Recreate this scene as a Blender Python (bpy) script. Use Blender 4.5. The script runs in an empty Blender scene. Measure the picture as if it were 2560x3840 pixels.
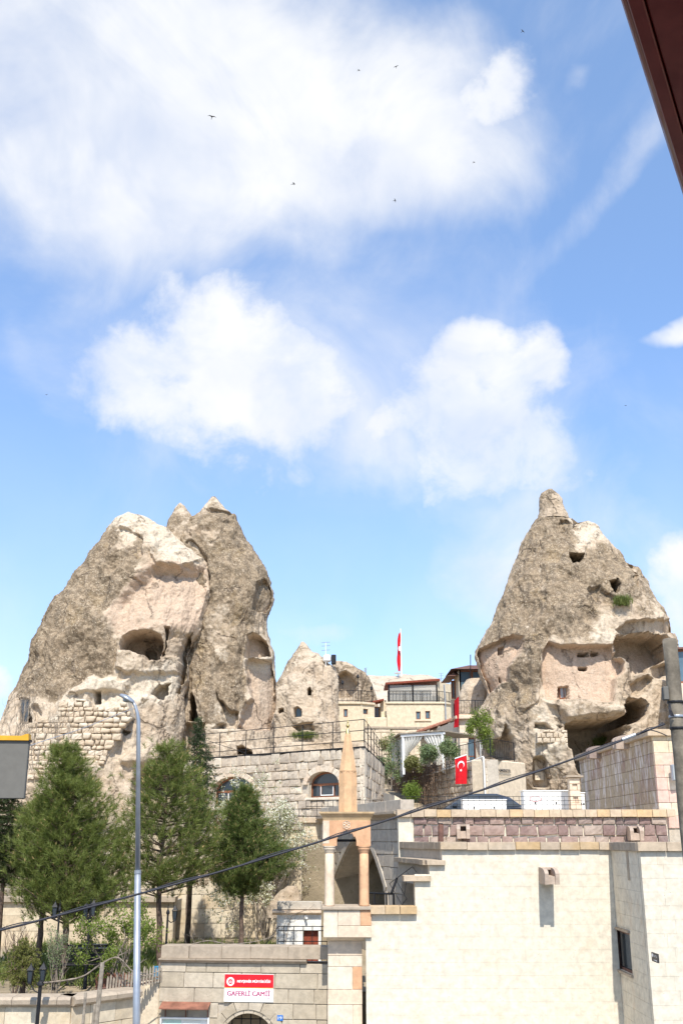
import bpy, math, random
import numpy as np
from mathutils import Vector, Matrix

random.seed(7); RNG = np.random.default_rng(7)
SC = bpy.context.scene
COL = SC.collection
rad = math.radians

# ------------------------------------------------------------------ camera
# photograph 2560 x 3840; a pixel gives a direction, distances come from the place
FPX, CX, CY = 3874.0, 1280.0, 1920.0
PITCH = math.atan(1230.0 / 3874.0)
EYE = 5.9
cam_d = bpy.data.cameras.new('Camera')
cam_d.sensor_fit = 'VERTICAL'; cam_d.sensor_height = 36.0
cam_d.lens = 36.0 * FPX / 3840.0
cam_d.clip_start = 0.05; cam_d.clip_end = 6000
cam = bpy.data.objects.new('Camera', cam_d); COL.objects.link(cam)
cam.location = (0, 0, EYE)
cam.rotation_euler = (math.pi / 2 + PITCH, 0, 0)
SC.camera = cam
SC.render.engine = 'CYCLES'
SC.render.resolution_x, SC.render.resolution_y = 682, 1024
SC.cycles.use_denoising = True
SC.cycles.max_bounces = 6; SC.cycles.diffuse_bounces = 3; SC.cycles.glossy_bounces = 3
SC.cycles.transparent_max_bounces = 12; SC.cycles.transmission_bounces = 4
SC.cycles.caustics_reflective = False; SC.cycles.caustics_refractive = False
SC.view_settings.view_transform = 'Standard'; SC.view_settings.look = 'None'
SC.view_settings.gamma = 1.0; SC.view_settings.use_curve_mapping = False
SC.view_settings.exposure = 0.37

SUN_EL, SUN_AZ = 52.0, 2.8      # degrees; azimuth measured from straight behind the camera towards its right
# ------------------------------------------------------------------ sun
sd = bpy.data.lights.new('Sun', 'SUN'); sd.energy = 4.6; sd.angle = rad(0.53); sd.color = (1.0, 0.955, 0.88)
so = bpy.data.objects.new('Sun', sd); COL.objects.link(so)
_s = Vector((math.sin(rad(SUN_AZ)) * math.cos(rad(SUN_EL)), -math.cos(rad(SUN_AZ)) * math.cos(rad(SUN_EL)), math.sin(rad(SUN_EL))))
so.rotation_euler = _s.to_track_quat('Z', 'Y').to_euler()
so.location = (0, -20, 60)

# ------------------------------------------------------------------ pixel helpers
cp, sp = math.cos(PITCH), math.sin(PITCH)
def ray(px, py):
    x = (px - CX) / FPX; u = (CY - py) / FPX
    return x, cp - sp * u, sp + cp * u
def W(px, py, Y):
    x, y, z = ray(px, py); k = Y / y
    return Vector((x * k, Y, EYE + z * k))
def Wz(px, py, z):
    x, y, zz = ray(px, py); k = (z - EYE) / zz
    return Vector((x * k, y * k, z))
def XX(px, py, Y): return W(px, py, Y).x
def ZZ(py, Y): return W(CX, py, Y).z
def proj(P):
    P = np.asarray(P, float)
    x, y, z = P[..., 0], P[..., 1], P[..., 2] - EYE
    d = y * cp + z * sp; u = z * cp - y * sp
    return CX + FPX * x / d, CY - FPX * u / d
def azel(px, py):
    x, y, z = ray(px, py)
    return math.atan2(x, y), math.atan2(z, math.hypot(x, y))

# ------------------------------------------------------------------ node helper
class NT:
    def __init__(s, tree): s.t = tree; s.n = tree.nodes; s.l = tree.links
    def node(s, typ, **kw):
        n = s.n.new(typ)
        for k, v in kw.items(): setattr(n, k, v)
        return n
    def put(s, sock, v):
        if v is None: return
        if isinstance(v, bpy.types.NodeSocket): s.l.new(v, sock)
        else:
            try: sock.default_value = v
            except Exception:
                sock.default_value = (v[0], v[1], v[2], 1.0) if hasattr(v, '__len__') else (v, v, v, 1.0)
    def math(s, op, a, b=None, c=None, clamp=False):
        n = s.node('ShaderNodeMath', operation=op); n.use_clamp = clamp
        for i, v in enumerate((a, b, c)):
            if v is not None: s.put(n.inputs[i], v)
        return n.outputs[0]
    def vmath(s, op, a, b=None, scale=None):
        n = s.node('ShaderNodeVectorMath', operation=op)
        s.put(n.inputs[0], a)
        if b is not None: s.put(n.inputs[1], b)
        if scale is not None: s.put(n.inputs['Scale'], scale)
        return n.outputs['Value'] if op in ('LENGTH', 'DOT_PRODUCT', 'DISTANCE') else n.outputs[0]
    def mix(s, f, a, b, blend='MIX'):
        n = s.node('ShaderNodeMix', data_type='RGBA', blend_type=blend)
        s.put(n.inputs[0], f); s.put(n.inputs[6], a); s.put(n.inputs[7], b)
        return n.outputs[2]
    def ramp(s, v, lo, hi, a=0.0, b=1.0, smooth=True):
        n = s.node('ShaderNodeMapRange'); n.interpolation_type = 'SMOOTHSTEP' if smooth else 'LINEAR'; n.clamp = True
        s.put(n.inputs[0], v)
        for i, q in zip((1, 2, 3, 4), (lo, hi, a, b)): s.put(n.inputs[i], q)
        return n.outputs[0]
    def noise(s, vec, scale, detail=4.0, rough=0.55, dist=0.0, out=0):
        n = s.node('ShaderNodeTexNoise')
        if vec is not None: s.l.new(vec, n.inputs['Vector'])
        n.inputs['Scale'].default_value = scale; n.inputs['Detail'].default_value = detail
        n.inputs['Roughness'].default_value = rough; n.inputs['Distortion'].default_value = dist
        return n.outputs[out]
    def voro(s, vec, scale, feature='F1', out=0):
        n = s.node('ShaderNodeTexVoronoi', feature=feature)
        if vec is not None: s.l.new(vec, n.inputs['Vector'])
        n.inputs['Scale'].default_value = scale
        return n.outputs[out]

# ------------------------------------------------------------------ world: Nishita sky with clouds
wd = bpy.data.worlds.new('World'); SC.world = wd; wd.use_nodes = True
wt = NT(wd.node_tree); wt.n.clear()
sky = wt.node('ShaderNodeTexSky', sky_type='NISHITA'); sky.sun_disc = False
sky.sun_elevation = rad(SUN_EL); sky.sun_rotation = rad(180 - SUN_AZ)
sky.altitude = 1100; sky.air_density = 1.0; sky.dust_density = 1.4; sky.ozone_density = 1.2
tc = wt.node('ShaderNodeTexCoord')
D = tc.outputs['Generated']
sep = wt.node('ShaderNodeSeparateXYZ'); wt.l.new(D, sep.inputs[0])
az = wt.math('ARCTAN2', sep.outputs[0], sep.outputs[1])
el = wt.math('ARCSINE', sep.outputs[2])
# warp so that blob outlines become ragged
wv1 = wt.vmath('SUBTRACT', wt.noise(D, 5.0, 5.0, 0.55, 0.0, out=1), (0.5, 0.5, 0.5))
s1 = wt.node('ShaderNodeSeparateXYZ'); wt.l.new(wv1, s1.inputs[0])
azw = wt.math('MULTIPLY_ADD', s1.outputs[0], 0.14, az)
elw = wt.math('MULTIPLY_ADD', s1.outputs[1], 0.11, el)
def blob(px, py, rx, ry, rot=0.0, gain=1.0):
    a0, e0 = azel(px, py)
    ca, sa = math.cos(rad(rot)), math.sin(rad(rot))
    da = wt.math('SUBTRACT', azw, a0); de = wt.math('SUBTRACT', elw, e0)
    u = wt.math('MULTIPLY_ADD', da, ca / (rx / FPX), wt.math('MULTIPLY', de, sa / (rx / FPX)))
    v = wt.math('MULTIPLY_ADD', da, -sa / (ry / FPX), wt.math('MULTIPLY', de, ca / (ry / FPX)))
    d2 = wt.math('ADD', wt.math('MULTIPLY', u, u), wt.math('MULTIPLY', v, v))
    g = wt.math('SUBTRACT', 1.0, wt.math('MULTIPLY', d2, 0.5), clamp=True)
    return wt.math('MULTIPLY', g, gain)
def union(bs):
    acc = bs[0]
    for b in bs[1:]: acc = wt.math('SMOOTH_MAX', acc, b, 0.12)
    return acc
crisp = union([blob(1880, 1275, 210, 130), blob(2080, 1300, 150, 130), blob(1940, 1400, 270, 210), blob(2060, 1330, 170, 160), blob(1820, 1570, 380, 280), blob(1720, 1770, 390, 210, 0, .82), blob(2000, 1640, 220, 300, 0, .9), blob(1520, 1600, 220, 130, 35, .78),
               blob(800, 1290, 430, 290, -12), blob(960, 1480, 560, 310, -8), blob(540, 1420, 330, 270, 0, .92), blob(1220, 1520, 420, 210, -8, .82), blob(850, 1700, 460, 170, -8, .72),
               blob(1780, 330, 330, 190, 22, .82), blob(1840, 220, 140, 110, 0, .76), blob(2570, 2200, 180, 220), blob(-10, 2530, 130, 100, 0, .85)])
halo = union([blob(1800, 1640, 620, 560, 0, .66), blob(880, 1440, 800, 560, 0, .64), blob(1350, 1640, 800, 380, 0, .52), blob(2500, 2200, 300, 300, 0, .6)])
soft = union([halo, blob(620, 430, 900, 520, 8, 1.25), blob(1350, 470, 760, 360, -8, 1.15), blob(150, 200, 560, 640, 0, .9), blob(1000, 860, 760, 200, 0, .62),
              blob(380, 1000, 330, 120, 52, .6), blob(2150, 830, 700, 90, 43, .5), blob(1950, 2060, 520, 300, 0, .70), blob(1250, 2380, 260, 60, 8, .6),
              blob(2250, 2060, 360, 150, 20, .5), blob(1620, 900, 460, 190, 35, .52), blob(2140, 260, 70, 50, 0, .55), blob(150, 1450, 70, 380, 25, .4),
              blob(1850, 1900, 420, 200, 0, .68), blob(700, 1880, 400, 130, 0, .42), blob(2550, 1262, 120, 40, 0, .95), blob(2560, 1270, 70, 24, 0, 1.2), blob(1450, 1750, 420, 260, 0, .72)])
nf = wt.noise(D, 16.0, 7.0, 0.6, 0.15)
ns = wt.noise(D, 7.0, 6.0, 0.58, 0.5)
cr = wt.ramp(wt.math('MULTIPLY_ADD', wt.math('SUBTRACT', nf, 0.5), 1.15, crisp), 0.40, 0.92)
sf = wt.ramp(wt.math('MULTIPLY_ADD', wt.math('SUBTRACT', ns, 0.5), 1.05, soft), 0.22, 1.08)
# the same broken cloud goes on all round the sky
gen = wt.noise(D, 2.4, 7.0, 0.56, 0.3)
gm = wt.ramp(gen, 0.50, 0.66, 0.0, 0.9)
inside = wt.math('MULTIPLY', wt.ramp(wt.math('ABSOLUTE', az), 0.36, 0.60, 1.0, 0.0), wt.ramp(el, 0.80, 1.05, 1.0, 0.0))
inside = wt.math('MULTIPLY', inside, wt.ramp(sep.outputs[1], 0.0, 0.2))
gm = wt.math('MULTIPLY', gm, wt.math('SUBTRACT', 1.0, inside))
cov = wt.math('MAXIMUM', wt.math('MAXIMUM', cr, sf), gm)
cov = wt.math('MAXIMUM', cov, wt.ramp(el, -0.02, 0.50, 0.42, 0.0))
veil = wt.ramp(wt.noise(D, 3.1, 6.0, 0.6, 0.9), 0.45, 0.80, 0.0, 0.26)
cov = wt.math('MULTIPLY', cov, wt.ramp(wt.noise(D, 6.0, 5.0, 0.6, 0.6), 0.32, 0.62, 0.66, 1.0))
cov = wt.math('SUBTRACT', 1.0, wt.math('MULTIPLY', wt.math('SUBTRACT', 1.0, cov), wt.math('SUBTRACT', 1.0, veil)))
shade = wt.noise(D, 9.0, 4.0, 0.5, 0.2)
cloud = wt.mix(wt.ramp(shade, 0.35, 0.65), (7.3, 7.6, 8.3, 1), (8.5, 8.55, 8.65, 1))
tint = wt.mix(0.21, wt.mix(1.0, sky.outputs[0], (1.30, 1.72, 2.25, 1), 'MULTIPLY'), (5.6, 7.8, 9.9, 1))
skyc = wt.mix(cov, tint, cloud)
bg = wt.node('ShaderNodeBackground'); wt.l.new(skyc, bg.inputs[0]); bg.inputs[1].default_value = 0.095
wo = wt.node('ShaderNodeOutputWorld'); wt.l.new(bg.outputs[0], wo.inputs[0])
# ------------------------------------------------------------------ numpy noise
_perm = np.random.default_rng(3).permutation(512).astype(np.int64)
_grad = np.random.default_rng(4).normal(size=(512, 3)); _grad /= np.linalg.norm(_grad, axis=1)[:, None]
def gnoise(P):
    P = np.asarray(P, float); i = np.floor(P).astype(np.int64); f = P - i
    u = f * f * f * (f * (f * 6 - 15) + 10); r = 0.0
    for dx in (0, 1):
        for dy in (0, 1):
            for dz in (0, 1):
                h = _perm[(_perm[(_perm[(i[..., 0] + dx) & 511] + i[..., 1] + dy) & 511] + i[..., 2] + dz) & 511]
                g = _grad[h]
                d = g[..., 0] * (f[..., 0] - dx) + g[..., 1] * (f[..., 1] - dy) + g[..., 2] * (f[..., 2] - dz)
                w = (u[..., 0] if dx else 1 - u[..., 0]) * (u[..., 1] if dy else 1 - u[..., 1]) * (u[..., 2] if dz else 1 - u[..., 2])
                r = r + d * w
    return r * 1.5
def fbm(P, oct=4, gain=0.5, lac=2.03):
    a, s = 0.0, 1.0; P = np.asarray(P, float)
    for k in range(oct): a = a + s * gnoise(P + 17.3 * k); P = P * lac; s *= gain
    return a
def ridged(P, oct=4):
    a, s = 0.0, 1.0; P = np.asarray(P, float)
    for k in range(oct): a = a + s * (0.5 - np.abs(gnoise(P + 9.1 * k))); P = P * 2.1; s *= 0.5
    return a
def smooth(x, a, b):
    t = np.clip((x - a) / (b - a + 1e-9), 0, 1); return t * t * (3 - 2 * t)
def sdf(poly, x, y):
    """signed distance to a polygon, positive inside"""
    p = np.asarray(poly, float); d = np.full(np.shape(x), 1e18); ins = np.zeros(np.shape(x), bool)
    for k in range(len(p)):
        a, b = p[k], p[(k + 1) % len(p)]; e = b - a
        wx, wy = x - a[0], y - a[1]
        t = np.clip((wx * e[0] + wy * e[1]) / (e @ e + 1e-12), 0, 1)
        d = np.minimum(d, (wx - e[0] * t) ** 2 + (wy - e[1] * t) ** 2)
        c = ((a[1] <= y) & (b[1] > y)) | ((b[1] <= y) & (a[1] > y))
        with np.errstate(divide='ignore', invalid='ignore'):
            xi = a[0] + (y - a[1]) * e[0] / (e[1] if abs(e[1]) > 1e-12 else 1e-12)
        ins ^= c & (x < xi)
    return np.where(ins, 1, -1) * np.sqrt(d)

# ------------------------------------------------------------------ object helpers
ORI = {}
def tag(o, label=None, cat=None, group=None, kind=None):
    if label: o['label'] = label
    if cat: o['category'] = cat
    if group: o['group'] = group
    if kind: o['kind'] = kind
    return o
def thing(name, loc, label, cat, group=None):
    o = bpy.data.objects.new(name, None); COL.objects.link(o)
    o.empty_display_size = 0.2; o.location = loc; ORI[o.name] = Vector(loc); o['kind'] = 'thing'
    return tag(o, label, cat, group)
def origin(o): return ORI.get(o.name, Vector((0, 0, 0)))
def link(name, mesh, mat=None, parent=None, at=None):
    """object whose mesh is in world coordinates; moved into its thing's frame (or its own base point)"""
    o = bpy.data.objects.new(name, mesh); COL.objects.link(o)
    if mat and not mesh.materials: mesh.materials.append(mat)
    if parent is not None:
        o.parent = parent; off = origin(parent); ORI[o.name] = off
    elif at is not None:
        off = Vector(at); o.location = off; ORI[o.name] = off
    else:
        off = Vector((0, 0, 0)); ORI[o.name] = off
    if off.length > 0: mesh.transform(Matrix.Translation(-off))
    return o
class MB:
    def __init__(s): s.v = []; s.f = []; s.m = []
    def add(s, vs, fs, mi=0):
        n = len(s.v); s.v.extend([tuple(p) for p in vs]); s.f.extend([tuple(i + n for i in f) for f in fs]); s.m.extend([mi] * len(fs)); return s
    def box(s, x0, x1, y0, y1, z0, z1, fr=None, mi=0):
        vs = [(x0, y0, z0), (x1, y0, z0), (x1, y1, z0), (x0, y1, z0), (x0, y0, z1), (x1, y0, z1), (x1, y1, z1), (x0, y1, z1)]
        if fr: vs = [fr.pt(*p) for p in vs]
        return s.add(vs, [(0, 3, 2, 1), (4, 5, 6, 7), (0, 1, 5, 4), (1, 2, 6, 5), (2, 3, 7, 6), (3, 0, 4, 7)], mi)
    def cbox(s, x0, x1, y0, y1, z0, z1, c=0.01, fr=None, mi=0):
        """box with chamfered edges"""
        vs = []; 
        for (x, sx) in ((x0, 1), (x1, -1)):
            for (y, sy) in ((y0, 1), (y1, -1)):
                for (z, sz) in ((z0, 1), (z1, -1)):
                    vs += [(x, y + sy * c, z + sz * c), (x + sx * c, y, z + sz * c), (x + sx * c, y + sy * c, z)]
        def I(ix, iy, iz, k): return ((ix * 2 + iy) * 2 + iz) * 3 + k
        fs = []
        for ix in (0, 1):
            q = [I(ix, 0, 0, 0), I(ix, 1, 0, 0), I(ix, 1, 1, 0), I(ix, 0, 1, 0)]; fs.append(q if ix else q[::-1])
        for iy in (0, 1):
            q = [I(0, iy, 0, 1), I(1, iy, 0, 1), I(1, iy, 1, 1), I(0, iy, 1, 1)]; fs.append(q[::-1] if iy else q)
        for iz in (0, 1):
            q = [I(0, 0, iz, 2), I(1, 0, iz, 2), I(1, 1, iz, 2), I(0, 1, iz, 2)]; fs.append(q if iz else q[::-1])
        for ix in (0, 1):
            for iy in (0, 1):
                q = [I(ix, iy, 0, 0), I(ix, iy, 0, 1), I(ix, iy, 1, 1), I(ix, iy, 1, 0)]; fs.append(q if (ix ^ iy) == 0 else q[::-1])
        for ix in (0, 1):
            for iz in (0, 1):
                q = [I(ix, 0, iz, 0), I(ix, 0, iz, 2), I(ix, 1, iz, 2), I(ix, 1, iz, 0)]; fs.append(q[::-1] if (ix ^ iz) == 0 else q)
        for iy in (0, 1):
            for iz in (0, 1):
                q = [I(0, iy, iz, 1), I(0, iy, iz, 2), I(1, iy, iz, 2), I(1, iy, iz, 1)]; fs.append(q if (iy ^ iz) == 0 else q[::-1])
        for ix in (0, 1):
            for iy in (0, 1):
                for iz in (0, 1):
                    q = [I(ix, iy, iz, 0), I(ix, iy, iz, 1), I(ix, iy, iz, 2)]; fs.append(q if (ix + iy + iz) % 2 else q[::-1])
        if fr: vs = [fr.pt(*p) for p in vs]
        return s.add(vs, fs, mi)
    def prism(s, poly, d0, d1, fr, mi=0):
        """polygon in the frame's (u, w) plane, thick from v=d0 to v=d1"""
        n = len(poly)
        vs = [fr.pt(u, d0, w) for u, w in poly] + [fr.pt(u, d1, w) for u, w in poly]
        fs = [tuple(range(n)), tuple(range(2 * n - 1, n - 1, -1))] + [(i, i + n, (i + 1) % n + n, (i + 1) % n) for i in range(n)]
        return s.add(vs, fs, mi)
    def extr(s, prof, u0, u1, fr, mi=0):
        """profile in the frame's (v, w) plane, run along u"""
        n = len(prof)
        vs = [fr.pt(u0, v, w) for v, w in prof] + [fr.pt(u1, v, w) for v, w in prof]
        fs = [tuple(range(n)), tuple(range(2 * n - 1, n - 1, -1))] + [(i, i + n, (i + 1) % n + n, (i + 1) % n) for i in range(n)]
        return s.add(vs, fs, mi)
    def tube(s, pts, r, n=6, cap=True, mi=0):
        pts = [Vector(p) for p in pts]; rs = r if hasattr(r, '__len__') else [r] * len(pts)
        up = Vector((0.31, 0.2, 0.93)).normalized(); vs = []; fs = []
        for i, p in enumerate(pts):
            t = (pts[min(i + 1, len(pts) - 1)] - pts[max(i - 1, 0)])
            if t.length < 1e-9: t = Vector((0, 0, 1))
            t.normalize(); a = t.cross(up)
            if a.length < 1e-3: a = t.cross(Vector((1, 0, 0)))
            a.normalize(); b = t.cross(a)
            for k in range(n):
                q = 2 * math.pi * k / n; vs.append(p + (a * math.cos(q) + b * math.sin(q)) * rs[i])
        for i in range(len(pts) - 1):
            for k in range(n):
                fs.append((i * n + k, i * n + (k + 1) % n, (i + 1) * n + (k + 1) % n, (i + 1) * n + k))
        if cap: fs.append(tuple(range(n - 1, -1, -1))); fs.append(tuple((len(pts) - 1) * n + k for k in range(n)))
        return s.add(vs, fs, mi)
    def lathe(s, prof, c, n=20, mi=0, a0=0.0):
        vs = []; fs = []
        for r, z in prof:
            for k in range(n):
                q = a0 + 2 * math.pi * k / n; vs.append((c[0] + r * math.cos(q), c[1] + r * math.sin(q), c[2] + z))
        m = len(prof)
        for i in range(m - 1):
            for k in range(n): fs.append((i * n + k, i * n + (k + 1) % n, (i + 1) * n + (k + 1) % n, (i + 1) * n + k))
        fs.append(tuple(range(n - 1, -1, -1))); fs.append(tuple((m - 1) * n + k for k in range(n)))
        return s.add(vs, fs, mi)
    def mesh(s, name, mats=None, smooth_=False):
        me = bpy.data.meshes.new(name); me.from_pydata(s.v, [], s.f); 
        for m in (mats or []): me.materials.append(m)
        if len(mats or []) > 1: me.polygons.foreach_set('material_index', s.m)
        if smooth_: me.polygons.foreach_set('use_smooth', [True] * len(me.polygons))
        me.update(); return me
    def build(s, name, mat, parent=None, at=None, smooth_=False):
        mats = mat if isinstance(mat, (list, tuple)) else [mat]
        return link(name, s.mesh(name, mats, smooth_), None, parent, at)
class Frame:
    """u runs along the wall, v away from the viewer (into the wall), w up"""
    def __init__(s, o, ang=0.0): s.o = Vector(o); s.a = rad(ang); s.c, s.s = math.cos(s.a), math.sin(s.a)
    def pt(s, u, v, w): return Vector((s.o.x + u * s.c - v * s.s, s.o.y + u * s.s + v * s.c, s.o.z + w))
    def uw(s, px, py):
        """where the view ray through a pixel meets the frame's face"""
        x, y, z = ray(px, py); n = (-s.s, s.c)
        k = (n[0] * s.o.x + n[1] * s.o.y) / (n[0] * x + n[1] * y)
        X, Y, Z = x * k, y * k, EYE + z * k
        return (X - s.o.x) * s.c + (Y - s.o.y) * s.s, Z - s.o.z
    def u(s, px, py): return s.uw(px, py)[0]
    def w(s, px, py): return s.uw(px, py)[1]
def np_mesh(name, V, Fq, mats, smooth_=True):
    me = bpy.data.meshes.new(name)
    V = np.asarray(V, np.float32); Fq = np.asarray(Fq, np.int32); k = Fq.shape[1]
    me.vertices.add(len(V)); me.vertices.foreach_set('co', V.ravel())
    me.loops.add(Fq.size); me.loops.foreach_set('vertex_index', Fq.ravel())
    me.polygons.add(len(Fq)); me.polygons.foreach_set('loop_start', np.arange(0, Fq.size, k, dtype=np.int32))
    me.polygons.foreach_set('use_smooth', np.full(len(Fq), smooth_))
    for m in mats: me.materials.append(m)
    me.update(calc_edges=True); me.validate(); return me

# ------------------------------------------------------------------ materials
MAT = {}
def principled(name, rough=0.85, spec=0.25):
    m = bpy.data.materials.new(name); m.use_nodes = True; t = NT(m.node_tree)
    b = t.n['Principled BSDF']; b.inputs['Roughness'].default_value = rough
    b.inputs['Specular IOR Level'].default_value = spec
    MAT[name] = m; return m, t, b
def bump(t, b, h, strength=0.4, dist=0.02):
    n = t.node('ShaderNodeBump'); n.inputs['Strength'].default_value = strength; n.inputs['Distance'].default_value = dist
    t.l.new(h, n.inputs['Height']); t.l.new(n.outputs[0], b.inputs['Normal'])
def objcoord(t): return t.node('ShaderNodeTexCoord').outputs['Object']
def worldpos(t): return t.node('ShaderNodeNewGeometry').outputs['Position']
def plain(name, col, rough=0.6, spec=0.3, metal=0.0, var=0.12, scale=6.0, bmp=0.0):
    m, t, b = principled(name, rough, spec); b.inputs['Metallic'].default_value = metal
    P = worldpos(t); n = t.noise(P, scale, 5.0, 0.6)
    f = t.ramp(n, 0.3, 0.7, 1 - var, 1 + var)
    t.put(b.inputs['Base Color'], t.mix(1.0, (*col, 1), f, 'MULTIPLY'))
    t.put(b.inputs['Roughness'], t.ramp(n, 0.3, 0.7, max(0.03, rough - 0.08), min(1, rough + 0.08)))
    if bmp: bump(t, b, t.noise(P, scale * 5, 4.0, 0.6), bmp, 0.01)
    return m
def stone(name, cols, rnd=0.5, stain=(0.35, 0.29, 0.22), stain_amt=0.25, pit=0.5, scale=1.0, streak=0.0, bmp=0.5, dirt=None, dirt_amt=0.0):
    """dressed or rough stone: colour by object, mottling, pits, rain streaks"""
    m, t, b = principled(name, 0.92, 0.12)
    P = worldpos(t)
    oi = t.node('ShaderNodeObjectInfo').outputs['Random']
    cr = t.node('ShaderNodeValToRGB'); cr.color_ramp.interpolation = 'LINEAR'
    els = cr.color_ramp.elements
    for i, c in enumerate(cols):
        e = els[i] if i < 2 else els.new(1.0)
        e.position = i / max(1, len(cols) - 1); e.color = (*c, 1)
    mixr = t.math('MULTIPLY_ADD', t.math('SUBTRACT', oi, 0.5), rnd * 2, 0.5, clamp=True)
    nb = t.noise(P, 1.1 * scale, 5.0, 0.6)
    t.put(cr.inputs[0], t.math('MULTIPLY_ADD', t.math('SUBTRACT', nb, 0.5), 0.7, mixr, clamp=True))
    c = cr.outputs[0]
    n2 = t.noise(P, 7 * scale, 6.0, 0.65)
    c = t.mix(1.0, c, t.ramp(n2, 0.3, 0.7, 0.86, 1.12), 'MULTIPLY')
    st = t.ramp(t.noise(P, 2.3 * scale, 6.0, 0.62, 0.4), 0.52, 0.72)
    c = t.mix(t.math('MULTIPLY', st, stain_amt), c, (*stain, 1))
    if streak:
        mp = t.node('ShaderNodeMapping'); mp.inputs['Scale'].default_value = (5.0, 5.0, 0.35); t.l.new(P, mp.inputs[0])
        sk = t.ramp(t.noise(mp.outputs[0], 1.0, 5.0, 0.6), 0.52, 0.75)
        c = t.mix(t.math('MULTIPLY', sk, streak), c, (*(dirt or stain), 1))
    v = t.voro(P, 16 * scale)
    pits = t.ramp(v, 0.05, 0.16, 1.0, 0.0)
    pits = t.math('MULTIPLY', pits, t.ramp(t.noise(P, 3.5 * scale, 2.0), 0.5, 0.62))
    c = t.mix(t.math('MULTIPLY', pits, pit), c, (0.16, 0.12, 0.09, 1))
    t.put(b.inputs['Base Color'], c)
    h = t.math('ADD', t.math('MULTIPLY', n2, 0.6), t.math('MULTIPLY', t.noise(P, 34 * scale, 4.0, 0.7), 0.35))
    h = t.math('SUBTRACT', h, t.math('MULTIPLY', pits, 0.6))
    bump(t, b, h, bmp, 0.03)
    return m

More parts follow.
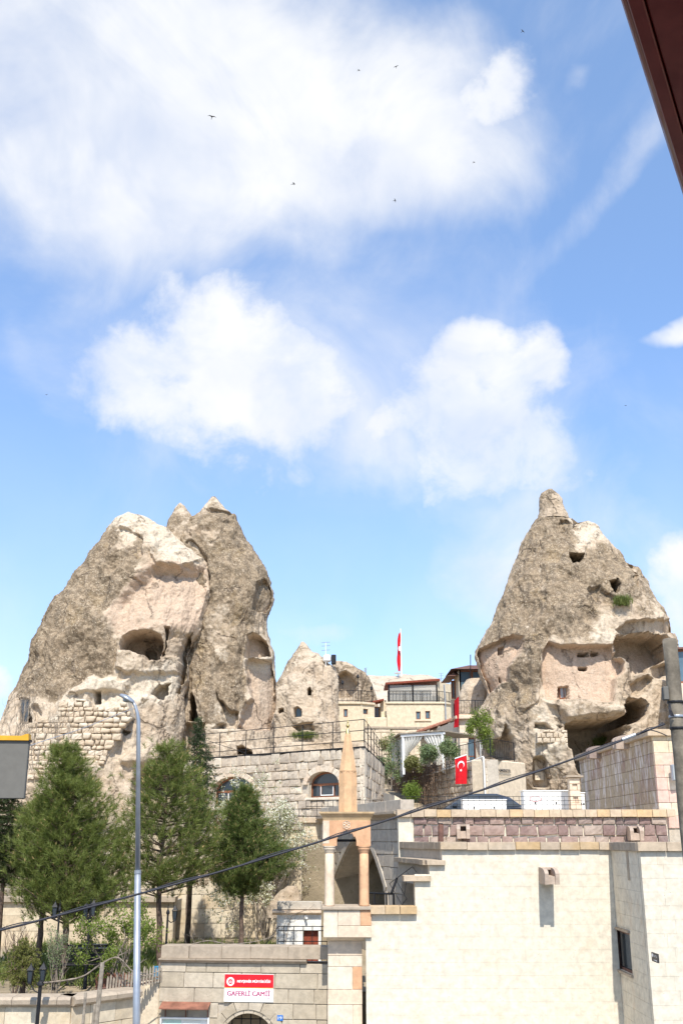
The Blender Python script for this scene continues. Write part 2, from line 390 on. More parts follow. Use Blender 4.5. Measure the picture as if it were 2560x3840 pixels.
def rock_mat():
    m, t, b = principled('tuff_rock', 0.95, 0.1)
    P = worldpos(t)
    at = t.node('ShaderNodeAttribute', attribute_name='crust'); w = at.outputs['Fac']
    ap = t.node('ShaderNodeAttribute', attribute_name='pink'); pk = ap.outputs['Fac']
    n1 = t.noise(P, 0.55, 6.0, 0.62, 0.3); n2 = t.noise(P, 2.6, 7.0, 0.66, 0.2); n3 = t.noise(P, 11.0, 5.0, 0.68)
    mp = t.node('ShaderNodeMapping'); mp.inputs['Scale'].default_value = (1.6, 1.6, 0.22); t.l.new(P, mp.inputs[0])
    ns = t.noise(mp.outputs[0], 1.0, 6.0, 0.62, 0.3)
    fresh = t.mix(t.ramp(n1, 0.35, 0.65), (0.53, 0.435, 0.325, 1), (0.44, 0.34, 0.24, 1))
    fresh = t.mix(pk, fresh, t.mix(t.ramp(n2, 0.35, 0.65), (0.55, 0.405, 0.295, 1), (0.46, 0.335, 0.24, 1)))
    fresh = t.mix(t.math('MULTIPLY', t.ramp(n2, 0.54, 0.72), 0.55), fresh, (0.66, 0.58, 0.465, 1))
    fresh = t.mix(t.math('MULTIPLY', t.ramp(ns, 0.55, 0.66), 0.30), fresh, (0.33, 0.265, 0.20, 1))
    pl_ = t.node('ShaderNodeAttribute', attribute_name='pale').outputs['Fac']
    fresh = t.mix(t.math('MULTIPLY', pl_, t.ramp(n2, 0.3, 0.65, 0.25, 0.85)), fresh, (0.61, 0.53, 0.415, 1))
    crust = t.mix(t.ramp(n2, 0.38, 0.64), (0.15, 0.112, 0.073, 1), (0.35, 0.267, 0.18, 1))
    crust = t.mix(t.math('MULTIPLY', t.ramp(ns, 0.50, 0.66), 0.42), crust, (0.20, 0.165, 0.125, 1))
    crust = t.mix(t.math('MULTIPLY', t.ramp(n1, 0.55, 0.70), 0.5), crust, (0.30, 0.215, 0.115, 1))
    crust = t.mix(t.math('MULTIPLY', t.ramp(n3, 0.54, 0.70), 0.7), crust, (0.46, 0.385, 0.28, 1))
    ff = t.math('MULTIPLY_ADD', t.math('SUBTRACT', n2, 0.5), 2.0, w)
    ff = t.math('MULTIPLY_ADD', t.math('SUBTRACT', n3, 0.5), 1.0, ff)
    ff = t.math('MULTIPLY_ADD', t.math('SUBTRACT', ns, 0.5), 0.9, ff)
    f = t.ramp(ff, 0.32, 0.68)
    c = t.mix(f, fresh, crust)
    v = t.voro(P, 5.5); v2 = t.voro(P, 9.0)
    sp1 = t.math('MULTIPLY', t.ramp(v, 0.12, 0.28, 1.0, 0.0), t.ramp(n2, 0.45, 0.6))
    sp2 = t.math('MULTIPLY', t.ramp(v2, 0.14, 0.30, 1.0, 0.0), t.ramp(n1, 0.4, 0.55))
    c = t.mix(t.math('MULTIPLY', sp1, t.math('MULTIPLY_ADD', f, 0.55, 0.2)), c, (0.11, 0.088, 0.065, 1))
    c = t.mix(t.math('MULTIPLY', sp2, t.math('MULTIPLY_ADD', f, 0.55, 0.15)), c, (0.60, 0.52, 0.40, 1))
    # thin cracks
    wp = t.vmath('ADD', P, t.vmath('SCALE', t.vmath('SUBTRACT', t.noise(P, 0.9, 4.0, 0.6, 0.0, out=1), (0.5, 0.5, 0.5)), scale=1.6))
    mc = t.node('ShaderNodeMapping'); mc.inputs['Scale'].default_value = (1.0, 1.0, 0.55); t.l.new(wp, mc.inputs[0])
    ck = t.ramp(t.voro(mc.outputs[0], 0.42, 'DISTANCE_TO_EDGE'), 0.006, 0.03, 1.0, 0.0)
    ck = t.math('MULTIPLY', ck, t.ramp(n1, 0.46, 0.58))
    c = t.mix(t.math('MULTIPLY', ck, 0.65), c, (0.13, 0.10, 0.075, 1))
    c = t.mix(1.0, c, t.ramp(n3, 0.3, 0.7, 0.82, 1.16), 'MULTIPLY')
    t.put(b.inputs['Base Color'], c)
    h = t.math('ADD', t.math('MULTIPLY', n2, 1.0), t.math('MULTIPLY', n3, 0.42))
    h = t.math('ADD', h, t.math('MULTIPLY', t.noise(P, 34.0, 4.0, 0.7), 0.16))
    h = t.math('SUBTRACT', h, t.math('MULTIPLY', sp1, 0.3))
    h = t.math('SUBTRACT', h, t.math('MULTIPLY', ck, 0.8))
    bump(t, b, h, 0.75, 0.11)
    return m
rock_mat()

# ------------------------------------------------------------------ terrain: one sheet, stepped by the retaining walls
def terrain():
    m, t, b = principled('ground_earth', 0.95, 0.1)
    P = worldpos(t); n = t.noise(P, 0.7, 6.0, 0.65); n2 = t.noise(P, 9.0, 5.0, 0.7)
    c = t.mix(t.ramp(n, 0.35, 0.65), (0.40, 0.32, 0.22, 1), (0.27, 0.22, 0.15, 1))
    c = t.mix(t.math('MULTIPLY', t.ramp(n2, 0.5, 0.7), 0.5), c, (0.16, 0.15, 0.08, 1))
    t.put(b.inputs['Base Color'], c); bump(t, b, n2, 0.6, 0.05)
    ys = np.array([-400, -60, -5, 15, 25.62, 25.63, 30, 34.95, 34.97, 40, 46, 49, 56, 60, 70, 84, 84.5, 95, 110, 150, 300, 900, 3000], float)
    zs = np.array([-30, -4, 0, 0, 0, 2.62, 2.8, 3.0, 5.9, 5.95, 6.0, 6.3, 7.0, 8.2, 9.6, 11.0, 12.4, 15.0, 17.0, 16, 10, 0, -40], float)
    xs = np.array([-3000, -600, -150, -60, -30, -15, -8, -4, 0, 4, 8, 15, 30, 60, 150, 600, 3000], float)
    X, Yg = np.meshgrid(xs, ys); Z = np.repeat(zs[:, None], len(xs), 1)
    nx, ny = len(xs), len(ys); idx = np.arange(nx * ny).reshape(ny, nx)
    Fq = np.stack([idx[:-1, :-1], idx[:-1, 1:], idx[1:, 1:], idx[1:, :-1]], -1).reshape(-1, 4)
    me = np_mesh('ground', np.stack([X, Yg, Z], -1).reshape(-1, 3), Fq, [m], False)
    tag(link('ground', me), kind='structure')
    m2 = plain('asphalt', (0.06, 0.058, 0.055), 0.9, 0.2, 0, 0.25, 3.0, 0.3)
    mb = MB().add([(-60, -3, .004), (60, -3, .004), (60, 20.2, .004), (-60, 20.2, .004)], [(0, 1, 2, 3)])
    tag(mb.build('road', m2), kind='structure')
    pv = stone('paving', [(0.42, 0.38, 0.32), (0.36, 0.33, 0.28)], 0.4)
    mb = MB().cbox(-60, 60, 20.2, 25.6, -0.2, 0.13, 0.02)
    tag(mb.build('pavement', pv), kind='structure')
    mb = MB().add([(-1.0, 37.4, 6.01), (22, 37.4, 6.01), (22, 48.4, 6.26), (-1.0, 48.4, 6.26)], [(0, 1, 2, 3)])
    tag(mb.build('upper_road', MAT['paving']), kind='structure')
terrain()
# ------------------------------------------------------------------ fairy chimneys
def T1(pts): return [(x * 0.70153, 1800 + y * 0.70153) for x, y in pts]       # notes taken on the left rock
def T2(pts): return [(1700 + x * 0.54847, 1780 + y * 0.54847) for x, y in pts]  # notes taken on the right rock
def T3(pts): return [(1000 + x * 0.57398, 2250 + y * 0.57398) for x, y in pts]  # notes taken on the middle of the town
def rock(name, L, R, Y0, ratio, parent, feats=(), crusts=(), pinks=(), nU=260, nV=300, amp=1.0, back=44, lean=0.0, seed=0.0, base_crust=0.0, at=None, bulge=1.0, dmax=6.0, fine=1.0, pales=()):
    L = np.array(sorted(L, key=lambda q: q[1])); R = np.array(sorted(R, key=lambda q: q[1]))
    top = max(L[0, 1], R[0, 1]); bot = min(L[-1, 1], R[-1, 1])
    py = top + (bot - top) * np.linspace(0, 1, nV) ** 1.0
    lx = np.interp(py, L[:, 1], L[:, 0]); rx = np.interp(py, R[:, 1], R[:, 0])
    u = (CY - py) / FPX; k = Y0 / (cp - sp * u); Z = EYE + (sp + cp * u) * k
    XL = (lx - CX) / FPX * k; XR = (rx - CX) / FPX * k
    c = (XL + XR) / 2; w = (XR - XL) / 2
    t = np.concatenate([np.linspace(math.pi, 0, nU, endpoint=False), np.linspace(0, -math.pi, back, endpoint=False)])
    ct, st = np.cos(t), np.sin(t)
    ws = np.convolve(np.pad(w, 12, mode='edge'), np.ones(25) / 25, 'valid')
    d = np.minimum(ws * ratio, dmax)
    hh = (Z - Z[-1]) / max(1e-6, (Z[0] - Z[-1]))
    X = c[:, None] + w[:, None] * np.sign(ct) * np.abs(ct) ** (1 / bulge)
    Yv = Y0 + lean * hh[:, None] - d[:, None] * st * 1.0
    V = np.stack([X, Yv, np.repeat(Z[:, None], len(t), 1)], -1)
    nrm = np.stack([np.repeat(ct[None], nV, 0), -np.repeat(st[None], nV, 0) * 0.9, np.full((nV, len(t)), 0.15)], -1)
    Q = V + seed
    ampx = np.clip(w / 1.2, 0.15, 1.0)[:, None] * amp
    big = fbm(Q * [0.28, 0.28, 0.22], 3) * 0.55
    rid = (ridged(Q * [0.62, 0.62, 0.42] + 5, 4) - 0.35) * 0.42
    med = fbm(Q * [1.3, 1.3, 0.75], 4) * 0.15
    run = (0.42 - np.abs(gnoise(Q * [1.5, 1.5, 0.16] + 40))) * 0.20 + gnoise(Q * [3.4, 3.4, 0.3] + 60) * 0.05
    sm = fbm(Q * 5.2 + 3, 3) * 0.035 * fine
    hard = np.abs(st)[None] * 0.65 + 0.35
    px, py_ = proj(V)
    front = smooth(np.repeat(st[None], nV, 0), 0.02, 0.16)
    # flat, cut faces carry less relief than the weathered crust
    flat = np.zeros_like(px); push = np.zeros_like(px)
    wob = fbm(Q * 1.3 + 11, 3) * 9.0
    for ft in feats:
        poly, dep = ft[0], ft[1]; soft = ft[2] if len(ft) > 2 else 5.0; fl = ft[3] if len(ft) > 3 else 0.6
        sd_ = sdf(poly, px + wob * (0.25 if fl > .85 else 0.9), py_ + np.roll(wob, 37, 1) * (0.25 if fl > .85 else 0.9))
        kk = smooth(sd_, -1.0, soft)
        if hasattr(dep, '__len__'):
            ys = [q[1] for q in poly]; g = smooth(py_, min(ys), max(ys)); dd = dep[0] + (dep[1] - dep[0]) * g
        else: dd = dep
        push = np.where(np.abs(dd) * kk > np.abs(push), dd * kk, push) if (np.max(dd) > 0) else push + dd * kk
        flat = np.maximum(flat, kk * fl)
    disp = (big + rid + med + run) * ampx * hard * (1 - flat * 0.85) + sm * (1 - 0.5 * flat)
    V = V + nrm * disp[..., None]
    V[..., 1] += push * front
    crust = np.full(px.shape, base_crust, float); pink = np.zeros(px.shape)
    wb = fbm(Q * 0.8 + 31, 4) * 34.0
    for cr in crusts:
        kk = smooth(sdf(cr[0], px + wb, py_ + np.roll(wb, 51, 1)), -cr[2], cr[2]); crust = crust * (1 - kk) + cr[1] * kk
    for cr in pinks:
        kk = smooth(sdf(cr[0], px + wob * .3, py_), -cr[2], cr[2]); pink = pink * (1 - kk) + cr[1] * kk; crust = crust * (1 - kk * cr[3])
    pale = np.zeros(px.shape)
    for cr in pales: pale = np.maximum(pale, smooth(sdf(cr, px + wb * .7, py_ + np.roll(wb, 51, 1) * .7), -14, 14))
    n = len(t); idx = np.arange(nV * n).reshape(nV, n); nx = np.roll(idx, -1, 1)
    Fq = np.stack([idx[:-1], idx[1:], nx[1:], nx[:-1]], -1).reshape(-1, 4)
    Vf = V.reshape(-1, 3)
    Vf = np.vstack([Vf, V[0].mean(0)[None]]); ti = nV * n
    cap = np.stack([idx[0], nx[0], np.full(n, ti), np.full(n, ti)], -1)
    me = bpy.data.meshes.new(name)
    tri = np.stack([idx[0], nx[0], np.full(n, ti)], -1)
    me.vertices.add(len(Vf)); me.vertices.foreach_set('co', Vf.astype(np.float32).ravel())
    nl = Fq.size + tri.size
    me.loops.add(nl); me.loops.foreach_set('vertex_index', np.concatenate([Fq.ravel(), tri.ravel()]).astype(np.int32))
    ls = np.concatenate([np.arange(0, Fq.size, 4), Fq.size + np.arange(0, tri.size, 3)]).astype(np.int32)
    me.polygons.add(len(ls)); me.polygons.foreach_set('loop_start', ls)
    me.polygons.foreach_set('use_smooth', np.full(len(ls), True))
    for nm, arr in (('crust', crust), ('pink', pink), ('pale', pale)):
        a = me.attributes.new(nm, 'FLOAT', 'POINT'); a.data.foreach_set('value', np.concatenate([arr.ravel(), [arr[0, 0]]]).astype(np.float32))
    me.materials.append(MAT['tuff_rock']); me.update(calc_edges=True)
    return link(name, me, None, parent, at)

def rect(x0, y0, x1, y1): return [(x0, y0), (x1, y0), (x1, y1), (x0, y1)]
YL, YR = 60.0, 62.0
# ---- left formation
LF = thing('fairy_chimney', W(520, 2990, YL), 'broad twin-peaked tuff chimney with arched cave room and rubble wall at its foot', 'rock')
A_L = T1([(628, 98), (560, 150), (490, 240), (430, 330), (395, 400), (330, 500), (290, 570), (240, 650), (215, 710), (180, 790), (135, 890), (110, 990), (80, 1070), (40, 1140), (0, 1240), (-60, 1400), (-90, 1900)])
A_R = T1([(645, 98), (690, 118), (740, 120), (800, 165), (870, 205), (930, 262), (1000, 320), (1060, 370), (1112, 402), (1120, 440), (1118, 500), (1130, 560), (1105, 610), (1085, 680), (1065, 760), (1045, 812), (1010, 860), (985, 930), (985, 1060), (960, 1150), (965, 1250), (950, 1400), (960, 1900)])
fA = [
 (T1([(640, 835), (560, 720), (600, 660), (700, 540), (770, 470), (800, 440), (1120, 450), (1130, 560), (1085, 690), (1045, 815), (960, 800), (860, 800)]), (1.1, 0.1), 44, 0.25),
 (T1([(820, 560), (860, 640), (880, 720), (900, 760), (830, 690)]), 0.45, 14, 0.3),
 (T1([(780, 335), (850, 420), (960, 440), (1112, 410), (1116, 430), (960, 470), (830, 460)]), -0.35, 10, 0.2),
 (T1([(640, 262), (700, 262), (760, 300), (770, 420), (740, 440), (700, 400), (640, 340)]), 0.35, 10, 0.3),
 (T1([(638, 912), (640, 868), (655, 838), (690, 814), (745, 806), (800, 812), (835, 840), (850, 880), (853, 970), (780, 970), (772, 938), (700, 918)]), 3.0, 3, 0.95),
 (T1([(720, 870), (735, 850), (765, 850), (790, 880), (790, 950), (740, 940)]), 4.2, 3, 0.9),
 (T1([(860, 800), (880, 800), (880, 960), (862, 960)]), 0.7, 4, 0.8),
 (T1([(880, 862), (930, 850), (950, 900), (945, 965), (885, 965)]), -0.25, 5, 0.5),
 (T1([(985, 828), (1040, 815), (1005, 940), (990, 1060), (960, 1140), (940, 1135), (958, 1010), (952, 900)]), 2.2, 6, 0.6),
 (T1([(500, 1122), (540, 1122), (540, 1188), (502, 1188)]), 1.6, 2, 0.95),
 (T1([(98, 1168), (152, 1162), (150, 1296), (102, 1298)]), 1.8, 2, 0.95),
 (T1([(165, 1195), (205, 1190), (208, 1285), (170, 1290)]), 0.5, 5, 0.7),
 (T1([(798, 1150), (850, 1085), (905, 1090), (880, 1150), (850, 1185)]), 1.2, 5, 0.5),
 (T1([(905, 480), (930, 485), (930, 512), (908, 512)]), 0.8, 4, 0.6),
 (T1([(745, 1555), (960, 1520), (960, 1760), (700, 1760), (700, 1600)]), 2.2, 5, 0.8),
 (T1([(640, 1330), (690, 1340), (660, 1370), (640, 1360)]), 0.6, 8, 0.4),
 (T1([(620, 1490), (720, 1420), (900, 1420), (940, 1500), (740, 1545), (640, 1530)]), -0.5, 24, 0.2),
 (T1([(620, 895), (780, 930), (970, 955), (965, 1050), (800, 1040), (690, 1050), (610, 1010)]), -0.45, 14, 0.2),
 (T1([(330, 1150), (460, 1035), (700, 1060), (700, 1140), (480, 1130)]), -0.35, 14, 0.2),
]
cA = [(T1([(600, 80), (600, 260), (640, 340), (760, 440), (760, 480), (700, 560), (560, 720), (600, 780), (640, 840), (620, 1040), (460, 1045), (330, 1150), (280, 1190), (-100, 1240), (-200, 900), (300, 100)]), 0.86, 22),
      (T1([(560, 330), (700, 440), (700, 520), (600, 680), (540, 740), (620, 850), (620, 1030), (480, 1030), (430, 850), (480, 600)]), 1.1, 20),
      (T1([(0, 1120), (300, 1180), (330, 1150), (460, 1050), (700, 1060), (960, 1000), (960, 1760), (-100, 1760)]), 0.1, 14),
      (T1([(700, 250), (760, 270), (760, 440), (700, 420)]), 0.75, 8),
      (T1([(1000, 820), (1080, 800), (1060, 1000), (990, 1050)]), 0.5, 20),
      (T1([(700, 100), (1100, 390), (1110, 430), (780, 340)]), 0.22, 14),
      (T1([(730, 1130), (790, 1160), (780, 1200), (740, 1180)]), 0.8, 8)]
pA = [(fA[0][0], 0.75, 16, 0.85), (fA[4][0], 0.5, 5, 0.9), (T1([(740, 1550), (960, 1510), (960, 1760), (700, 1760)]), 0.6, 8, 0.9)]
rock('rock_mass', A_L, A_R, YL, 0.62, LF, fA, cA, pA, pales=[T1([(600, 130), (680, 118), (740, 118), (1110, 400), (1112, 432), (960, 442), (850, 420), (780, 335), (740, 290), (620, 300), (585, 230)]), T1([(330, 1150), (460, 1040), (700, 1060), (960, 955), (960, 1150), (640, 1260), (300, 1190)])], nU=330, nV=430, seed=2.0, base_crust=0.33, lean=3.0, dmax=4.6, fine=1.2)  # first pale polygon: pale tuff plus sunlight on the top slope, painted in
B_L = T1([(1118, 62), (1095, 95), (1065, 145), (1030, 190), (960, 215), (900, 240), (880, 300), (880, 900), (930, 1000), (935, 1900)])
B_R = T1([(1142, 62), (1165, 92), (1200, 140), (1235, 170), (1245, 200), (1290, 270), (1302, 305), (1340, 340), (1372, 395), (1402, 460), (1424, 510), (1446, 580), (1445, 640), (1424, 720), (1418, 800), (1428, 830), (1460, 920), (1462, 970), (1470, 1060), (1468, 1230), (1462, 1320), (1462, 1900)])
fB = [
 (T1([(1352, 560), (1400, 530), (1450, 560), (1450, 650), (1425, 715), (1330, 700), (1340, 620)]), 0.8, 8, 0.6),
 (T1([(1318, 830), (1345, 815), (1400, 830), (1430, 870), (1440, 945), (1312, 945)]), 1.6, 4, 0.9),
 (T1([(1312, 940), (1462, 970), (1470, 1060), (1466, 1340), (1262, 1335), (1285, 1240), (1340, 1160), (1330, 1040)]), 0.9, 7, 0.75),
 (T1([(1150, 1130), (1230, 1230), (1280, 1225), (1260, 1335), (1130, 1345), (1190, 1300)]), 0.6, 10, 0.4),
 (T1([(1008, 1290), (1010, 1170), (1022, 1145), (1042, 1140), (1058, 1170), (1062, 1290)]), 2.6, 4, 0.9),
 (T1([(985, 1300), (1110, 1300), (1110, 1760), (950, 1760)]), 0.8, 8, 0.7),
 (T1([(1258, 1430), (1290, 1425), (1330, 1455), (1330, 1476), (1258, 1476)]), 2.0, 3, 0.9),
 (T1([(1090, 150), (1150, 160), (1240, 175), (1210, 215), (1130, 200)]), 0.3, 10, 0.3),
 (T1([(990, 330), (1010, 300), (1110, 400), (1125, 560), (1095, 600), (1085, 500)]), 0.5, 12, 0.2),
]
cB = [(T1([(880, 200), (1250, 180), (1460, 560), (1350, 700), (1330, 940), (1340, 1170), (1285, 1240), (1240, 1230), (1150, 1130), (1180, 1330), (1110, 1330), (1060, 1150), (1000, 1130), (900, 900)]), 0.84, 20),
      (T1([(1000, 260), (1180, 270), (1150, 320), (1010, 320)]), 0.25, 14),
      (T1([(1080, 640), (1180, 650), (1250, 760), (1230, 960), (1180, 980), (1130, 880), (1080, 800)]), 0.42, 24),
      (T1([(1310, 940), (1480, 960), (1480, 1760), (900, 1760), (900, 1340), (1260, 1335)]), 0.1, 14),
      (T1([(1240, 1050), (1340, 1060), (1340, 1170), (1285, 1235), (1240, 1200)]), 0.95, 14)]
pB = [(fB[2][0], 0.55, 8, 0.85), (fB[1][0], 0.4, 5, 0.9)]
rock('rock_mass', B_L, B_R, YL + 3.2, 0.8, LF, fB, cB, pB, pales=[T1([(1300, 930), (1465, 930), (1470, 1010), (1310, 985)]), T1([(1170, 880), (1215, 900), (1200, 980), (1150, 960)]), T1([(1150, 1130), (1240, 1230), (1285, 1230), (1262, 1340), (1130, 1345)]), T1([(1100, 60), (1160, 60), (1200, 150), (1080, 150)])], nU=300, nV=430, seed=8.0, base_crust=0.45, lean=1.2, dmax=5.5)
S_L = T1([(958, 126), (940, 145), (920, 190), (905, 215), (890, 300), (880, 420)])
S_R = T1([(972, 126), (990, 142), (1020, 186), (1050, 230), (1080, 300), (1100, 420)])
rock('pinnacle', S_L, S_R, YL + 3.4, 0.8, LF, (), [(T1([(860, 160), (960, 150), (930, 300), (860, 420)]), 0.8, 10)], (), nU=90, nV=80, seed=12.0, base_crust=0.5, amp=.55)

# ---- right formation
RF = thing('fairy_chimney', W(2200, 3010, YR), 'tall pointed tuff chimney with cap stone, cut walls and cave openings', 'rock')
C_L = T2([(650, 200), (605, 240), (570, 300), (540, 350), (500, 430), (470, 500), (430, 580), (405, 650), (375, 710), (345, 780), (310, 900), (275, 970), (240, 1040), (215, 1100), (180, 1188), (178, 1230), (195, 1300), (215, 1380), (240, 1420), (262, 1470), (262, 1500), (230, 1560), (190, 1630), (186, 1700), (205, 1780), (225, 1860), (260, 2000), (400, 2200), (420, 2520)])
C_R = T2([(735, 200), (785, 234), (835, 262), (905, 265), (962, 269), (1022, 290), (1048, 322), (1090, 380), (1130, 440), (1190, 520), (1226, 588), (1282, 594), (1312, 632), (1350, 682), (1390, 750), (1440, 830), (1490, 920), (1520, 975), (1530, 1070), (1565, 1150), (1590, 1300), (1600, 1700), (1640, 2520)])
P1 = T2([(178, 1196), (330, 1112), (400, 1086), (482, 1102), (440, 1230), (382, 1310), (376, 1412), (330, 1425), (262, 1505), (235, 1420), (210, 1380), (190, 1300), (170, 1240)])
P2 = T2([(608, 1190), (640, 1122), (740, 1165), (880, 1172), (1085, 1156), (1108, 1245), (1165, 1280), (1165, 1345), (1095, 1405), (1088, 1500), (1080, 1565), (810, 1545), (640, 1545), (610, 1440)])
CAVE = T2([(1086, 1145), (1120, 1105), (1150, 1082), (1250, 1070), (1340, 1074), (1425, 1082), (1445, 1110), (1470, 1140), (1475, 1255), (1385, 1300), (1355, 1345), (1270, 1352), (1220, 1305), (1180, 1262), (1105, 1247)])
fC = [
 (P1, (1.0, 0.5), 4, 0.9), (P2, (0.9, 0.45), 5, 0.9),
 (T2([(1110, 1060), (1180, 1000), (1300, 985), (1520, 985), (1530, 1080), (1440, 1090), (1340, 1074), (1150, 1082)]), (0.5, 0.9), 5, 0.6),
 (CAVE, (3.6, 2.4), 6, 0.75), (T2([(1150, 1165), (1190, 1155), (1200, 1200), (1180, 1235), (1152, 1215)]), 5.5, 3, 0.8),
 (T2([(1360, 1100), (1395, 1105), (1380, 1128)]), 3.4, 2, .6), (T2([(1358, 1148), (1380, 1148), (1380, 1172), (1358, 1172)]), 3.4, 2, .6), (T2([(1386, 1150), (1408, 1150), (1408, 1174), (1386, 1174)]), 3.4, 2, .6),
 (T2([(1370, 1290), (1470, 1280), (1475, 1390), (1380, 1385), (1360, 1340)]), 0.9, 8, 0.5),
 (T2([(1230, 1420), (1340, 1350), (1380, 1390), (1340, 1480), (1270, 1515), (1220, 1500)]), 0.7, 10, 0.4),
 (T2([(1152, 1590), (1180, 1538), (1230, 1522), (1285, 1526), (1318, 1570), (1325, 1640), (1265, 1680), (1180, 1705), (1135, 1700), (1160, 1640)]), 6.5, 4, 0.8),
 (T2([(755, 1705), (830, 1692), (900, 1692), (1000, 1672), (1150, 1655), (1190, 1740), (1175, 1790), (1160, 1810), (1160, 2060), (860, 2060), (820, 1890), (790, 1880), (760, 1800)]), 6.5, 5, 0.7),
 (T2([(803, 550), (840, 544), (882, 548), (878, 575), (850, 606), (822, 609), (806, 580)]), 2.2, 3, 0.8),
 (T2([(1052, 722), (1112, 722), (1132, 745), (1135, 790), (1118, 818), (1100, 795), (1085, 765)]), 2.2, 3, 0.8),
 (T2([(864, 1202), (943, 1198), (943, 1232), (868, 1236)]), 2.0, 2, 0.95), (T2([(955, 1197), (1012, 1194), (1012, 1228), (957, 1230)]), 1.7, 2, 0.95),
 (T2([(864, 1306), (930, 1304), (930, 1334), (866, 1334)]), 2.0, 2, 0.95), (T2([(720, 1445), (800, 1440), (803, 1532), (722, 1532)]), 1.15, 2, 0.95),
 (T2([(312, 1165), (356, 1150), (356, 1208), (316, 1222)]), 1.5, 2, 0.95), (T2([(316, 1415), (318, 1385), (326, 1372), (336, 1390), (336, 1414)]), 1.2, 2, 0.9),
 (T2([(350, 1690), (380, 1730), (412, 1790), (425, 1950), (300, 1960), (225, 1900), (230, 1850), (290, 1812), (350, 1792)]), 1.8, 7, 0.6),
 (T2([(560, 1690), (640, 1690), (690, 1750), (560, 1740)]), 0.7, 8, 0.4), (T2([(700, 1700), (740, 1720), (720, 1740)]), 0.6, 4, 0.4),
 (T2([(548, 1945), (570, 1925), (620, 1925), (645, 1960), (648, 2140), (548, 2140)]), 0.7, 5, 0.9),
 (T2([(610, 1560), (800, 1560), (1080, 1570), (1150, 1590), (1150, 1650), (830, 1690), (760, 1690), (690, 1620)]), -0.5, 18, 0.2),
 (T2([(440, 1240), (480, 1150), (600, 1180), (604, 1440), (590, 1560), (480, 1640), (380, 1420)]), -0.35, 14, 0.1),
 (T2([(820, 255), (868, 262), (900, 300), (860, 345), (820, 380), (800, 320)]), 0.9, 14, 0.2), (T2([(730, 300), (780, 310), (800, 350), (760, 390), (720, 340)]), 0.35, 8, 0.3), (T2([(1190, 600), (1235, 610), (1240, 820), (1200, 700)]), 0.5, 8, 0.2),
 (T2([(900, 780), (1000, 740), (1050, 800), (1150, 890), (1020, 890), (960, 840)]), 0.4, 10, 0.2),
]
cC = [(T2([(580, 240), (760, 300), (830, 400), (900, 520), (1000, 500), (1200, 560), (1240, 860), (1000, 900), (980, 1000), (940, 1160), (620, 1120), (600, 1440), (560, 1600), (300, 1640), (250, 1500), (480, 1150), (400, 1080), (170, 1190)]), 0.80, 26),
      (T2([(1240, 600), (1300, 610), (1500, 920), (1300, 960), (1240, 900)]), 0.55, 20),
      (T2([(800, 1600), (1010, 1600), (1040, 1650), (830, 1650)]), 0.6, 14),
      (T2([(180, 1640), (420, 1640), (600, 1600), (640, 1660), (560, 1700), (240, 1760)]), 0.45, 20)]
pC = [(P1, 1.0, 6, 1.0), (P2, 0.9, 6, 1.0), (CAVE, 0.2, 6, 0.9), (fC[10][0], 0.3, 5, 0.5)]
rock('rock_mass', C_L, C_R, YR, 0.66, RF, fC, cC, pC, pales=[T2([(700, 210), (860, 290), (1040, 310), (1100, 420), (900, 480), (760, 330)]), T2([(560, 1620), (700, 1600), (780, 1800), (700, 2100), (560, 1900)]), T2([(940, 1060), (1090, 1080), (1080, 1140), (950, 1150)])], nU=330, nV=470, seed=21.0, base_crust=0.30, lean=2.2, dmax=5.2)
K_L = T2([(640, 104), (600, 128), (588, 160), (590, 245), (575, 310)]); K_R = T2([(670, 104), (715, 140), (742, 175), (742, 215), (790, 310)])
rock('cap_stone', K_L, K_R, YR + 2.0, 0.85, RF, (), [(T2([(580, 100), (750, 100), (750, 150), (580, 150)]), 0.8, 8)], (), nU=70, nV=50, seed=31.0, base_crust=0.35, amp=.4)

# ---- middle formation
YM = 86.0
MF = thing('fairy_chimney', W(1170, 2850, YM), 'small pale tuff cone with arched window and dark doorway between the big rocks', 'rock')
M_L = T3([(222, 254), (205, 285), (180, 330), (150, 370), (120, 430), (95, 480), (60, 530), (45, 600), (40, 760), (30, 860), (10, 1000)])
M_R = T3([(242, 254), (268, 290), (292, 330), (330, 336), (365, 375), (400, 405), (440, 440), (470, 520), (470, 800), (480, 1000)])
fM = [(T3([(268, 620), (266, 585), (280, 565), (292, 590), (292, 620)]), 2.0, 2, .9), (T3([(186, 775), (186, 720), (208, 700), (230, 720), (230, 775)]), 0.7, 2, .9), (T3([(85, 740), (88, 710), (110, 700), (110, 735)]), 0.8, 2, .8),
      (T3([(160, 830), (300, 800), (310, 860), (200, 860)]), 0.8, 8, .3)]
rock('rock_mass', M_L, M_R, YM, 0.8, MF, fM, [(T3([(200, 260), (260, 300), (220, 400), (100, 520), (60, 600), (50, 500)]), 0.55, 14)], (), nU=180, nV=240, seed=41.0, base_crust=0.22, lean=1.5)
M2_L = T3([(430, 405), (420, 480), (430, 560), (420, 900)]); M2_R = T3([(520, 405), (560, 430), (620, 470), (670, 520), (690, 570), (705, 600), (740, 900)])
M2 = thing('rock_outcrop', W(1330, 2650, YM + 6), 'low rough rock outcrop with a smooth hollow beside the small cone', 'rock')
rock('rock_mass', M2_L, M2_R, YM + 11, 0.45, M2, [(T3([(445, 480), (520, 470), (560, 500), (600, 560), (560, 640), (445, 640)]), 1.2, 8, .8)], [(T3([(440, 400), (560, 420), (700, 560), (700, 640), (600, 620), (560, 490)]), 0.9, 12)], (), nU=150, nV=170, seed=47.0, base_crust=0.3)
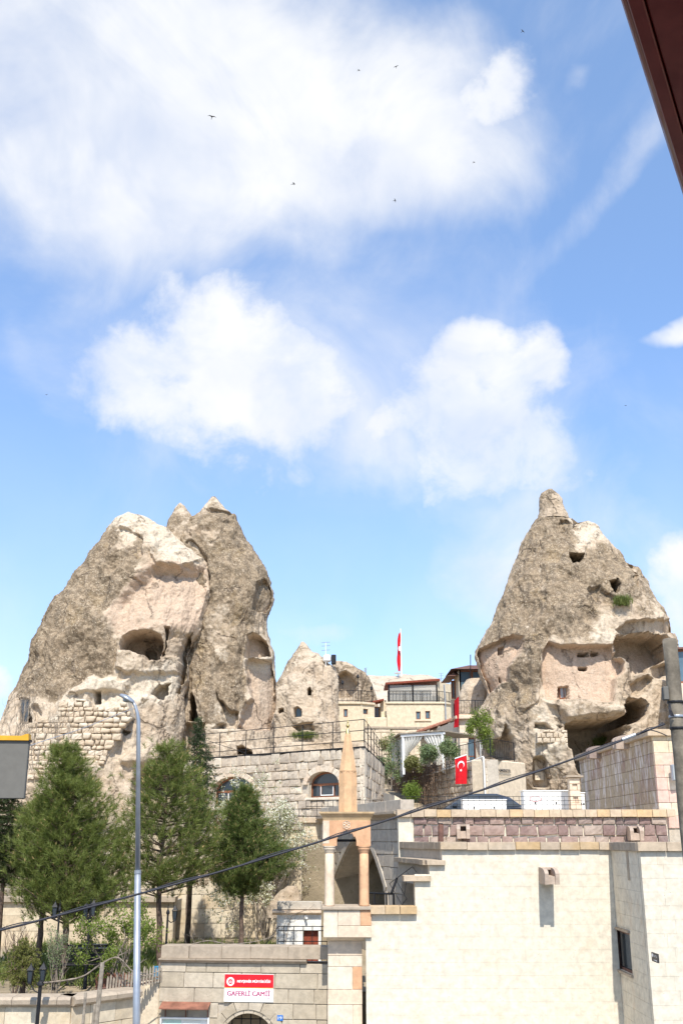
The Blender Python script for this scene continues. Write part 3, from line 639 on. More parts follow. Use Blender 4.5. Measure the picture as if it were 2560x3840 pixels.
# hill behind the town
H_L = T3([(670, 504), (560, 560), (500, 700)]); H_R = T3([(1000, 504), (1210, 600), (1300, 700)])
def hill():
    xs = np.linspace(560, 1300, 120); prof = np.interp(xs, [560, 660, 760, 840, 870, 900, 940, 990, 1050, 1100, 1160, 1230, 1300], [540, 508, 516, 516, 504, 503, 510, 505, 510, 530, 575, 610, 660])
    V = []; rows = 30
    for j in range(rows):
        s = j / (rows - 1)
        for x, p in zip(xs, prof):
            Y = 128 - 26 * s ** 0.8
            q = W(1000 + x * .574, 2250 + p * .574, 128)
            z = q.z - 7.5 * s ** 1.4; V.append((q.x * (1 - 0.1 * s) , Y, z))
    for x, p in zip(xs, prof):
        q = W(1000 + x * .574, 2250 + p * .574, 128); V.append((q.x, 150, q.z - 6))
    V = np.array(V); n = len(xs)
    V[:rows * n, 2] += fbm(V[:rows * n] * 0.22, 4) * 0.5 * np.repeat(np.linspace(.25, 1, rows), n)
    idx = np.arange(len(V)).reshape(rows + 1, n); order = np.vstack([idx[rows:], idx[:rows]])
    Fq = np.stack([order[:-1, :-1], order[1:, :-1], order[1:, 1:], order[:-1, 1:]], -1).reshape(-1, 4)
    me = np_mesh('hill', V, Fq, [MAT['tuff_rock']])
    a = me.attributes.new('crust', 'FLOAT', 'POINT'); a.data.foreach_set('value', np.full(len(V), 0.0, np.float32))
    a = me.attributes.new('pink', 'FLOAT', 'POINT'); a.data.foreach_set('value', np.zeros(len(V), np.float32))
    a = me.attributes.new('pale', 'FLOAT', 'POINT'); a.data.foreach_set('value', np.full(len(V), 0.6, np.float32))
    tag(link('hill', me), kind='structure')
hill()
# ------------------------------------------------------------------ masonry
stone('wall_cream', [(0.69, 0.63, 0.51), (0.675, 0.605, 0.48), (0.685, 0.625, 0.505)], 0.2, (0.62, 0.45, 0.29), 0.30, 0.75, 1.0, 0.10, 0.25, (0.6, 0.5, 0.38))
stone('ashlar_grey', [(0.47, 0.40, 0.30), (0.40, 0.335, 0.245), (0.53, 0.455, 0.35)], 0.6, (0.30, 0.25, 0.19), 0.4, 0.6, 1.0, 0.15, 0.6)
stone('ashlar_beige', [(0.58, 0.48, 0.34), (0.53, 0.43, 0.30), (0.63, 0.54, 0.40)], 0.6, (0.58, 0.38, 0.16), 0.3, 0.4, 1.0, 0.12, 0.4)
stone('coping_stone', [(0.46, 0.365, 0.265), (0.53, 0.42, 0.30), (0.52, 0.36, 0.19), (0.49, 0.40, 0.30)], 0.55, (0.36, 0.28, 0.21), 0.3, 0.4, 1.0, 0.1, 0.4)
stone('dark_coping', [(0.38, 0.31, 0.235), (0.44, 0.36, 0.27)], 0.5, (0.22, 0.18, 0.14), 0.45, 0.4, 1.0, 0.2, 0.6)
stone('purple_stone', [(0.225, 0.155, 0.14), (0.32, 0.23, 0.195), (0.20, 0.15, 0.14), (0.40, 0.32, 0.26)], 0.65, (0.46, 0.38, 0.32), 0.35, 0.4, 1.2, 0.0, 0.9)
stone('orange_stone', [(0.60, 0.33, 0.185), (0.63, 0.385, 0.225)], 0.5, (0.58, 0.30, 0.17), 0.35, 0.4, 1.0, 0.15, 0.25)
stone('spire_stone', [(0.62, 0.405, 0.235), (0.62, 0.39, 0.215)], 0.4, (0.6, 0.36, 0.2), 0.3, 0.5, 1.0, 0.15, 0.2)
stone('pale_stone', [(0.69, 0.60, 0.475), (0.66, 0.55, 0.42), (0.68, 0.53, 0.39)], 0.55, (0.62, 0.42, 0.25), 0.3, 0.45, 1.0, 0.1, 0.3)
stone('rubble_stone', [(0.58, 0.48, 0.365), (0.42, 0.35, 0.275), (0.66, 0.57, 0.445), (0.52, 0.43, 0.33)], 0.6, (0.30, 0.25, 0.20), 0.35, 0.5, 1.0, 0.0, 0.9)
stone('tuff_block', [(0.57, 0.46, 0.335), (0.50, 0.395, 0.28), (0.62, 0.53, 0.41)], 0.6, (0.36, 0.29, 0.21), 0.3, 0.5, 0.8, 0.0, 0.8)
stone('mortar', [(0.52, 0.455, 0.365), (0.46, 0.40, 0.32)], 0.1, (0.36, 0.31, 0.25), 0.4, 0.3, 1.0, 0.0, 0.6)
stone('mortar_cream', [(0.68, 0.615, 0.495), (0.665, 0.595, 0.475)], 0.1, (0.6, 0.5, 0.38), 0.2, 0.3, 1.0, 0.0, 0.4)
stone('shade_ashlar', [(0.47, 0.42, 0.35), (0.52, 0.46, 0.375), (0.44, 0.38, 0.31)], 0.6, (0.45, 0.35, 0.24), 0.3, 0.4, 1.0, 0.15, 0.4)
stone('hotel_stone', [(0.66, 0.56, 0.40), (0.63, 0.53, 0.38)], 0.3, (0.58, 0.47, 0.33), 0.2, 0.1, 0.6, 0.08, 0.2)
stone('spout_stone', [(0.42, 0.33, 0.26), (0.47, 0.37, 0.29)], .4, (0.26, 0.2, 0.16), .4, .4, 1.5, .1, .5)
stone('plaster_white', [(0.78, 0.755, 0.69), (0.75, 0.72, 0.66)], 0.3, (0.6, 0.56, 0.48), 0.2, 0.1, 1.0, 0.1, 0.2)
stone('plaster_tuff', [(0.68, 0.575, 0.43), (0.62, 0.51, 0.37)], 0.3, (0.5, 0.4, 0.28), 0.3, 0.2, 0.7, 0.0, 0.7)
def stained():
    m, t, b = principled('stained_block', 0.92, 0.1); P = worldpos(t)
    oi = t.node('ShaderNodeObjectInfo').outputs['Random']
    cr = t.node('ShaderNodeValToRGB'); e = cr.color_ramp.elements
    for i, (p, c) in enumerate([(0, (0.29, 0.185, 0.165)), (0.25, (0.34, 0.26, 0.205)), (0.5, (0.39, 0.32, 0.23)), (0.8, (0.43, 0.355, 0.265)), (1, (0.33, 0.225, 0.195))]):
        q = e[i] if i < 2 else e.new(1); q.position = p; q.color = (*c, 1)
    t.put(cr.inputs[0], t.math('MULTIPLY_ADD', t.math('SUBTRACT', t.noise(P, 1.5, 4.0), 0.5), 0.9, t.math('MULTIPLY_ADD', oi, 0.55, 0.22), clamp=True))
    mp = t.node('ShaderNodeMapping'); mp.inputs['Scale'].default_value = (3.2, 3.2, 0.75); t.l.new(P, mp.inputs[0])
    dr = t.ramp(t.noise(mp.outputs[0], 1.0, 6.0, 0.62, 1.2), 0.50, 0.60)
    c = t.mix(t.math('MULTIPLY', dr, 0.8), cr.outputs[0], (0.62, 0.575, 0.545, 1))
    n2 = t.noise(P, 8, 5, 0.65)
    t.put(b.inputs['Base Color'], t.mix(1.0, c, t.ramp(n2, 0.3, 0.7, 0.85, 1.12), 'MULTIPLY')); bump(t, b, n2, 0.4, 0.03)
stained()
plain('black_iron', (0.018, 0.018, 0.02), 0.55, 0.4, 0.3, 0.2)
plain('galv_steel', (0.36, 0.385, 0.42), 0.42, 0.5, 0.55, 0.08, 3.0)
plain('rust_sheet', (0.26, 0.115, 0.075), 0.7, 0.3, 0.1, 0.35, 4.0)
plain('brown_pipe', (0.16, 0.085, 0.065), 0.7, 0.3, 0.2, 0.3)
plain('wood_brown', (0.25, 0.10, 0.05), 0.6, 0.3, 0, 0.2, 12)
plain('wood_grey', (0.30, 0.255, 0.20), 0.85, 0.2, 0, 0.3, 9, 0.4)
plain('white_paint', (0.80, 0.80, 0.775), 0.5, 0.35, 0, 0.05)
plain('gold_metal', (0.55, 0.42, 0.17), 0.35, 0.5, 0.8, 0.12)
plain('cable_black', (0.03, 0.03, 0.038), 0.6, 0.3, 0, 0.1)
plain('dark_red_door', (0.22, 0.05, 0.025), 0.6, 0.3, 0, 0.25, 8)
plain('dark_hole', (0.05, 0.04, 0.03), 0.95, 0.1, 0, 0.3)
plain('red_print', (0.62, 0.012, 0.022), 0.55, 0.3, 0, 0.03)
plain('white_print', (0.86, 0.85, 0.83), 0.55, 0.3, 0, 0.02)
plain('violet_print', (0.40, 0.03, 0.13), 0.55, 0.3, 0, 0.02)
plain('blue_plate', (0.03, 0.16, 0.48), 0.4, 0.4, 0, 0.05)
plain('black_sign', (0.03, 0.03, 0.032), 0.5, 0.4, 0, 0.1)
plain('red_cloth', (0.60, 0.012, 0.02), 0.8, 0.2, 0, 0.12, 5)
plain('grey_panel', (0.155, 0.148, 0.132), 0.85, 0.2, 0, 0.06, 20)
plain('yellow_edge', (0.70, 0.36, 0.03), 0.6, 0.3, 0, 0.12)
plain('red_roof_metal', (0.15, 0.018, 0.018), 0.35, 0.5, 0, 0.15, 6)
plain('dark_board', (0.045, 0.022, 0.015), 0.8, 0.2, 0, 0.3, 9)
def glass(name, col, rough=0.06):
    m, t, b = principled(name, rough, 0.6); n = t.noise(worldpos(t), 2.5, 3.0)
    t.put(b.inputs['Base Color'], t.mix(n, (*[c * 0.6 for c in col], 1), (*[c * 1.3 for c in col], 1))); return m
glass('dark_glass', (0.045, 0.055, 0.065)); glass('blue_glass', (0.10, 0.16, 0.20)); glass('pale_glass', (0.34, 0.36, 0.36), 0.12)

_bm = {}
def block_meshes(kind):
    if kind in _bm: return _bm[kind]
    out = []; rs = np.random.default_rng(hash(kind) % 1000 if isinstance(kind, int) else len(kind))
    if kind in ('ashlar', 'flush'):
        for k in range(4):
            mb = MB().cbox(-.5, .5, -.5, .5, -.5, .5, 0.022 if kind == 'ashlar' else 0.006)
            v = np.array(mb.v); v += rs.normal(0, 0.004 if kind == 'ashlar' else 0.0008, v.shape); mb.v = [tuple(q) for q in v]
            out.append(mb.mesh('block'))
    else:
        amp = {'rough': 0.055, 'rubble': 0.10}[kind]
        for k in range(8):
            nx, nz = 4, 3; vs = []; fs = []
            crn = rs.normal(0, amp * 0.75, (4, 2))
            for ring, (yy, shrink) in enumerate([(-.5, 0.90), (-.38, 1.0), (.5, 1.0)]):
                for j in range(nz + 1):
                    for i in range(nx + 1):
                        edge = i in (0, nx) or j in (0, nz)
                        if ring and not edge: vs.append(None); continue
                        a, c = i / nx, j / nz
                        cx = (crn[0] * (1 - a) * (1 - c) + crn[1] * a * (1 - c) + crn[2] * a * c + crn[3] * (1 - a) * c)
                        sx, sz = (a - .5), (c - .5)
                        if kind == 'rubble':
                            r = max(abs(sx), abs(sz)) * 2; l = math.hypot(sx, sz) * 2 + 1e-6; kq = 1 - 0.22 * max(0, l - 1.0)
                            sx *= kq; sz *= kq
                        y = yy + (rs.normal(0, amp * 0.55) - ((0.05 if kind == 'rough' else 0.10) if not edge else 0.0) * (1 if ring == 0 else 0) if ring == 0 else 0)
                        vs.append((sx * shrink + cx[0] + rs.normal(0, amp * .18), y, sz * shrink + cx[1] + rs.normal(0, amp * .18)))
            n1 = (nx + 1) * (nz + 1)
            for j in range(nz):
                for i in range(nx): q = j * (nx + 1) + i; fs.append((q, q + 1, q + nx + 2, q + nx + 1))
            per = [(i, 0) for i in range(nx)] + [(nx, j) for j in range(nz)] + [(i, nz) for i in range(nx, 0, -1)] + [(0, j) for j in range(nz, 0, -1)]
            ids = [j * (nx + 1) + i for i, j in per]
            for r in (0, 1):
                for a, b_ in zip(ids, ids[1:] + ids[:1]): fs.append((a + r * n1, a + (r + 1) * n1, b_ + (r + 1) * n1, b_ + r * n1))
            mp = {}; nv = []
            for i, q in enumerate(vs):
                if q is not None: mp[i] = len(nv); nv.append(q)
            mb = MB().add(nv, [tuple(mp[i] for i in f) for f in fs]); out.append(mb.mesh('block', None, kind == 'rubble'))
    _bm[kind] = out; return out
_bm2 = {}
def block_mesh(kind, mat):
    key = (kind, mat.name)
    if key not in _bm2:
        L = []
        for me in block_meshes(kind):
            c = me.copy(); c.materials.append(mat); L.append(c)
        _bm2[key] = L
    return random.choice(_bm2[key])
NB = {}
def piece(parent, name, mesh, loc, rot, scale):
    o = bpy.data.objects.new(name, mesh); COL.objects.link(o); o.parent = parent
    o.location = Vector(loc) - origin(parent); o.rotation_euler = (0, 0, rot) if not hasattr(rot, '__len__') else rot; o.scale = scale
    NB[parent.name] = NB.get(parent.name, 0) + 1
    return o
def blocks(parent, fr, u0, u1, w0, w1, ch, bw, mat, kind='ashlar', depth=0.14, gap=0.008, proud=0.012, skip=None, name='block', chv=0.0, mats=None, tilt=0.0, clip=None):
    """courses of separate stones over a wall face; bw = (shortest, longest)"""
    w = w0; n = 0
    hs = []
    while w < w1 - 0.02:
        h = ch * (1 + random.uniform(-chv, chv)); 
        if w + h > w1 - ch * 0.35: h = w1 - w
        hs.append((w, h)); w += h
    for (w, h) in hs:
        u = u0 - random.uniform(0, 0.5) * bw[0]
        while u < u1 - 0.01:
            b = random.uniform(*bw); a0, a1 = max(u, u0), min(u + b, u1)
            if u1 - a1 < bw[0] * 0.4: a1 = u1; u = u1
            else: u += b
            if a1 - a0 < 0.04: continue
            if clip:
                r = clip(a0, a1, w, w + h)
                if r is None: continue
                a0, a1, ww, wh = r
            else: ww, wh = w, w + h
            if skip and skip((a0 + a1) / 2, (ww + wh) / 2): continue
            kd = kind((a0 + a1) / 2) if callable(kind) else kind
            m_ = mats[random.choices(range(len(mats)), [q[1] for q in mats])[0]][0] if mats else mat
            pr = proud * random.uniform(0.3, 1.6)
            c = fr.pt((a0 + a1) / 2, depth / 2 - pr, (ww + wh) / 2)
            piece(parent, name, block_mesh(kd, m_), c, fr.a if not tilt else (0, random.uniform(-tilt, tilt), fr.a), (a1 - a0 - gap, depth, wh - ww - gap)); n += 1
    return n
def arch_panel(mb, fr, u0, u1, w0, w1, v0, v1, top, n=48, mi=0):
    """wall slab with an opening: top(u) gives the opening's height at u, or None"""
    us = np.linspace(u0, u1, n + 1)
    for a, b in zip(us[:-1], us[1:]):
        t0 = top(a + 1e-6); t1 = top(b - 1e-6)
        if t0 is None or t1 is None: t0 = t1 = w0
        vs = [fr.pt(a, v0, t0), fr.pt(b, v0, t1), fr.pt(b, v0, w1), fr.pt(a, v0, w1), fr.pt(a, v1, t0), fr.pt(b, v1, t1), fr.pt(b, v1, w1), fr.pt(a, v1, w1)]
        mb.add(vs, [(0, 1, 2, 3), (5, 4, 7, 6), (4, 5, 1, 0), (3, 2, 6, 7)], mi)
        if a == us[0]: mb.add(vs, [(4, 0, 3, 7)], mi)
        if b == us[-1]: mb.add(vs, [(1, 5, 6, 2)], mi)
    return mb
def copings(parent, fr, u0, u1, w, h, over, depth, lens, mat, name='coping_stone', gap=0.006):
    u = u0
    while u < u1 - 0.02:
        b = random.uniform(*lens); e = min(u + b, u1)
        if u1 - e < lens[0] * 0.5: e = u1
        dz = random.uniform(-.006, .006)
        c = fr.pt((u + e) / 2, depth / 2 - over + random.uniform(-.006, .006), w + h / 2 + dz)
        piece(parent, name, block_mesh('ashlar', mat), c, fr.a, (e - u - gap, depth, h)); u = e
def spout(name, parent, base, direction, length, width, height, mat):
    """stone water spout: curved top, channel cut through its front"""
    d = Vector((*direction, 0)).normalized(); a = math.atan2(d.x, -d.y)
    fr = Frame(base, math.degrees(a)); mb = MB(); hw = width / 2
    top = [(0.18, 0.5), (-length * .35, 0.5), (-length * .7, 0.44), (-length * .9, 0.33), (-length, 0.16)]
    side = [(v, q * height) for v, q in top] + [(-length * .97, -0.5 * height), (0.18, -0.5 * height)]
    t = width * 0.27
    mb.extr(side, -hw, -hw + t, fr); mb.extr(side, hw - t, hw, fr)
    mid = [(0.18, 0.06 * height), (-length * .93, -0.02 * height), (-length * .93, -0.5 * height + .004), (0.18, -0.5 * height + .004)]
    mb.extr(mid, -hw + t + .002, hw - t - .002, fr)
    lid = [(0.18, 0.497 * height), (-length * .33, 0.497 * height), (-length * .33, 0.36 * height), (0.18, 0.36 * height)]
    mb.extr(lid, -hw + t + .002, hw - t - .002, fr)
    return mb.build(name, mat, parent)
def window(parent, fr, u0, u1, w0, w1, depth=0.14, frame=0.05, mull=1, glassm='dark_glass', fm='wood_brown', trans=None, name='window', sill=None):
    """frame with mullions and its panes, set into the wall"""
    mb = MB(); d0, d1 = depth, depth + 0.06
    mb.box(u0, u0 + frame, d0, d1, w0, w1, fr).box(u1 - frame, u1, d0, d1, w0, w1, fr).box(u0 + frame, u1 - frame, d0, d1, w0, w0 + frame, fr).box(u0 + frame, u1 - frame, d0, d1, w1 - frame, w1, fr)
    for k in range(1, mull):
        u = u0 + (u1 - u0) * k / mull; mb.box(u - frame * .4, u + frame * .4, d0 + .004, d1, w0 + frame, w1 - frame, fr)
    if trans: mb.box(u0 + frame, u1 - frame, d0 + .006, d1, w0 + (w1 - w0) * trans - frame * .4, w0 + (w1 - w0) * trans + frame * .4, fr)
    o = mb.build(name, MAT[fm], parent)
    for k in range(mull):
        a = u0 + frame + (u1 - u0 - 2 * frame) * k / mull; b = u0 + frame + (u1 - u0 - 2 * frame) * (k + 1) / mull
        p = MB().box(a + .004, b - .004, d0 + .03, d0 + .045, w0 + frame - .004, w1 - frame + .004, fr).build('pane', MAT[glassm], o)
    if sill: MB().cbox(u0 - .08, u1 + .08, -0.07, 0.1, w0 - .09, w0 - .004, .01, fr).build('sill', MAT[sill], o)
    return o
def hole_panel(mb, fr, u0, u1, w0, w1, v0, v1, holes, mi=0):
    """wall slab with rectangular openings, made of butted pieces"""
    us = sorted(set([u0, u1] + [h[0] for h in holes] + [h[1] for h in holes])); us = [u for u in us if u0 <= u <= u1]
    for a, b in zip(us[:-1], us[1:]):
        m = (a + b) / 2; cuts = sorted([(h[2], h[3]) for h in holes if h[0] < m < h[1]]); z = w0
        for c0, c1 in cuts:
            if c0 > z: mb.box(a, b, v0, v1, z, c0, fr, mi)
            z = c1
        if z < w1: mb.box(a, b, v0, v1, z, w1, fr, mi)
    return mb
def railing(parent, pts, h, rails=(1.0,), bar=None, post=None, r=0.012, mat='black_iron', rail_r=None, names=('rail', 'post', 'bar')):
    """pts: base points; rails at fractions of the height; bar: spacing of balusters"""
    pts = [Vector(p) for p in pts]; m = MAT[mat]
    for f in rails: MB().tube([p + Vector((0, 0, h * f)) for p in pts], rail_r or r, 5).build(names[0], m, parent)
    seglen = [(b - a).length for a, b in zip(pts[:-1], pts[1:])]
    for a, b, L in zip(pts[:-1], pts[1:], seglen):
        n = max(1, round(L / (post or L)))
        for k in range(n + 1):
            if k == n and b is not pts[-1]: continue
            p = a.lerp(b, k / n); MB().tube([p, p + Vector((0, 0, h))], r * 1.25, 5).build(names[1], m, parent)
        if bar:
            n2 = max(1, round(L / bar)); mb = MB()
            for k in range(n2):
                p = a.lerp(b, (k + .5) / n2); MB().tube([p + Vector((0, 0, h * rails[0] * .0 + h * (rails[-1] if len(rails) > 1 else 0.02))), p + Vector((0, 0, h * rails[0]))], r * .65, 4).build(names[2], m, parent)
_txt = {}
def text(s, name, fr, u0, u1, w0, w1, v, mat, parent, bold=0.0, thick=0.004):
    """flat lettering fitted to a rectangle on a wall face"""
    cu = bpy.data.curves.new('lettering', 'FONT'); cu.body = s; cu.size = 1.0; cu.offset = bold; cu.resolution_u = 3; cu.fill_mode = 'FRONT'
    ob = bpy.data.objects.new('lettering', cu); COL.objects.link(ob)
    dg = bpy.context.evaluated_depsgraph_get(); me = bpy.data.meshes.new_from_object(ob.evaluated_get(dg))
    bpy.data.objects.remove(ob); bpy.data.curves.remove(cu)
    co = np.zeros(len(me.vertices) * 3); me.vertices.foreach_get('co', co); co = co.reshape(-1, 3)
    lo, hi = co.min(0), co.max(0)
    for i, q in enumerate(co):
        a = (q[0] - lo[0]) / (hi[0] - lo[0]); b = (q[1] - lo[1]) / (hi[1] - lo[1])
        me.vertices[i].co = fr.pt(u0 + (u1 - u0) * a, v, w0 + (w1 - w0) * b)
    me.materials.clear(); me.update()
    o = link(name, me, MAT[mat], parent); o['kind'] = 'stuff'; return o
# ================================================================== near row: gate wall, minaret, mosque
# ---- gate wall (its right end stands nearer)
G = Frame((XX(1229, 3700, 24.75), 24.75, 0.0), -6.0)
gw = thing('gate_wall', G.pt(-1.6, 0.1, 0), 'weathered ashlar wall with arched gate under the red and white sign', 'wall')
gu0, gtop, gmold, gmb = G.u(604, 3600), G.w(900, 3548), G.w(900, 3596), G.w(900, 3612)
ac, ar = G.u(932, 3800), 0.60; aw = G.w(932, 3800) - ar
def gate_top(u):
    d = abs(u - ac)
    return None if d >= ar else aw + math.sqrt(ar * ar - d * d)
mb = MB(); arch_panel(mb, G, gu0, 0.25, -0.05, gmb, 0.035, 0.62, gate_top, 90); mb.build('wall_core', MAT['mortar'], gw)
def gskip(u, w): return math.hypot(u - ac, w - aw) < ar + 0.27 if w > aw else abs(u - ac) < ar + 0.16
blocks(gw, G, gu0, 0.2, 0.62, gmb - .004, 0.315, (0.42, 0.95), MAT['ashlar_grey'], 'ashlar', 0.16, 0.014, 0.012, gskip, chv=0.06)
MB().box(gu0 + .01, 0.19, -.01, .03, 0.0, 0.6, G).build('plinth', MAT['ashlar_grey'], gw)
copings(gw, G, gu0, 0.1, gmold + .004, gtop - gmold - .004, 0.03, 0.5, (0.62, 0.85), MAT['dark_coping'])
u = gu0 - 0.03
while u < G.u(1150, 3600):
    e = min(u + random.uniform(0.7, 1.0), G.u(1150, 3600) + .01)
    pr = [(0.1, gmb), (-0.035, gmb), (-0.06, gmb + .035), (-0.115, gmb + .06), (-0.12, gmold), (0.1, gmold)]
    MB().extr(pr, u, e - .007, G).build('moulding', MAT['dark_coping'], gw); u = e
ring = thing_ring = None
def ring_pieces(parent, fr, c, w, r0, r1, v0, v1, n, mat, name, a0=0, a1=180, pointed=0):
    for k in range(n):
        t0 = rad(a0 + (a1 - a0) * k / n + .5); t1 = rad(a0 + (a1 - a0) * (k + 1) / n - .5); P = []
        S = 5
        for j in range(S + 1):
            t = t0 + (t1 - t0) * j / S; rr = r1 + pointed * max(0, math.sin(t)) ** 6; P.append((c + rr * math.cos(t), w + rr * math.sin(t)))
        for j in range(S, -1, -1):
            t = t0 + (t1 - t0) * j / S; P.append((c + r0 * math.cos(t), w + r0 * math.sin(t)))
        MB().prism(P[::-1], v0, v1, fr).build(name, mat, parent)
ring_pieces(gw, G, ac, aw, ar, ar + .075, 0.0, 0.3, 9, MAT['ashlar_grey'], 'arch_moulding')
ring_pieces(gw, G, ac, aw, ar + .078, ar + .25, -0.025, 0.3, 8, MAT['ashlar_grey'], 'voussoir', pointed=0.06)
for s in (-1, 1):
    for k in range(3):
        piece(gw, 'jamb_stone', block_mesh('ashlar', MAT['ashlar_grey']), G.pt(ac + s * (ar + .125), 0.12, 0.05 + (k + .5) * (aw - .05) / 3), G.a, (0.25, 0.3, (aw - .06) / 3 - .01))
gate = thing('gate', G.pt(ac, 0.3, 0), 'black iron grille gate in the stone arch below the sign', 'gate')
for k in range(-2, 3):
    x = ac + 0.21 * k; MB().tube([G.pt(x, .3, 0.02), G.pt(x, .3, gate_top(x) - .01)], .013, 5).build('bar', MAT['black_iron'], gate)
for z in (0.5, 1.0, 1.5, G.w(932, 3829)):
    hw = ar if z < aw else math.sqrt(max(.01, ar * ar - (z - aw) ** 2)); MB().tube([G.pt(ac - hw + .01, .3, z), G.pt(ac + hw - .01, .3, z)], .011, 5).build('bar', MAT['black_iron'], gate)
MB().box(ac - ar - .1, ac + ar + .1, 1.6, 1.7, 0, 2.6, G).build('passage_wall', MAT['plaster_tuff'], gw)
# sign
su0, su1 = G.u(843, 3700), G.u(1027, 3700); sw0, sw1, swm = G.w(935, 3756), G.w(935, 3652), G.w(935, 3702)
sg = thing('sign', G.pt((su0 + su1) / 2, -.04, sw0), 'red and white printed mosque name sign on the gate wall', 'sign')
MB().box(su0, su1, -.045, -.02, sw0, sw1, G).build('panel', MAT['white_print'], sg)
MB().box(su0 + .003, su1 - .003, -.049, -.0455, swm, sw1 - .006, G).build('red_band', MAT['red_print'], sg)
MB().box(su0 + .003, su1 - .003, -.0485, -.0455, swm - .014, swm - .002, G).build('yellow_line', MAT['yellow_edge'], sg)
lu, lw, lr = G.u(866.5, 3679), G.w(866, 3679.5), 0.088
def disc(mb, fr, u, w, r, v0, v1, n=28): return mb.prism([(u + r * math.cos(2 * math.pi * k / n), w + r * math.sin(2 * math.pi * k / n)) for k in range(n)], v0, v1, fr)
disc(MB(), G, lu, lw, lr, -.053, -.049).build('emblem_ring', MAT['white_print'], sg)
disc(MB(), G, lu, lw, lr * .58, -.056, -.053).build('emblem_disc', MAT['red_print'], sg)
mb = MB()
for dx, hh in ((-.018, .03), (0.012, .045), (0.03, .02)): mb.box(lu + dx - .004, lu + dx + .004, -.058, -.056, lw - .012, lw - .012 + hh, G)
mb.prism([(lu - .042, lw - .004), (lu - .03, lw - .02), (lu + .03, lw - .02), (lu + .042, lw - .004), (lu + .03, lw - .012), (lu - .03, lw - .012)], -.058, -.0565, G)
mb.build('emblem_mark', MAT['white_print'], sg)
for k in (0, 1, 2):   # heavy strokes: the print is laid three times, a few millimetres apart
    q = .0045 * k
    text('NEVŞEHİR MÜFTÜLÜĞÜ', 'lettering', G, G.u(891, 3680) + q, G.u(1014, 3680) + q, G.w(950, 3686.5), G.w(950, 3671.5), -.0515 - .0006 * k, 'white_print', sg)
    text('GAFERLİ CAMİİ', 'lettering', G, G.u(853, 3730) + q, G.u(1013, 3730) + q, G.w(935, 3733.5), G.w(935, 3710), -.0495 - .0006 * k, 'violet_print', sg)
text('1500', 'lettering', G, G.u(1002, 3742), G.u(1014, 3742), G.w(1005, 3744.5), G.w(1005, 3739.5), -.0495, 'violet_print', sg)
pu0, pu1, pw0, pw1 = G.u(1039.5, 3815), G.u(1062, 3815), G.w(1050, 3827.5), G.w(1050, 3806)
pl = thing('number_plate', G.pt((pu0 + pu1) / 2, -.02, pw0), 'small blue house number plate 19 beside the arched gate', 'plate')
MB().cbox(pu0, pu1, -.034, -.018, pw0, pw1, .003, G).build('plate', MAT['blue_plate'], pl)
text('19', 'lettering', G, pu0 + .025, pu1 - .025, pw0 + .03, pw1 - .025, -.0365, 'white_print', pl)
# notice case with rusty canopy
nu0, nu1 = G.u(608, 3800), G.u(790, 3800)
nc = thing('notice_case', G.pt((nu0 + nu1) / 2, -.1, 1.0), 'glass notice case under a rusty sheet canopy on the gate wall', 'notice board')
cw0, cw1 = G.w(700, 3776), G.w(700, 3756)
mb = MB(); n = 14
for k in range(n):
    a, b = nu0 + (nu1 - nu0) * k / n, nu0 + (nu1 - nu0) * (k + 1) / n
    mb.extr([(-.02, cw1), (-.30, cw0 + .01), (-.30, cw0 - .012), (-.02, cw1 - .02)], a, b, G)
mb.build('canopy', MAT['rust_sheet'], nc)
for q in (.08, .5, .95): MB().tube([G.pt(nu0 + (nu1 - nu0) * q, -.05, cw0), G.pt(nu0 + (nu1 - nu0) * q, -.05, 1.2)], .012, 5).build('post', MAT['rust_sheet'], nc)
bw1 = G.w(700, 3812)
MB().box(nu0, nu1, -.14, -.09, bw1 - .03, bw1, G).box(nu0, nu0 + .03, -.14, -.09, 1.0, bw1 - .03, G).box(nu1 - .03, nu1, -.14, -.09, 1.0, bw1 - .03, G).box(nu0 + .03, nu1 - .03, -.14, -.09, 1.0, 1.03, G).build('case_frame', MAT['white_paint'], nc)
MB().box(nu0 + .03, nu1 - .03, -.06, -.015, 1.03, bw1 - .03, G).build('back_panel', MAT['white_paint'], nc)
plain('paper_green', (0.55, 0.70, 0.62), 0.7, 0.2, 0, 0.05); plain('paper_white', (0.74, 0.75, 0.70), 0.7, 0.2, 0, 0.04)
for a, b, m_ in ((.05, .42, 'paper_green'), (.46, .82, 'paper_white')): MB().box(nu0 + (nu1 - nu0) * a, nu0 + (nu1 - nu0) * b, -.064, -.0605, 1.1, bw1 - .06, G).build('paper', MAT[m_], nc)
# low plastered wall stepping down left of the gate wall
lw_ = thing('low_wall', G.pt(gu0 - .5, 0.1, 0), 'cream plastered low wall stepping down left of the gate wall', 'wall')
for a, b, t in ((512, 604, 3684), (462, 512, 3738), (398, 462, 3802)):
    MB().cbox(G.u(a, 3800), (G.u(b, 3800) if b < 604 else gu0) - .003, 0.02, 0.42, -.02, G.w((a + b) / 2, t), .02, G).build('wall_section', MAT['plaster_tuff'], lw_)

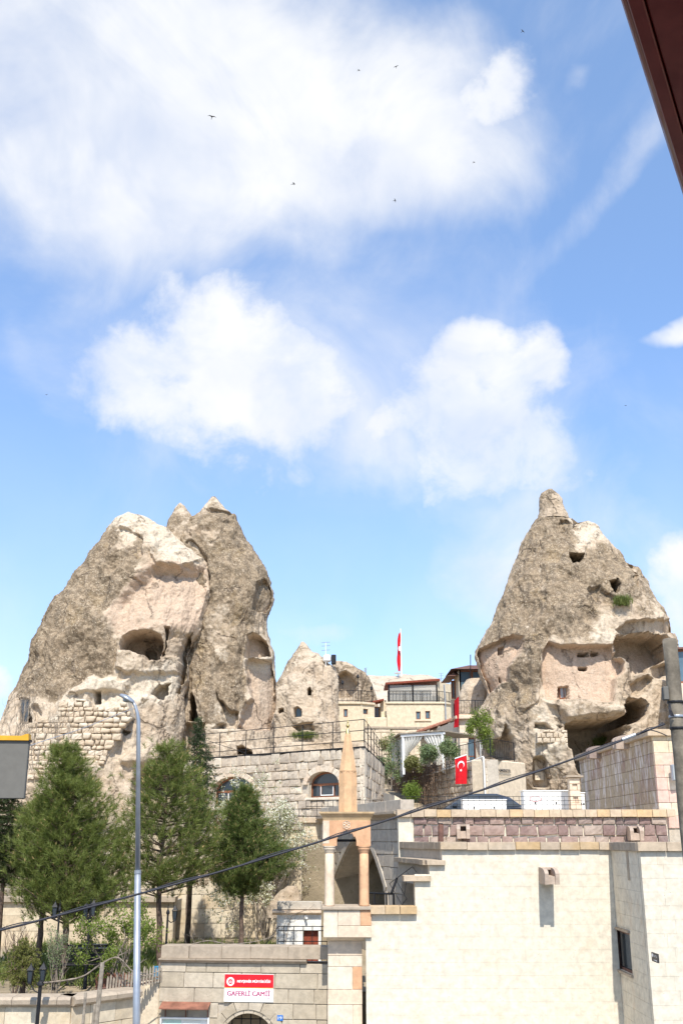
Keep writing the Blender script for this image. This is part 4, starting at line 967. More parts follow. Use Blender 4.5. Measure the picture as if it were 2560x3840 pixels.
# ---- garden wall on the left
gz = W(270, 3737, 23.0).z
P0, P1_, P2_ = Vector((XX(-260, 3735, 23.0), 23.0, gz)), Vector((XX(272, 3737, 23.0), 23.0, gz)), Wz(522, 3706, gz)
gd = thing('garden_wall', (P1_.x, P1_.y, 0), 'beige garden wall with thick rounded coping under the pines', 'wall')
for a, b in ((P0, P1_), (P1_, P2_)):
    ang = math.degrees(math.atan2(b.y - a.y, b.x - a.x)); f = Frame((a.x, a.y, 0), ang); L = (b - a).xy.length
    MB().box(0.0 if a is P0 else .05, L, 0.05, 0.4, -.02, gz - .18, f).build('wall_core', MAT['mortar'], gd)
    blocks(gd, f, 0.01, L - .01, 0.5, gz - .185, 0.36, (0.45, 0.9), MAT['ashlar_beige'], 'ashlar', 0.14, 0.01, 0.008)
    u = 0
    while u < L - .05:
        e = min(L, u + random.uniform(.7, 1.1))
        pr = [(0.45, gz - .18), (-.06, gz - .18), (-.13, gz - .13), (-.14, gz - .05), (-.09, gz), (0.45, gz)]
        MB().extr(pr, u + (.004 if u else 0), e - .004, f).build('coping_stone', MAT['dark_coping'], gd); u = e
# ---- minaret
YMn = 24.35; mx = XX(1304, 3300, YMn)
def mz(py, Y=23.95): return ZZ(py, Y)
def mx_(px, py, Y=23.95): return XX(px, py, Y)
mn = thing('minaret', (mx, YMn, 0), 'small stone minaret with four columns and an octagonal pointed spire', 'minaret')
Fm = Frame((0, 0, 0), 0)
x0, x1 = mx_(1229, 3600, 24.2), mx_(1357, 3600, 24.2); zb = mz(3532)
MB().box(x0 + .02, x1 - .02, 24.24, 25.0, 0, zb, Fm).build('shaft_core', MAT['mortar_cream'], mn)
zz = zb
row = 0
for h in (0.30, 0.22, 0.45, 0.30, 0.42, 0.4, 0.5, 0.6):
    h = min(h, zz)
    cuts = [(x0, x1)] if row in (0, 3) else [(x0, x0 + (x1 - x0) * (.34 if row % 2 else .72)), (x0 + (x1 - x0) * (.34 if row % 2 else .72), x1)]
    for a, b in cuts:
        piece(mn, 'block', block_mesh('ashlar', MAT['orange_stone'] if random.random() < .22 and row else MAT['pale_stone']), ((a + b) / 2, 24.28, zz - h / 2), 0, (b - a - .006, .14, h - .006))
    zz -= h; row += 1
    if zz < .02: break
# bracket moulding and balcony box
za, zb2, zc = mz(3516), mz(3412), mz(3399)
pr = [(24.95, zb), (24.19, zb), (24.10, zb + .03), (24.04, zb + .075), (24.02, za), (24.95, za)]
MB().extr(pr, x0 - .03, x1 + .05, Fm).build('moulding', MAT['pale_stone'], mn)
bx0, bx1 = mx_(1212, 3460), mx_(1392, 3460)
MB().box(bx0 + .02, bx1 - .02, 23.97, 24.75, za + .003, zb2 - .003, Fm).build('box_core', MAT['mortar_cream'], mn)
for a, b, w0, w1, m_ in ((0, .30, 0, 1, 'pale_stone'), (.30, .77, .42, 1, 'pale_stone'), (.77, 1, .42, 1, 'orange_stone'), (.30, 1, 0, .42, 'pale_stone')):
    mb = MB().cbox(bx0 + (bx1 - bx0) * a + .003, bx0 + (bx1 - bx0) * b - .003, 23.93, 24.05, za + (zb2 - za) * w0 + .003, za + (zb2 - za) * w1 - .003, .008); mb.build('block', MAT[m_], mn)
for s in (bx0 + .004, bx1 - .064): MB().box(s, s + .06, 24.06, 24.78, za + .004, zb2 - .004).build('side_block', MAT['pale_stone'], mn)
MB().cbox(bx0 - .04, bx1 + .01, 23.88, 24.82, zb2, zc, .012).build('slab', MAT['brown_pipe'] if False else MAT['dark_coping'], mn)
cz0, cz1 = zc, mz(3200)
cxs = (mx_(1235, 3300, 24.05), mx_(1365, 3300, 24.05)); cr_ = 17.5 / FPX * 23.0
zi0, zi1 = mz(3172), mz(3148)
for yi, yy in enumerate((24.06, 24.64)):
    for xi, xx in enumerate(cxs):
        m_ = MAT['pale_stone'] if xi == 0 else MAT['orange_stone']
        c = MB().lathe([(cr_ * 1.05, 0), (cr_ * 1.06, .03), (cr_, .05), (cr_ * .99, (cz1 - cz0) * .6), (cr_ * .93, cz1 - cz0)], (xx, yy, cz0), 22).build('column', m_, mn, smooth_=True)
        MB().lathe([(cr_ * .95, 0.002), (cr_ * 1.02, .015), (cr_ * 1.08, .06), (cr_ * 1.28, .085), (cr_ * 1.32, .1), (cr_ * 1.22, .108), (cr_ * 1.34, .12), (cr_ * 1.42, .14), (cr_ * 1.42, zi0 - cz1 - .004)], (xx, yy, cz1), 22).build('capital', m_, c, smooth_=True)
# upper panel with lobed arch on each side
ztop = mz(3077); ua, ub = mx_(1211, 3110), mx_(1389, 3110); acx = (mx_(1262, 3130) + mx_(1336, 3130)) / 2; ahw = (mx_(1336, 3130) - mx_(1262, 3130)) / 2
aw0, awt = mz(3172), mz(3112)
def lobed(u):
    d = (u - acx) / ahw
    if abs(d) >= 1: return None
    base = aw0 + (awt - aw0) * (0.42 + 0.58 * (1 - abs(d) ** 1.6) ) - .05
    k = d * 3.5; fr_ = (k + .5) % 1.0 - .5
    return min(awt, base + math.sqrt(max(0, .25 - fr_ * fr_)) * .11)
for (y0, y1) in ((23.97, 24.13), (24.57, 24.73)):
    mb = MB(); arch_panel(mb, Fm, ua, ub, aw0, ztop, y0, y1, lobed, 120); p = mb.build('arch_panel', MAT['orange_stone'], mn)
    if y0 < 24:
        for a, b in ((ua, ua + (ub - ua) * .13),): MB().box(a - .003, b, y0 - .004, y0 + .1, aw0 + .05, ztop - .003).build('block', MAT['pale_stone'], mn)
        for k in range(6):
            q = rad(60 * k + 30); cx_, cz_ = acx + .058 * math.cos(q), (mz(3077) + mz(3112)) / 2 + .058 * math.sin(q) + .005
            rp = [(cx_ + .028 * math.cos(t), y0 - .006, cz_ + .028 * math.sin(t)) for t in np.linspace(0, 2 * math.pi, 13)]
            MB().tube(rp, .0075, 5, False).build('rosette_petal', MAT['pale_stone'], p)
        rp = [(acx + .096 * math.cos(t), y0 - .004, (mz(3077) + mz(3112)) / 2 + .005 + .096 * math.sin(t)) for t in np.linspace(0, 2 * math.pi, 33)]
        MB().tube(rp, .006, 5, False).build('rosette_ring', MAT['orange_stone'], p)
for xs in ((ua + .002, ua + .17), (ub - .17, ub - .002)): MB().box(xs[0], xs[1], 24.132, 24.568, aw0 + .04, ztop, Fm).build('side_panel', MAT['orange_stone'], mn)
MB().tube([(cxs[0], 24.2, mz(3152)), (cxs[1], 24.2, mz(3152))], .028, 6).build('tie_bar', MAT['black_iron'], mn)
# cornice
zc0, zc1 = ztop, mz(3044); cxm = (ua + ub) / 2; hw = (ub - ua) / 2
prof = [(hw * .995, 0.0), (hw * 1.0, .02), (hw * 1.03, .06), (hw * 1.09, .11), (hw * 1.16, .15), (hw * 1.165, zc1 - zc0)]
vs = []; fs = []
for r, z in prof:
    d = r - hw
    vs += [(cxm - r, 23.97 - d, zc0 + z), (cxm + r, 23.97 - d, zc0 + z), (cxm + r, 24.73 + d, zc0 + z), (cxm - r, 24.73 + d, zc0 + z)]
for i in range(len(prof) - 1):
    for k in range(4): fs.append((i * 4 + k, i * 4 + (k + 1) % 4, i * 4 + 4 + (k + 1) % 4, i * 4 + 4 + k))
fs += [(3, 2, 1, 0), tuple(len(prof) * 4 - 4 + k for k in range(4))]
MB().add(vs, fs).build('cornice', MAT['dark_coping'] if False else MAT['coping_stone'], mn)
# spire
sx = XX(1304, 2950, YMn); k8 = 1 / math.cos(math.pi / 8)
def sr(px): return px / FPX * 23.2
z0, z1, z2, z3, z4 = zc1, ZZ(2955, YMn), ZZ(2892, YMn), ZZ(2752, YMn), ZZ(2694, YMn)
a8 = math.pi / 8
MB().lathe([(sr(34.5) * k8, 0), (sr(33.5) * k8, z1 - z0), (sr(31.8) * k8, z2 - z0 - .01)], (sx, YMn, z0), 8, 0, a8).build('drum', MAT['spire_stone'], mn)
MB().lathe([(sr(32.6) * k8, 0), (sr(32.8) * k8, .018), (sr(32.0) * k8, .03)], (sx, YMn, z2 - .008), 8, 0, a8).build('collar', MAT['spire_stone'], mn)
MB().lathe([(sr(31.5) * k8, 0), (sr(10.5) * k8, z3 - z2 - .022)], (sx, YMn, z2 + .022), 8, 0, a8).build('spire', MAT['spire_stone'], mn)
for k in range(8):
    q = k * math.pi / 4 - math.pi / 2; f = Frame((sx + math.cos(q) * 0, YMn, 0), math.degrees(q + math.pi / 2)); rr = -sr(33.0) ; pts = []
    w_ = sr(9); zt = z1 + (z2 - z1) * .95 - w_
    pts = [f.pt(-w_, rr - .004, z1 + .03)] + [f.pt(w_ * math.cos(t), rr + .004, zt + w_ * math.sin(t)) for t in np.linspace(math.pi, 0, 9)] + [f.pt(w_, rr - .004, z1 + .03)]
    MB().tube(pts, .007, 4, False).build('blind_arch', MAT['spire_stone'], mn)
H = z4 - z3
MB().lathe([(sr(10.2), 0), (sr(9.6), .01), (sr(6.2), H * .28), (sr(3.6), H * .36), (sr(3.2), H * .42), (sr(6.4), H * .48), (sr(7.4), H * .54), (sr(6.2), H * .60), (sr(2.4), H * .65), (sr(2.2), H * .7), (sr(3.6), H * .75), (sr(2.0), H * .80), (sr(1.3), H * .88), (.002, H)], (sx, YMn, z3 - .005), 14).build('finial', MAT['gold_metal'], mn, smooth_=True)

# ---- mosque front wall (cream) with stepped left end
BW = Frame((0, 24.0, 0), 0)
mq = thing('mosque_building', (3.8, 24.3, 0), 'long cream limestone mosque wall with stepped left end and stone spout', 'wall')
xl = XX(1371, 3500, 24.0); xr = XX(2290, 3200, 24.0); z_top = ZZ(3158, 24)
steps = [(xl, XX(1556, 3400, 24), ZZ(3426, 24)), (XX(1556, 3400, 24), XX(1610, 3300, 24), ZZ(3304, 24)), (XX(1610, 3300, 24), XX(1657, 3240, 24), ZZ(3244, 24)), (XX(1657, 3240, 24), xr, ZZ(3187, 24))]
for a, b, t in steps:
    MB().box(a + .01, b if b == xr else b + .01, 24.004, 24.6, -.02, t - .003).build('wall_core', MAT['mortar_cream'], mq)
rows_h = 0.255; zc_ = steps[-1][2]
while zc_ > 0.2:
    lo = zc_ - rows_h
    xa = xl if zc_ <= steps[0][2] + .14 else (steps[1][0] if zc_ <= steps[1][2] + .14 else (steps[2][0] if zc_ <= steps[2][2] + .14 else steps[3][0]))
    blocks(mq, BW, xa, xr - .005, lo, zc_ - .0, rows_h * 1.01, (0.40, 0.85), MAT['wall_cream'], 'flush', 0.14, 0.0022, 0.002)
    zc_ = lo
    if zc_ < 1.2: break
MB().box(xl, xr - .01, 24.0, 24.03, 0.0, zc_ - .004).build('plinth', MAT['wall_cream'], mq)
h = ZZ(3158, 24) - ZZ(3187, 24)
copings(mq, BW, steps[3][0] - .04, xr + .0, steps[3][2] + .002, h, 0.09, 0.62, (0.42, 0.62), MAT['coping_stone'])
copings(mq, BW, steps[0][0] + .1, steps[0][1] + .03, steps[0][2] + .002, ZZ(3397, 24) - ZZ(3426, 24), 0.12, 0.5, (0.3, 0.6), MAT['coping_stone'])
copings(mq, BW, steps[1][0] - .25, steps[1][1] + .02, steps[1][2] + .002, ZZ(3284, 24) - ZZ(3304, 24), 0.10, 0.6, (0.5, 0.7), MAT['coping_stone'])
copings(mq, BW, steps[2][0] - .06, steps[2][1] + .06, steps[2][2] + .002, ZZ(3226, 24) - ZZ(3244, 24), 0.10, 0.6, (0.5, 0.7), MAT['coping_stone'])
# parapets running back from the steps
def back_wall(px0, py0, px1, Y1, ztop_, zbot, hc, mat, over=.05):
    a = W(px0, py0, 24.62); b = W(px1, py0, Y1); ang = math.degrees(math.atan2(a.y - b.y, a.x - b.x)); f = Frame((b.x, b.y, 0), ang); L = (a - b).xy.length
    MB().box(0, L, 0.0, .35, zbot, ztop_ - hc - .003, f).build('return_wall', MAT[mat], mq)
    copings(mq, f, 0, L, ztop_ - hc, hc, over, .45, (.5, .8), MAT['dark_coping'])
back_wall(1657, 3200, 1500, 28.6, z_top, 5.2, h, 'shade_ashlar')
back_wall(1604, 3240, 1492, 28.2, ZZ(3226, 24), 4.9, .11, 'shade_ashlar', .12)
spout('water_spout', None, W(2045, 3282, 24.0), (0, -1), 0.72, 0.31, 0.335, MAT['spout_stone'])
sp_ = bpy.data.objects['water_spout']; 
def own(o, label, cat, group=None):
    """a thing that is one mesh: put its origin at the base of its shape"""
    me = o.data; n = len(me.vertices); co = np.zeros(n * 3); me.vertices.foreach_get('co', co); co = co.reshape(-1, 3)
    c = Vector(((co[:, 0].min() + co[:, 0].max()) / 2, (co[:, 1].min() + co[:, 1].max()) / 2, co[:, 2].min()))
    me.transform(Matrix.Translation(-c)); o.location = o.location + c; return tag(o, label, cat, group)
own(sp_, 'carved stone water spout casting a shadow on the cream wall', 'spout', 'stone water spouts of the mosque')
# roof slab between front wall and upper parapet
MB().box(steps[3][0] + .1, 12.5, 24.63, 28.46, z_top - .35, z_top - .12).build('roof_slab', MAT['plaster_tuff'], mq)
# ---- projecting wing on the right: return face in shade, window, front
Y2 = 21.7; x2 = XX(2398, 3200, Y2)
RT = Frame((xr, 24.02, 0), math.degrees(math.atan2(Y2 - 24.02, x2 - xr))); RL = math.hypot(Y2 - 24.02, x2 - xr)
wg = thing('mosque_wing', (x2, Y2, 0), 'cream stone wing standing forward with a shaded side and dark window', 'wall')
wu0, wu1 = RT.u(2307, 3560), RT.u(2362, 3560); ww0, ww1 = RT.w(2335, 3640), RT.w(2335, 3492)
hole_panel(MB(), RT, 0.0, RL - .02, -.02, z_top - .17, 0.005, 0.5, [(wu0, wu1, ww0, ww1)]).build('wall_core', MAT['mortar_cream'], wg)
def wskip(u, w): return wu0 - .1 < u < wu1 + .1 and ww0 - .1 < w < ww1 + .1
zc_ = z_top - .17
while zc_ > 1.2:
    blocks(wg, RT, 0.02, RL - .16, zc_ - rows_h, zc_, rows_h * 1.01, (0.4, 0.8), MAT['wall_cream'], 'flush', .12, .004, .003, wskip); zc_ -= rows_h
FR = Frame((x2, Y2, 0), 0); zc_ = z_top - .17
MB().box(0.02, 7.0, 0.005, 0.5, -.02, z_top - .17, FR).build('wall_core', MAT['mortar_cream'], wg)
while zc_ > 1.2:
    blocks(wg, FR, 0.0, 3.2, zc_ - rows_h, zc_, rows_h * 1.01, (0.4, 0.8), MAT['wall_cream'], 'flush', .14, .003, .003); zc_ -= rows_h
MB().box(0.01, 7, 0.0, 0.03, 0, zc_, FR).build('plinth', MAT['wall_cream'], wg)
copings(wg, RT, 0.02, RL - .02, z_top - .168, .17, .06, .5, (.4, .6), MAT['dark_coping'])
copings(wg, FR, -.06, 4.0, z_top - .168, .175, .09, .55, (.4, .6), MAT['coping_stone'])
wn = window(wg, RT, wu0, wu1, ww0, ww1, .05, .05, 1, 'dark_glass', 'brown_pipe')
MB().box(wu0 - .05, wu1 + .05, -.05, .04, ww1 + .002, ww1 + .05, RT).build('lintel', MAT['dark_coping'], wn)
MB().box(wu0 - .05, wu1 + .08, -.06, .04, ww0 - .05, ww0 - .002, RT).build('sill', MAT['dark_coping'], wn)
mb = MB(); uu = RT.u(2415, 3200)
MB().box(RL * .55, RL * .62, -.012, .02, z_top - .75, z_top - .172, RT).build('drain_groove', MAT['dark_coping'], wg)
d0, d1, e0, e1 = RT.u(2447, 3590), RT.u(2470, 3590), RT.w(2458, 3607), RT.w(2458, 3574)
ds = thing('direction_sign', RT.pt((d0 + d1) / 2, -.02, e0), 'small dark direction sign with arrow on the shaded wing wall', 'sign')
MB().box(d0, d1, -.03, -.006, e0, e1, RT).build('panel', MAT['black_sign'], ds)
w_ = d1 - d0; hh = e1 - e0
MB().box(d0 + w_ * .35, d0 + w_ * .72, -.034, -.0305, e0 + hh * .17, e0 + hh * .24, RT).prism([(d0 + w_ * .72, e0 + hh * .10), (d0 + w_ * .88, e0 + hh * .205), (d0 + w_ * .72, e0 + hh * .31)], -.034, -.0305, RT).build('arrow', MAT['white_print'], ds)
MB().prism([(d0 + w_ * .08, e0 + hh * .85), (d0 + w_ * .28, e0 + hh * .85), (d0 + w_ * .28, e0 + hh * .6), (d0 + w_ * .18, e0 + hh * .45), (d0 + w_ * .08, e0 + hh * .6)][::-1], -.034, -.0305, RT).build('shield', MAT['white_print'], ds)
text('CASTLE', 'lettering', RT, d0 + w_ * .34, d0 + w_ * .94, e0 + hh * .55, e0 + hh * .8, -.0335, 'white_print', ds)
# ================================================================== mosque side, upper parapet, right house
S0, S1 = W(1506, 3200, 29.0), W(1204, 3200, 36.5)
SW = Frame((S1.x, S1.y, 0), math.degrees(math.atan2(S0.y - S1.y, S0.x - S1.x))); SL = (S0 - S1).xy.length
ms = thing('arched_building', (S0.x, S0.y, 3), 'shaded mosque side wall with a tall pointed arch behind the minaret', 'building')
sz0, szt = 2.6, SW.w(1490, 3000)
ulr, ull, uap = SW.u(1446, 3400), SW.u(1246, 3400), SW.u(1352, 3130); wap = SW.w(1352, 3122); wsp = SW.w(1352, 3330)
def side_top(u):
    if u <= ull or u >= ulr: return None
    d = (u - uap) / ((ulr - uap) if u > uap else (uap - ull))
    return wsp + (wap - wsp) * (1 - abs(d) ** 1.55)
mb = MB(); arch_panel(mb, SW, 0, SL, sz0, szt - .5, .03, 1.0, side_top, 110); mb.build('wall_core', MAT['mortar'], ms)
def sskip(u, w):
    t = side_top(u); return (t is not None and w < t + .16) or (ull - .25 < u < ulr + .25 and w < wsp + .05)
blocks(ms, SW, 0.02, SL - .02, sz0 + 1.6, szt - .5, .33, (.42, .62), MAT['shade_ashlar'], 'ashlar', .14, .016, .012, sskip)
# arch moulding as a chain of voussoirs
us = np.concatenate([np.linspace(ull, uap, 12), np.linspace(uap, ulr, 12)[1:]])
pts = [(u, side_top(min(max(u, ull + 1e-3), ulr - 1e-3))) for u in us]
pts = [(ull, sz0 + 1.2)] + pts + [(ulr, sz0 + 1.2)]
for (a, b) in zip(pts[:-1], pts[1:]):
    d = Vector((b[0] - a[0], b[1] - a[1])); L = d.length; n = Vector((-d.y, d.x)) / L * .17
    MB().prism([a, b, (b[0] + n.x, b[1] + n.y), (a[0] + n.x, a[1] + n.y)], -.03, .2, SW).build('voussoir', MAT['shade_ashlar'], ms)
    MB().prism([a, b, (b[0] - n.x * .3, b[1] - n.y * .3), (a[0] - n.x * .3, a[1] - n.y * .3)], .02, .9, SW).build('intrados', MAT['shade_ashlar'], ms)
# room behind the arch
MB().box(-.5, SL, 5.0, 5.2, sz0, szt - .55, SW).build('back_wall', MAT['ashlar_beige'], ms)
MB().box(-.5, -.3, 1.0, 5.0, sz0, szt - .55, SW).build('inner_wall', MAT['ashlar_beige'], ms)
MB().box(-.3, SL, 1.0, 5.0, szt - .75, szt - .55, SW).build('ceiling', MAT['ashlar_beige'], ms)
MB().box(-.3, SL, 0.0, 5.0, sz0 - .1, sz0 + .9, SW).build('floor_slab', MAT['paving'], ms)
pr = [(0.9, szt - .5), (-.02, szt - .5), (-.06, szt - .44), (-.2, szt - .36), (-.2, szt - .30), (0.9, szt - .24)]
u = 0.0
while u < SL:
    e = min(SL, u + .9); MB().extr(pr, u, e - .008, SW).build('moulding', MAT['dark_coping'], ms); u = e
copings(ms, SW, 0, SL, szt - .296, .30, .02, .4, (.7, 1.0), MAT['shade_ashlar'])
rfz = ZZ(2968, 30)
rp_ = [W(1436, 2972, 33.5), W(1478, 2982, 29.6), W(1588, 3044, 29.6), W(1560, 3040, 33.5)]
MB().add(rp_ + [Vector((q.x, q.y, 6.2)) for q in rp_], [(0, 1, 2, 3), (4, 7, 6, 5), (0, 4, 5, 1), (1, 5, 6, 2), (2, 6, 7, 3), (3, 7, 4, 0)]).build('roof', MAT['plaster_tuff'], ms)
# lit end wall left of the arch
EW = Frame((0, 36.62, 0), 0)
e0, e1 = XX(1128, 3250, 36.62), XX(1206, 3250, 36.62); et = ZZ(3085, 36.62)
MB().box(e0, e1 + .15, .03, .6, 2.4, et, EW).build('end_core', MAT['mortar'], ms)
blocks(ms, EW, e0, e1 + .14, 3.2, et, .40, (.4, .75), MAT['ashlar_beige'], 'ashlar', .14, .008, .006)
copings(ms, EW, e0 - .1, e1 + .2, et + .002, .17, .1, .6, (.6, .9), MAT['coping_stone'])
# stair handrail in front of the arch
hr = thing('stair_rail', W(1470, 3400, 26.5), 'black iron stair rail beside the minaret balcony', 'railing')
def rr_(pts, r=.022): MB().tube([W(*p) for p in pts], r, 5).build('rail', MAT['black_iron'], hr)
rr_([(1383, 3349, 26.6), (1475, 3353, 26.2)]); rr_([(1475, 3349, 26.2), (1477, 3420, 26.2)], .03); rr_([(1403, 3350, 26.5), (1404, 3420, 26.5)]); rr_([(1448, 3351, 26.3), (1450, 3420, 26.3)])
rr_([(1466, 3352, 26.2), (1487, 3293, 26.4)], .032)
for a, b in (((1460, 3313), (1545, 3250)), ((1460, 3313), (1506, 3393)), ((1487, 3305), (1524, 3371)), ((1524, 3371), (1506, 3393)), ((1545, 3250), (1560, 3270)), ((1524, 3300), (1514, 3360)), ((1523, 3265), (1533, 3282))):
    rr_([(a[0], a[1], 26.2), (b[0], b[1], 25.6)], .008)

# ---- upper parapet of purple stones (the mosque roof edge)
YP = 28.5; UP = Frame((0, YP, 0), 0)
up = thing('roof_parapet', (XX(2000, 3100, YP), YP + .2, 5.4), 'purple rubble stone parapet with a long sandstone coping', 'wall')
u0, u1, uc = XX(1550, 3120, YP), XX(2500, 3120, YP), XX(1493, 3120, YP); zt_, zc_, zb_ = ZZ(3036, YP), ZZ(3064, YP), ZZ(3172, YP)
MB().box(uc, u1 + .02, .03, .5, zb_ - .6, zc_ - .003, UP).build('wall_core', MAT['mortar_cream'], up)
MB().box(uc, u0 - .01, -.01, .028, zb_ - .6, zc_ - .003, UP).build('corner_pier', MAT['wall_cream'], up)
hs = (zc_ - zb_) / 3.3
blocks(up, UP, u0, u1, zb_ - .3, zb_ + .25, .28, (.3, .5), MAT['purple_stone'], 'rough', .16, .03, .035)
blocks(up, UP, u0, u1, zb_ + .25, zb_ + .25 + .28, .28, (.2, .6), MAT['purple_stone'], 'rough', .16, .03, .035)
blocks(up, UP, u0, u1, zb_ + .53, zc_ - .004, .26, (.18, .42), MAT['purple_stone'], 'rough', .16, .03, .035)
copings(up, UP, uc - .04, XX(2526, 3050, YP), zc_, zt_ - zc_, .12, .55, (.28, .42), MAT['coping_stone'])
for q, (px, py) in enumerate(((1737, 3118), (2372, 3125))):
    o = spout('water_spout', None, W(px, py, YP), (-.12 if q == 0 else -.15, -1), .85, .33, .36, MAT['spout_stone'])
    own(o, 'carved stone spout in purple parapet beside the brown vent pipe' if q == 0 else 'carved stone spout in purple parapet near the wing corner', 'spout', 'stone water spouts of the mosque')
sk = thing('vent_pipe', W(1650, 3160, 27.0), 'short rusty brown vent pipe on the mosque roof', 'pipe')
p = W(1650, 3150, 27.0); MB().tube([(p.x, p.y, p.z - .25), (p.x + .02, p.y, ZZ(3092, 27)), (p.x + .025, p.y, ZZ(3090, 27))], [.07, .07, .075], 12).build('pipe', MAT['brown_pipe'], sk)
MB().tube([(p.x + .025, p.y, ZZ(3091, 27)), (p.x + .026, p.y, ZZ(3087, 27))], [.05, .05], 12).build('pipe_mouth', MAT['black_iron'], sk)
# flat roof behind the parapet
rz = zt_ - .12
MB().box(uc + .3, 13, YP + .5, 37.3, rz - .3, rz).build('roof_slab', MAT['plaster_tuff'], up)

# ---- right house
HX = XX(2457, 2900, 29.0); HZ = ZZ(2735, 29.0)
hs_ = thing('stone_house', (HX, 29.0, 5.5), 'house of purple and buff blocks streaked white, behind the utility pole', 'house')
HL = Frame((HX, 38.2, 0), -90); HLn = 9.2
MB().box(0, HLn - .04, .03, .5, 5.4, HZ - .18, HL).build('wall_core', MAT['mortar'], hs_)
blocks(hs_, HL, 0.02, HLn - .16, 6.2, HZ - .18, .33, (.45, .9), None, 'ashlar', .14, .01, .006, mats=[(MAT['stained_block'], 1)])
HF = Frame((HX, 29.0, 0), 0)
MB().box(.02, 6, .03, .5, 5.4, HZ - .18, HF).build('wall_core', MAT['mortar'], hs_)
stone('pink_ashlar', [(0.62, 0.45, 0.37), (0.62, 0.52, 0.36), (0.66, 0.56, 0.44), (0.60, 0.42, 0.35)], .6, (.62, .40, .18), .3, .3, 1, .1, .3)
blocks(hs_, HF, 0, 2.4, 6.2, HZ - .18, .33, (.3, .55), MAT['pink_ashlar'], 'ashlar', .16, .008, .006)
copings(hs_, HL, 0, HLn + .1, HZ - .178, .18, .16, .7, (.7, 1.1), MAT['dark_coping'])
copings(hs_, HF, -.16, 4, HZ - .178, .18, .12, .6, (.7, 1.1), MAT['coping_stone'])
MB().box(HX + .5, HX + 6, 29.5, 38.2, HZ - .4, HZ - .2).build('roof', MAT['plaster_tuff'], hs_)
for q, (px, py, lab) in enumerate(((2236, 2822, 'far stone spout of the stained purple house wall'), (2338, 2785, 'near stone spout of the stained purple house wall'))):
    x, y, z = ray(px, py); k = (HX - .1) / x; b = Vector((HX, y * k, EYE + z * k))
    o = spout('roof_spout', None, b, (-1, -.05), .42, .40, .40, MAT['purple_stone']); own(o, lab, 'spout', 'stone spouts of the right house')
fl = thing('flood_lamp', W(2535, 2930, 28.7), 'grey ribbed flood lamp box on the pink corner wall', 'lamp')
f = Frame(W(2535, 2928, 28.75), 14)
MB().cbox(-.10, .10, 0, .12, 0, .43, .02, f).build('housing', MAT['galv_steel'], fl)
for k in range(8): MB().box(.02, .125, -.03, .05, .04 + k * .047, .06 + k * .047, f).build('fin', MAT['white_paint'], fl)
MB().box(-.09, .02, -.02, -.004, .03, .4, f).build('lens', MAT['pale_glass'], fl)
# concrete flue of stacked blocks, cabinets, mesh fence on the roof
ch = thing('flue', W(2151, 3036, 30.6), 'flue of stacked pale concrete blocks with a flat cap on the roof', 'chimney')
cx0, cx1 = XX(2133, 2970, 30.6), XX(2172, 2970, 30.6); z = rz; zt2 = ZZ(2916, 30.6); nbl = 6; hb = (zt2 - z) / nbl
for k in range(nbl):
    mb = MB(); a, b = z + hb * k, z + hb * (k + 1) - .008
    if k % 2: mb.cbox(cx0, cx1, 30.5, 30.8, a, b, .01)
    else: mb.cbox(cx0, cx0 + .08, 30.5, 30.8, a, b, .01).cbox(cx1 - .08, cx1, 30.5, 30.8, a, b, .01).box(cx0 + .081, cx1 - .081, 30.56, 30.74, a + .01, b - .01)
    mb.build('flue_block', MAT['pale_stone'], ch)
MB().cbox(cx0 - .1, cx1 + .1, 30.42, 30.88, zt2, zt2 + .05, .008).build('cap', MAT['dark_coping'], ch)
for (pa, pb, pt, lab) in ((1735, 1897, 3001, 'long low white metal cabinet on the roof in front of the car'), (1963, 2131, 2967, 'tall white metal cabinet with round corner label beside the flue'), (2173, 2192, 2975, 'white metal cabinet squeezed between the flue and the stained house')):
    Yc = 31.2; a, b = XX(pa, 3010, Yc), XX(pb, 3010, Yc); zt3 = ZZ(pt, Yc)
    cb = thing('cabinet', ((a + b) / 2, Yc + .2, rz), lab, 'cabinet', 'white cabinets on the roof')
    MB().cbox(a, b, Yc, Yc + .5, rz + .06, zt3, .012).build('body', MAT['white_paint'], cb)
    MB().cbox(a - .02, b + .02, Yc - .02, Yc + .52, zt3 + .001, zt3 + .03, .006).build('lid', MAT['white_paint'], cb)
    for q in (.25, .72): MB().box(a + (b - a) * q - .02, a + (b - a) * q + .02, Yc - .014, Yc - .001, (rz + zt3) / 2 - .0, (rz + zt3) / 2 + .05).build('latch', MAT['black_iron'], cb)
    for q in (.06, .9): MB().box(a + (b - a) * q, a + (b - a) * q + .05, Yc + .05, Yc + .12, rz, rz + .058).build('foot', MAT['black_iron'], cb)
    if pa == 1963:
        lx, lz = a + (b - a) * .26, zt3 - .22; lb = MB()
        pts_ = [(lx + .17 * math.cos(t) * (1 if abs(math.cos(t)) < .99 else 1), Yc - .004, lz + .07 * math.sin(t)) for t in np.linspace(0, 2 * math.pi, 25)]
        lb.tube(pts_, .005, 4, False).build('label_ring', MAT['red_print'], cb)
mf = thing('mesh_fence', W(1850, 3036, 29.4), 'black wire mesh fence along the purple parapet roof', 'fence')
fa, fb = XX(1500, 3010, 29.4), XX(2190, 3010, 29.4); zf = ZZ(2987, 29.4)
for w in np.linspace(rz + .05, zf, 5): MB().tube([(fa, 29.4, w), (fb, 29.4, w)], .006, 4).build('wire', MAT['black_iron'], mf)
k = fa
while k < fb + .01: MB().tube([(k, 29.405, rz), (k, 29.405, zf)], .006, 4).build('wire', MAT['black_iron'], mf); k += .155

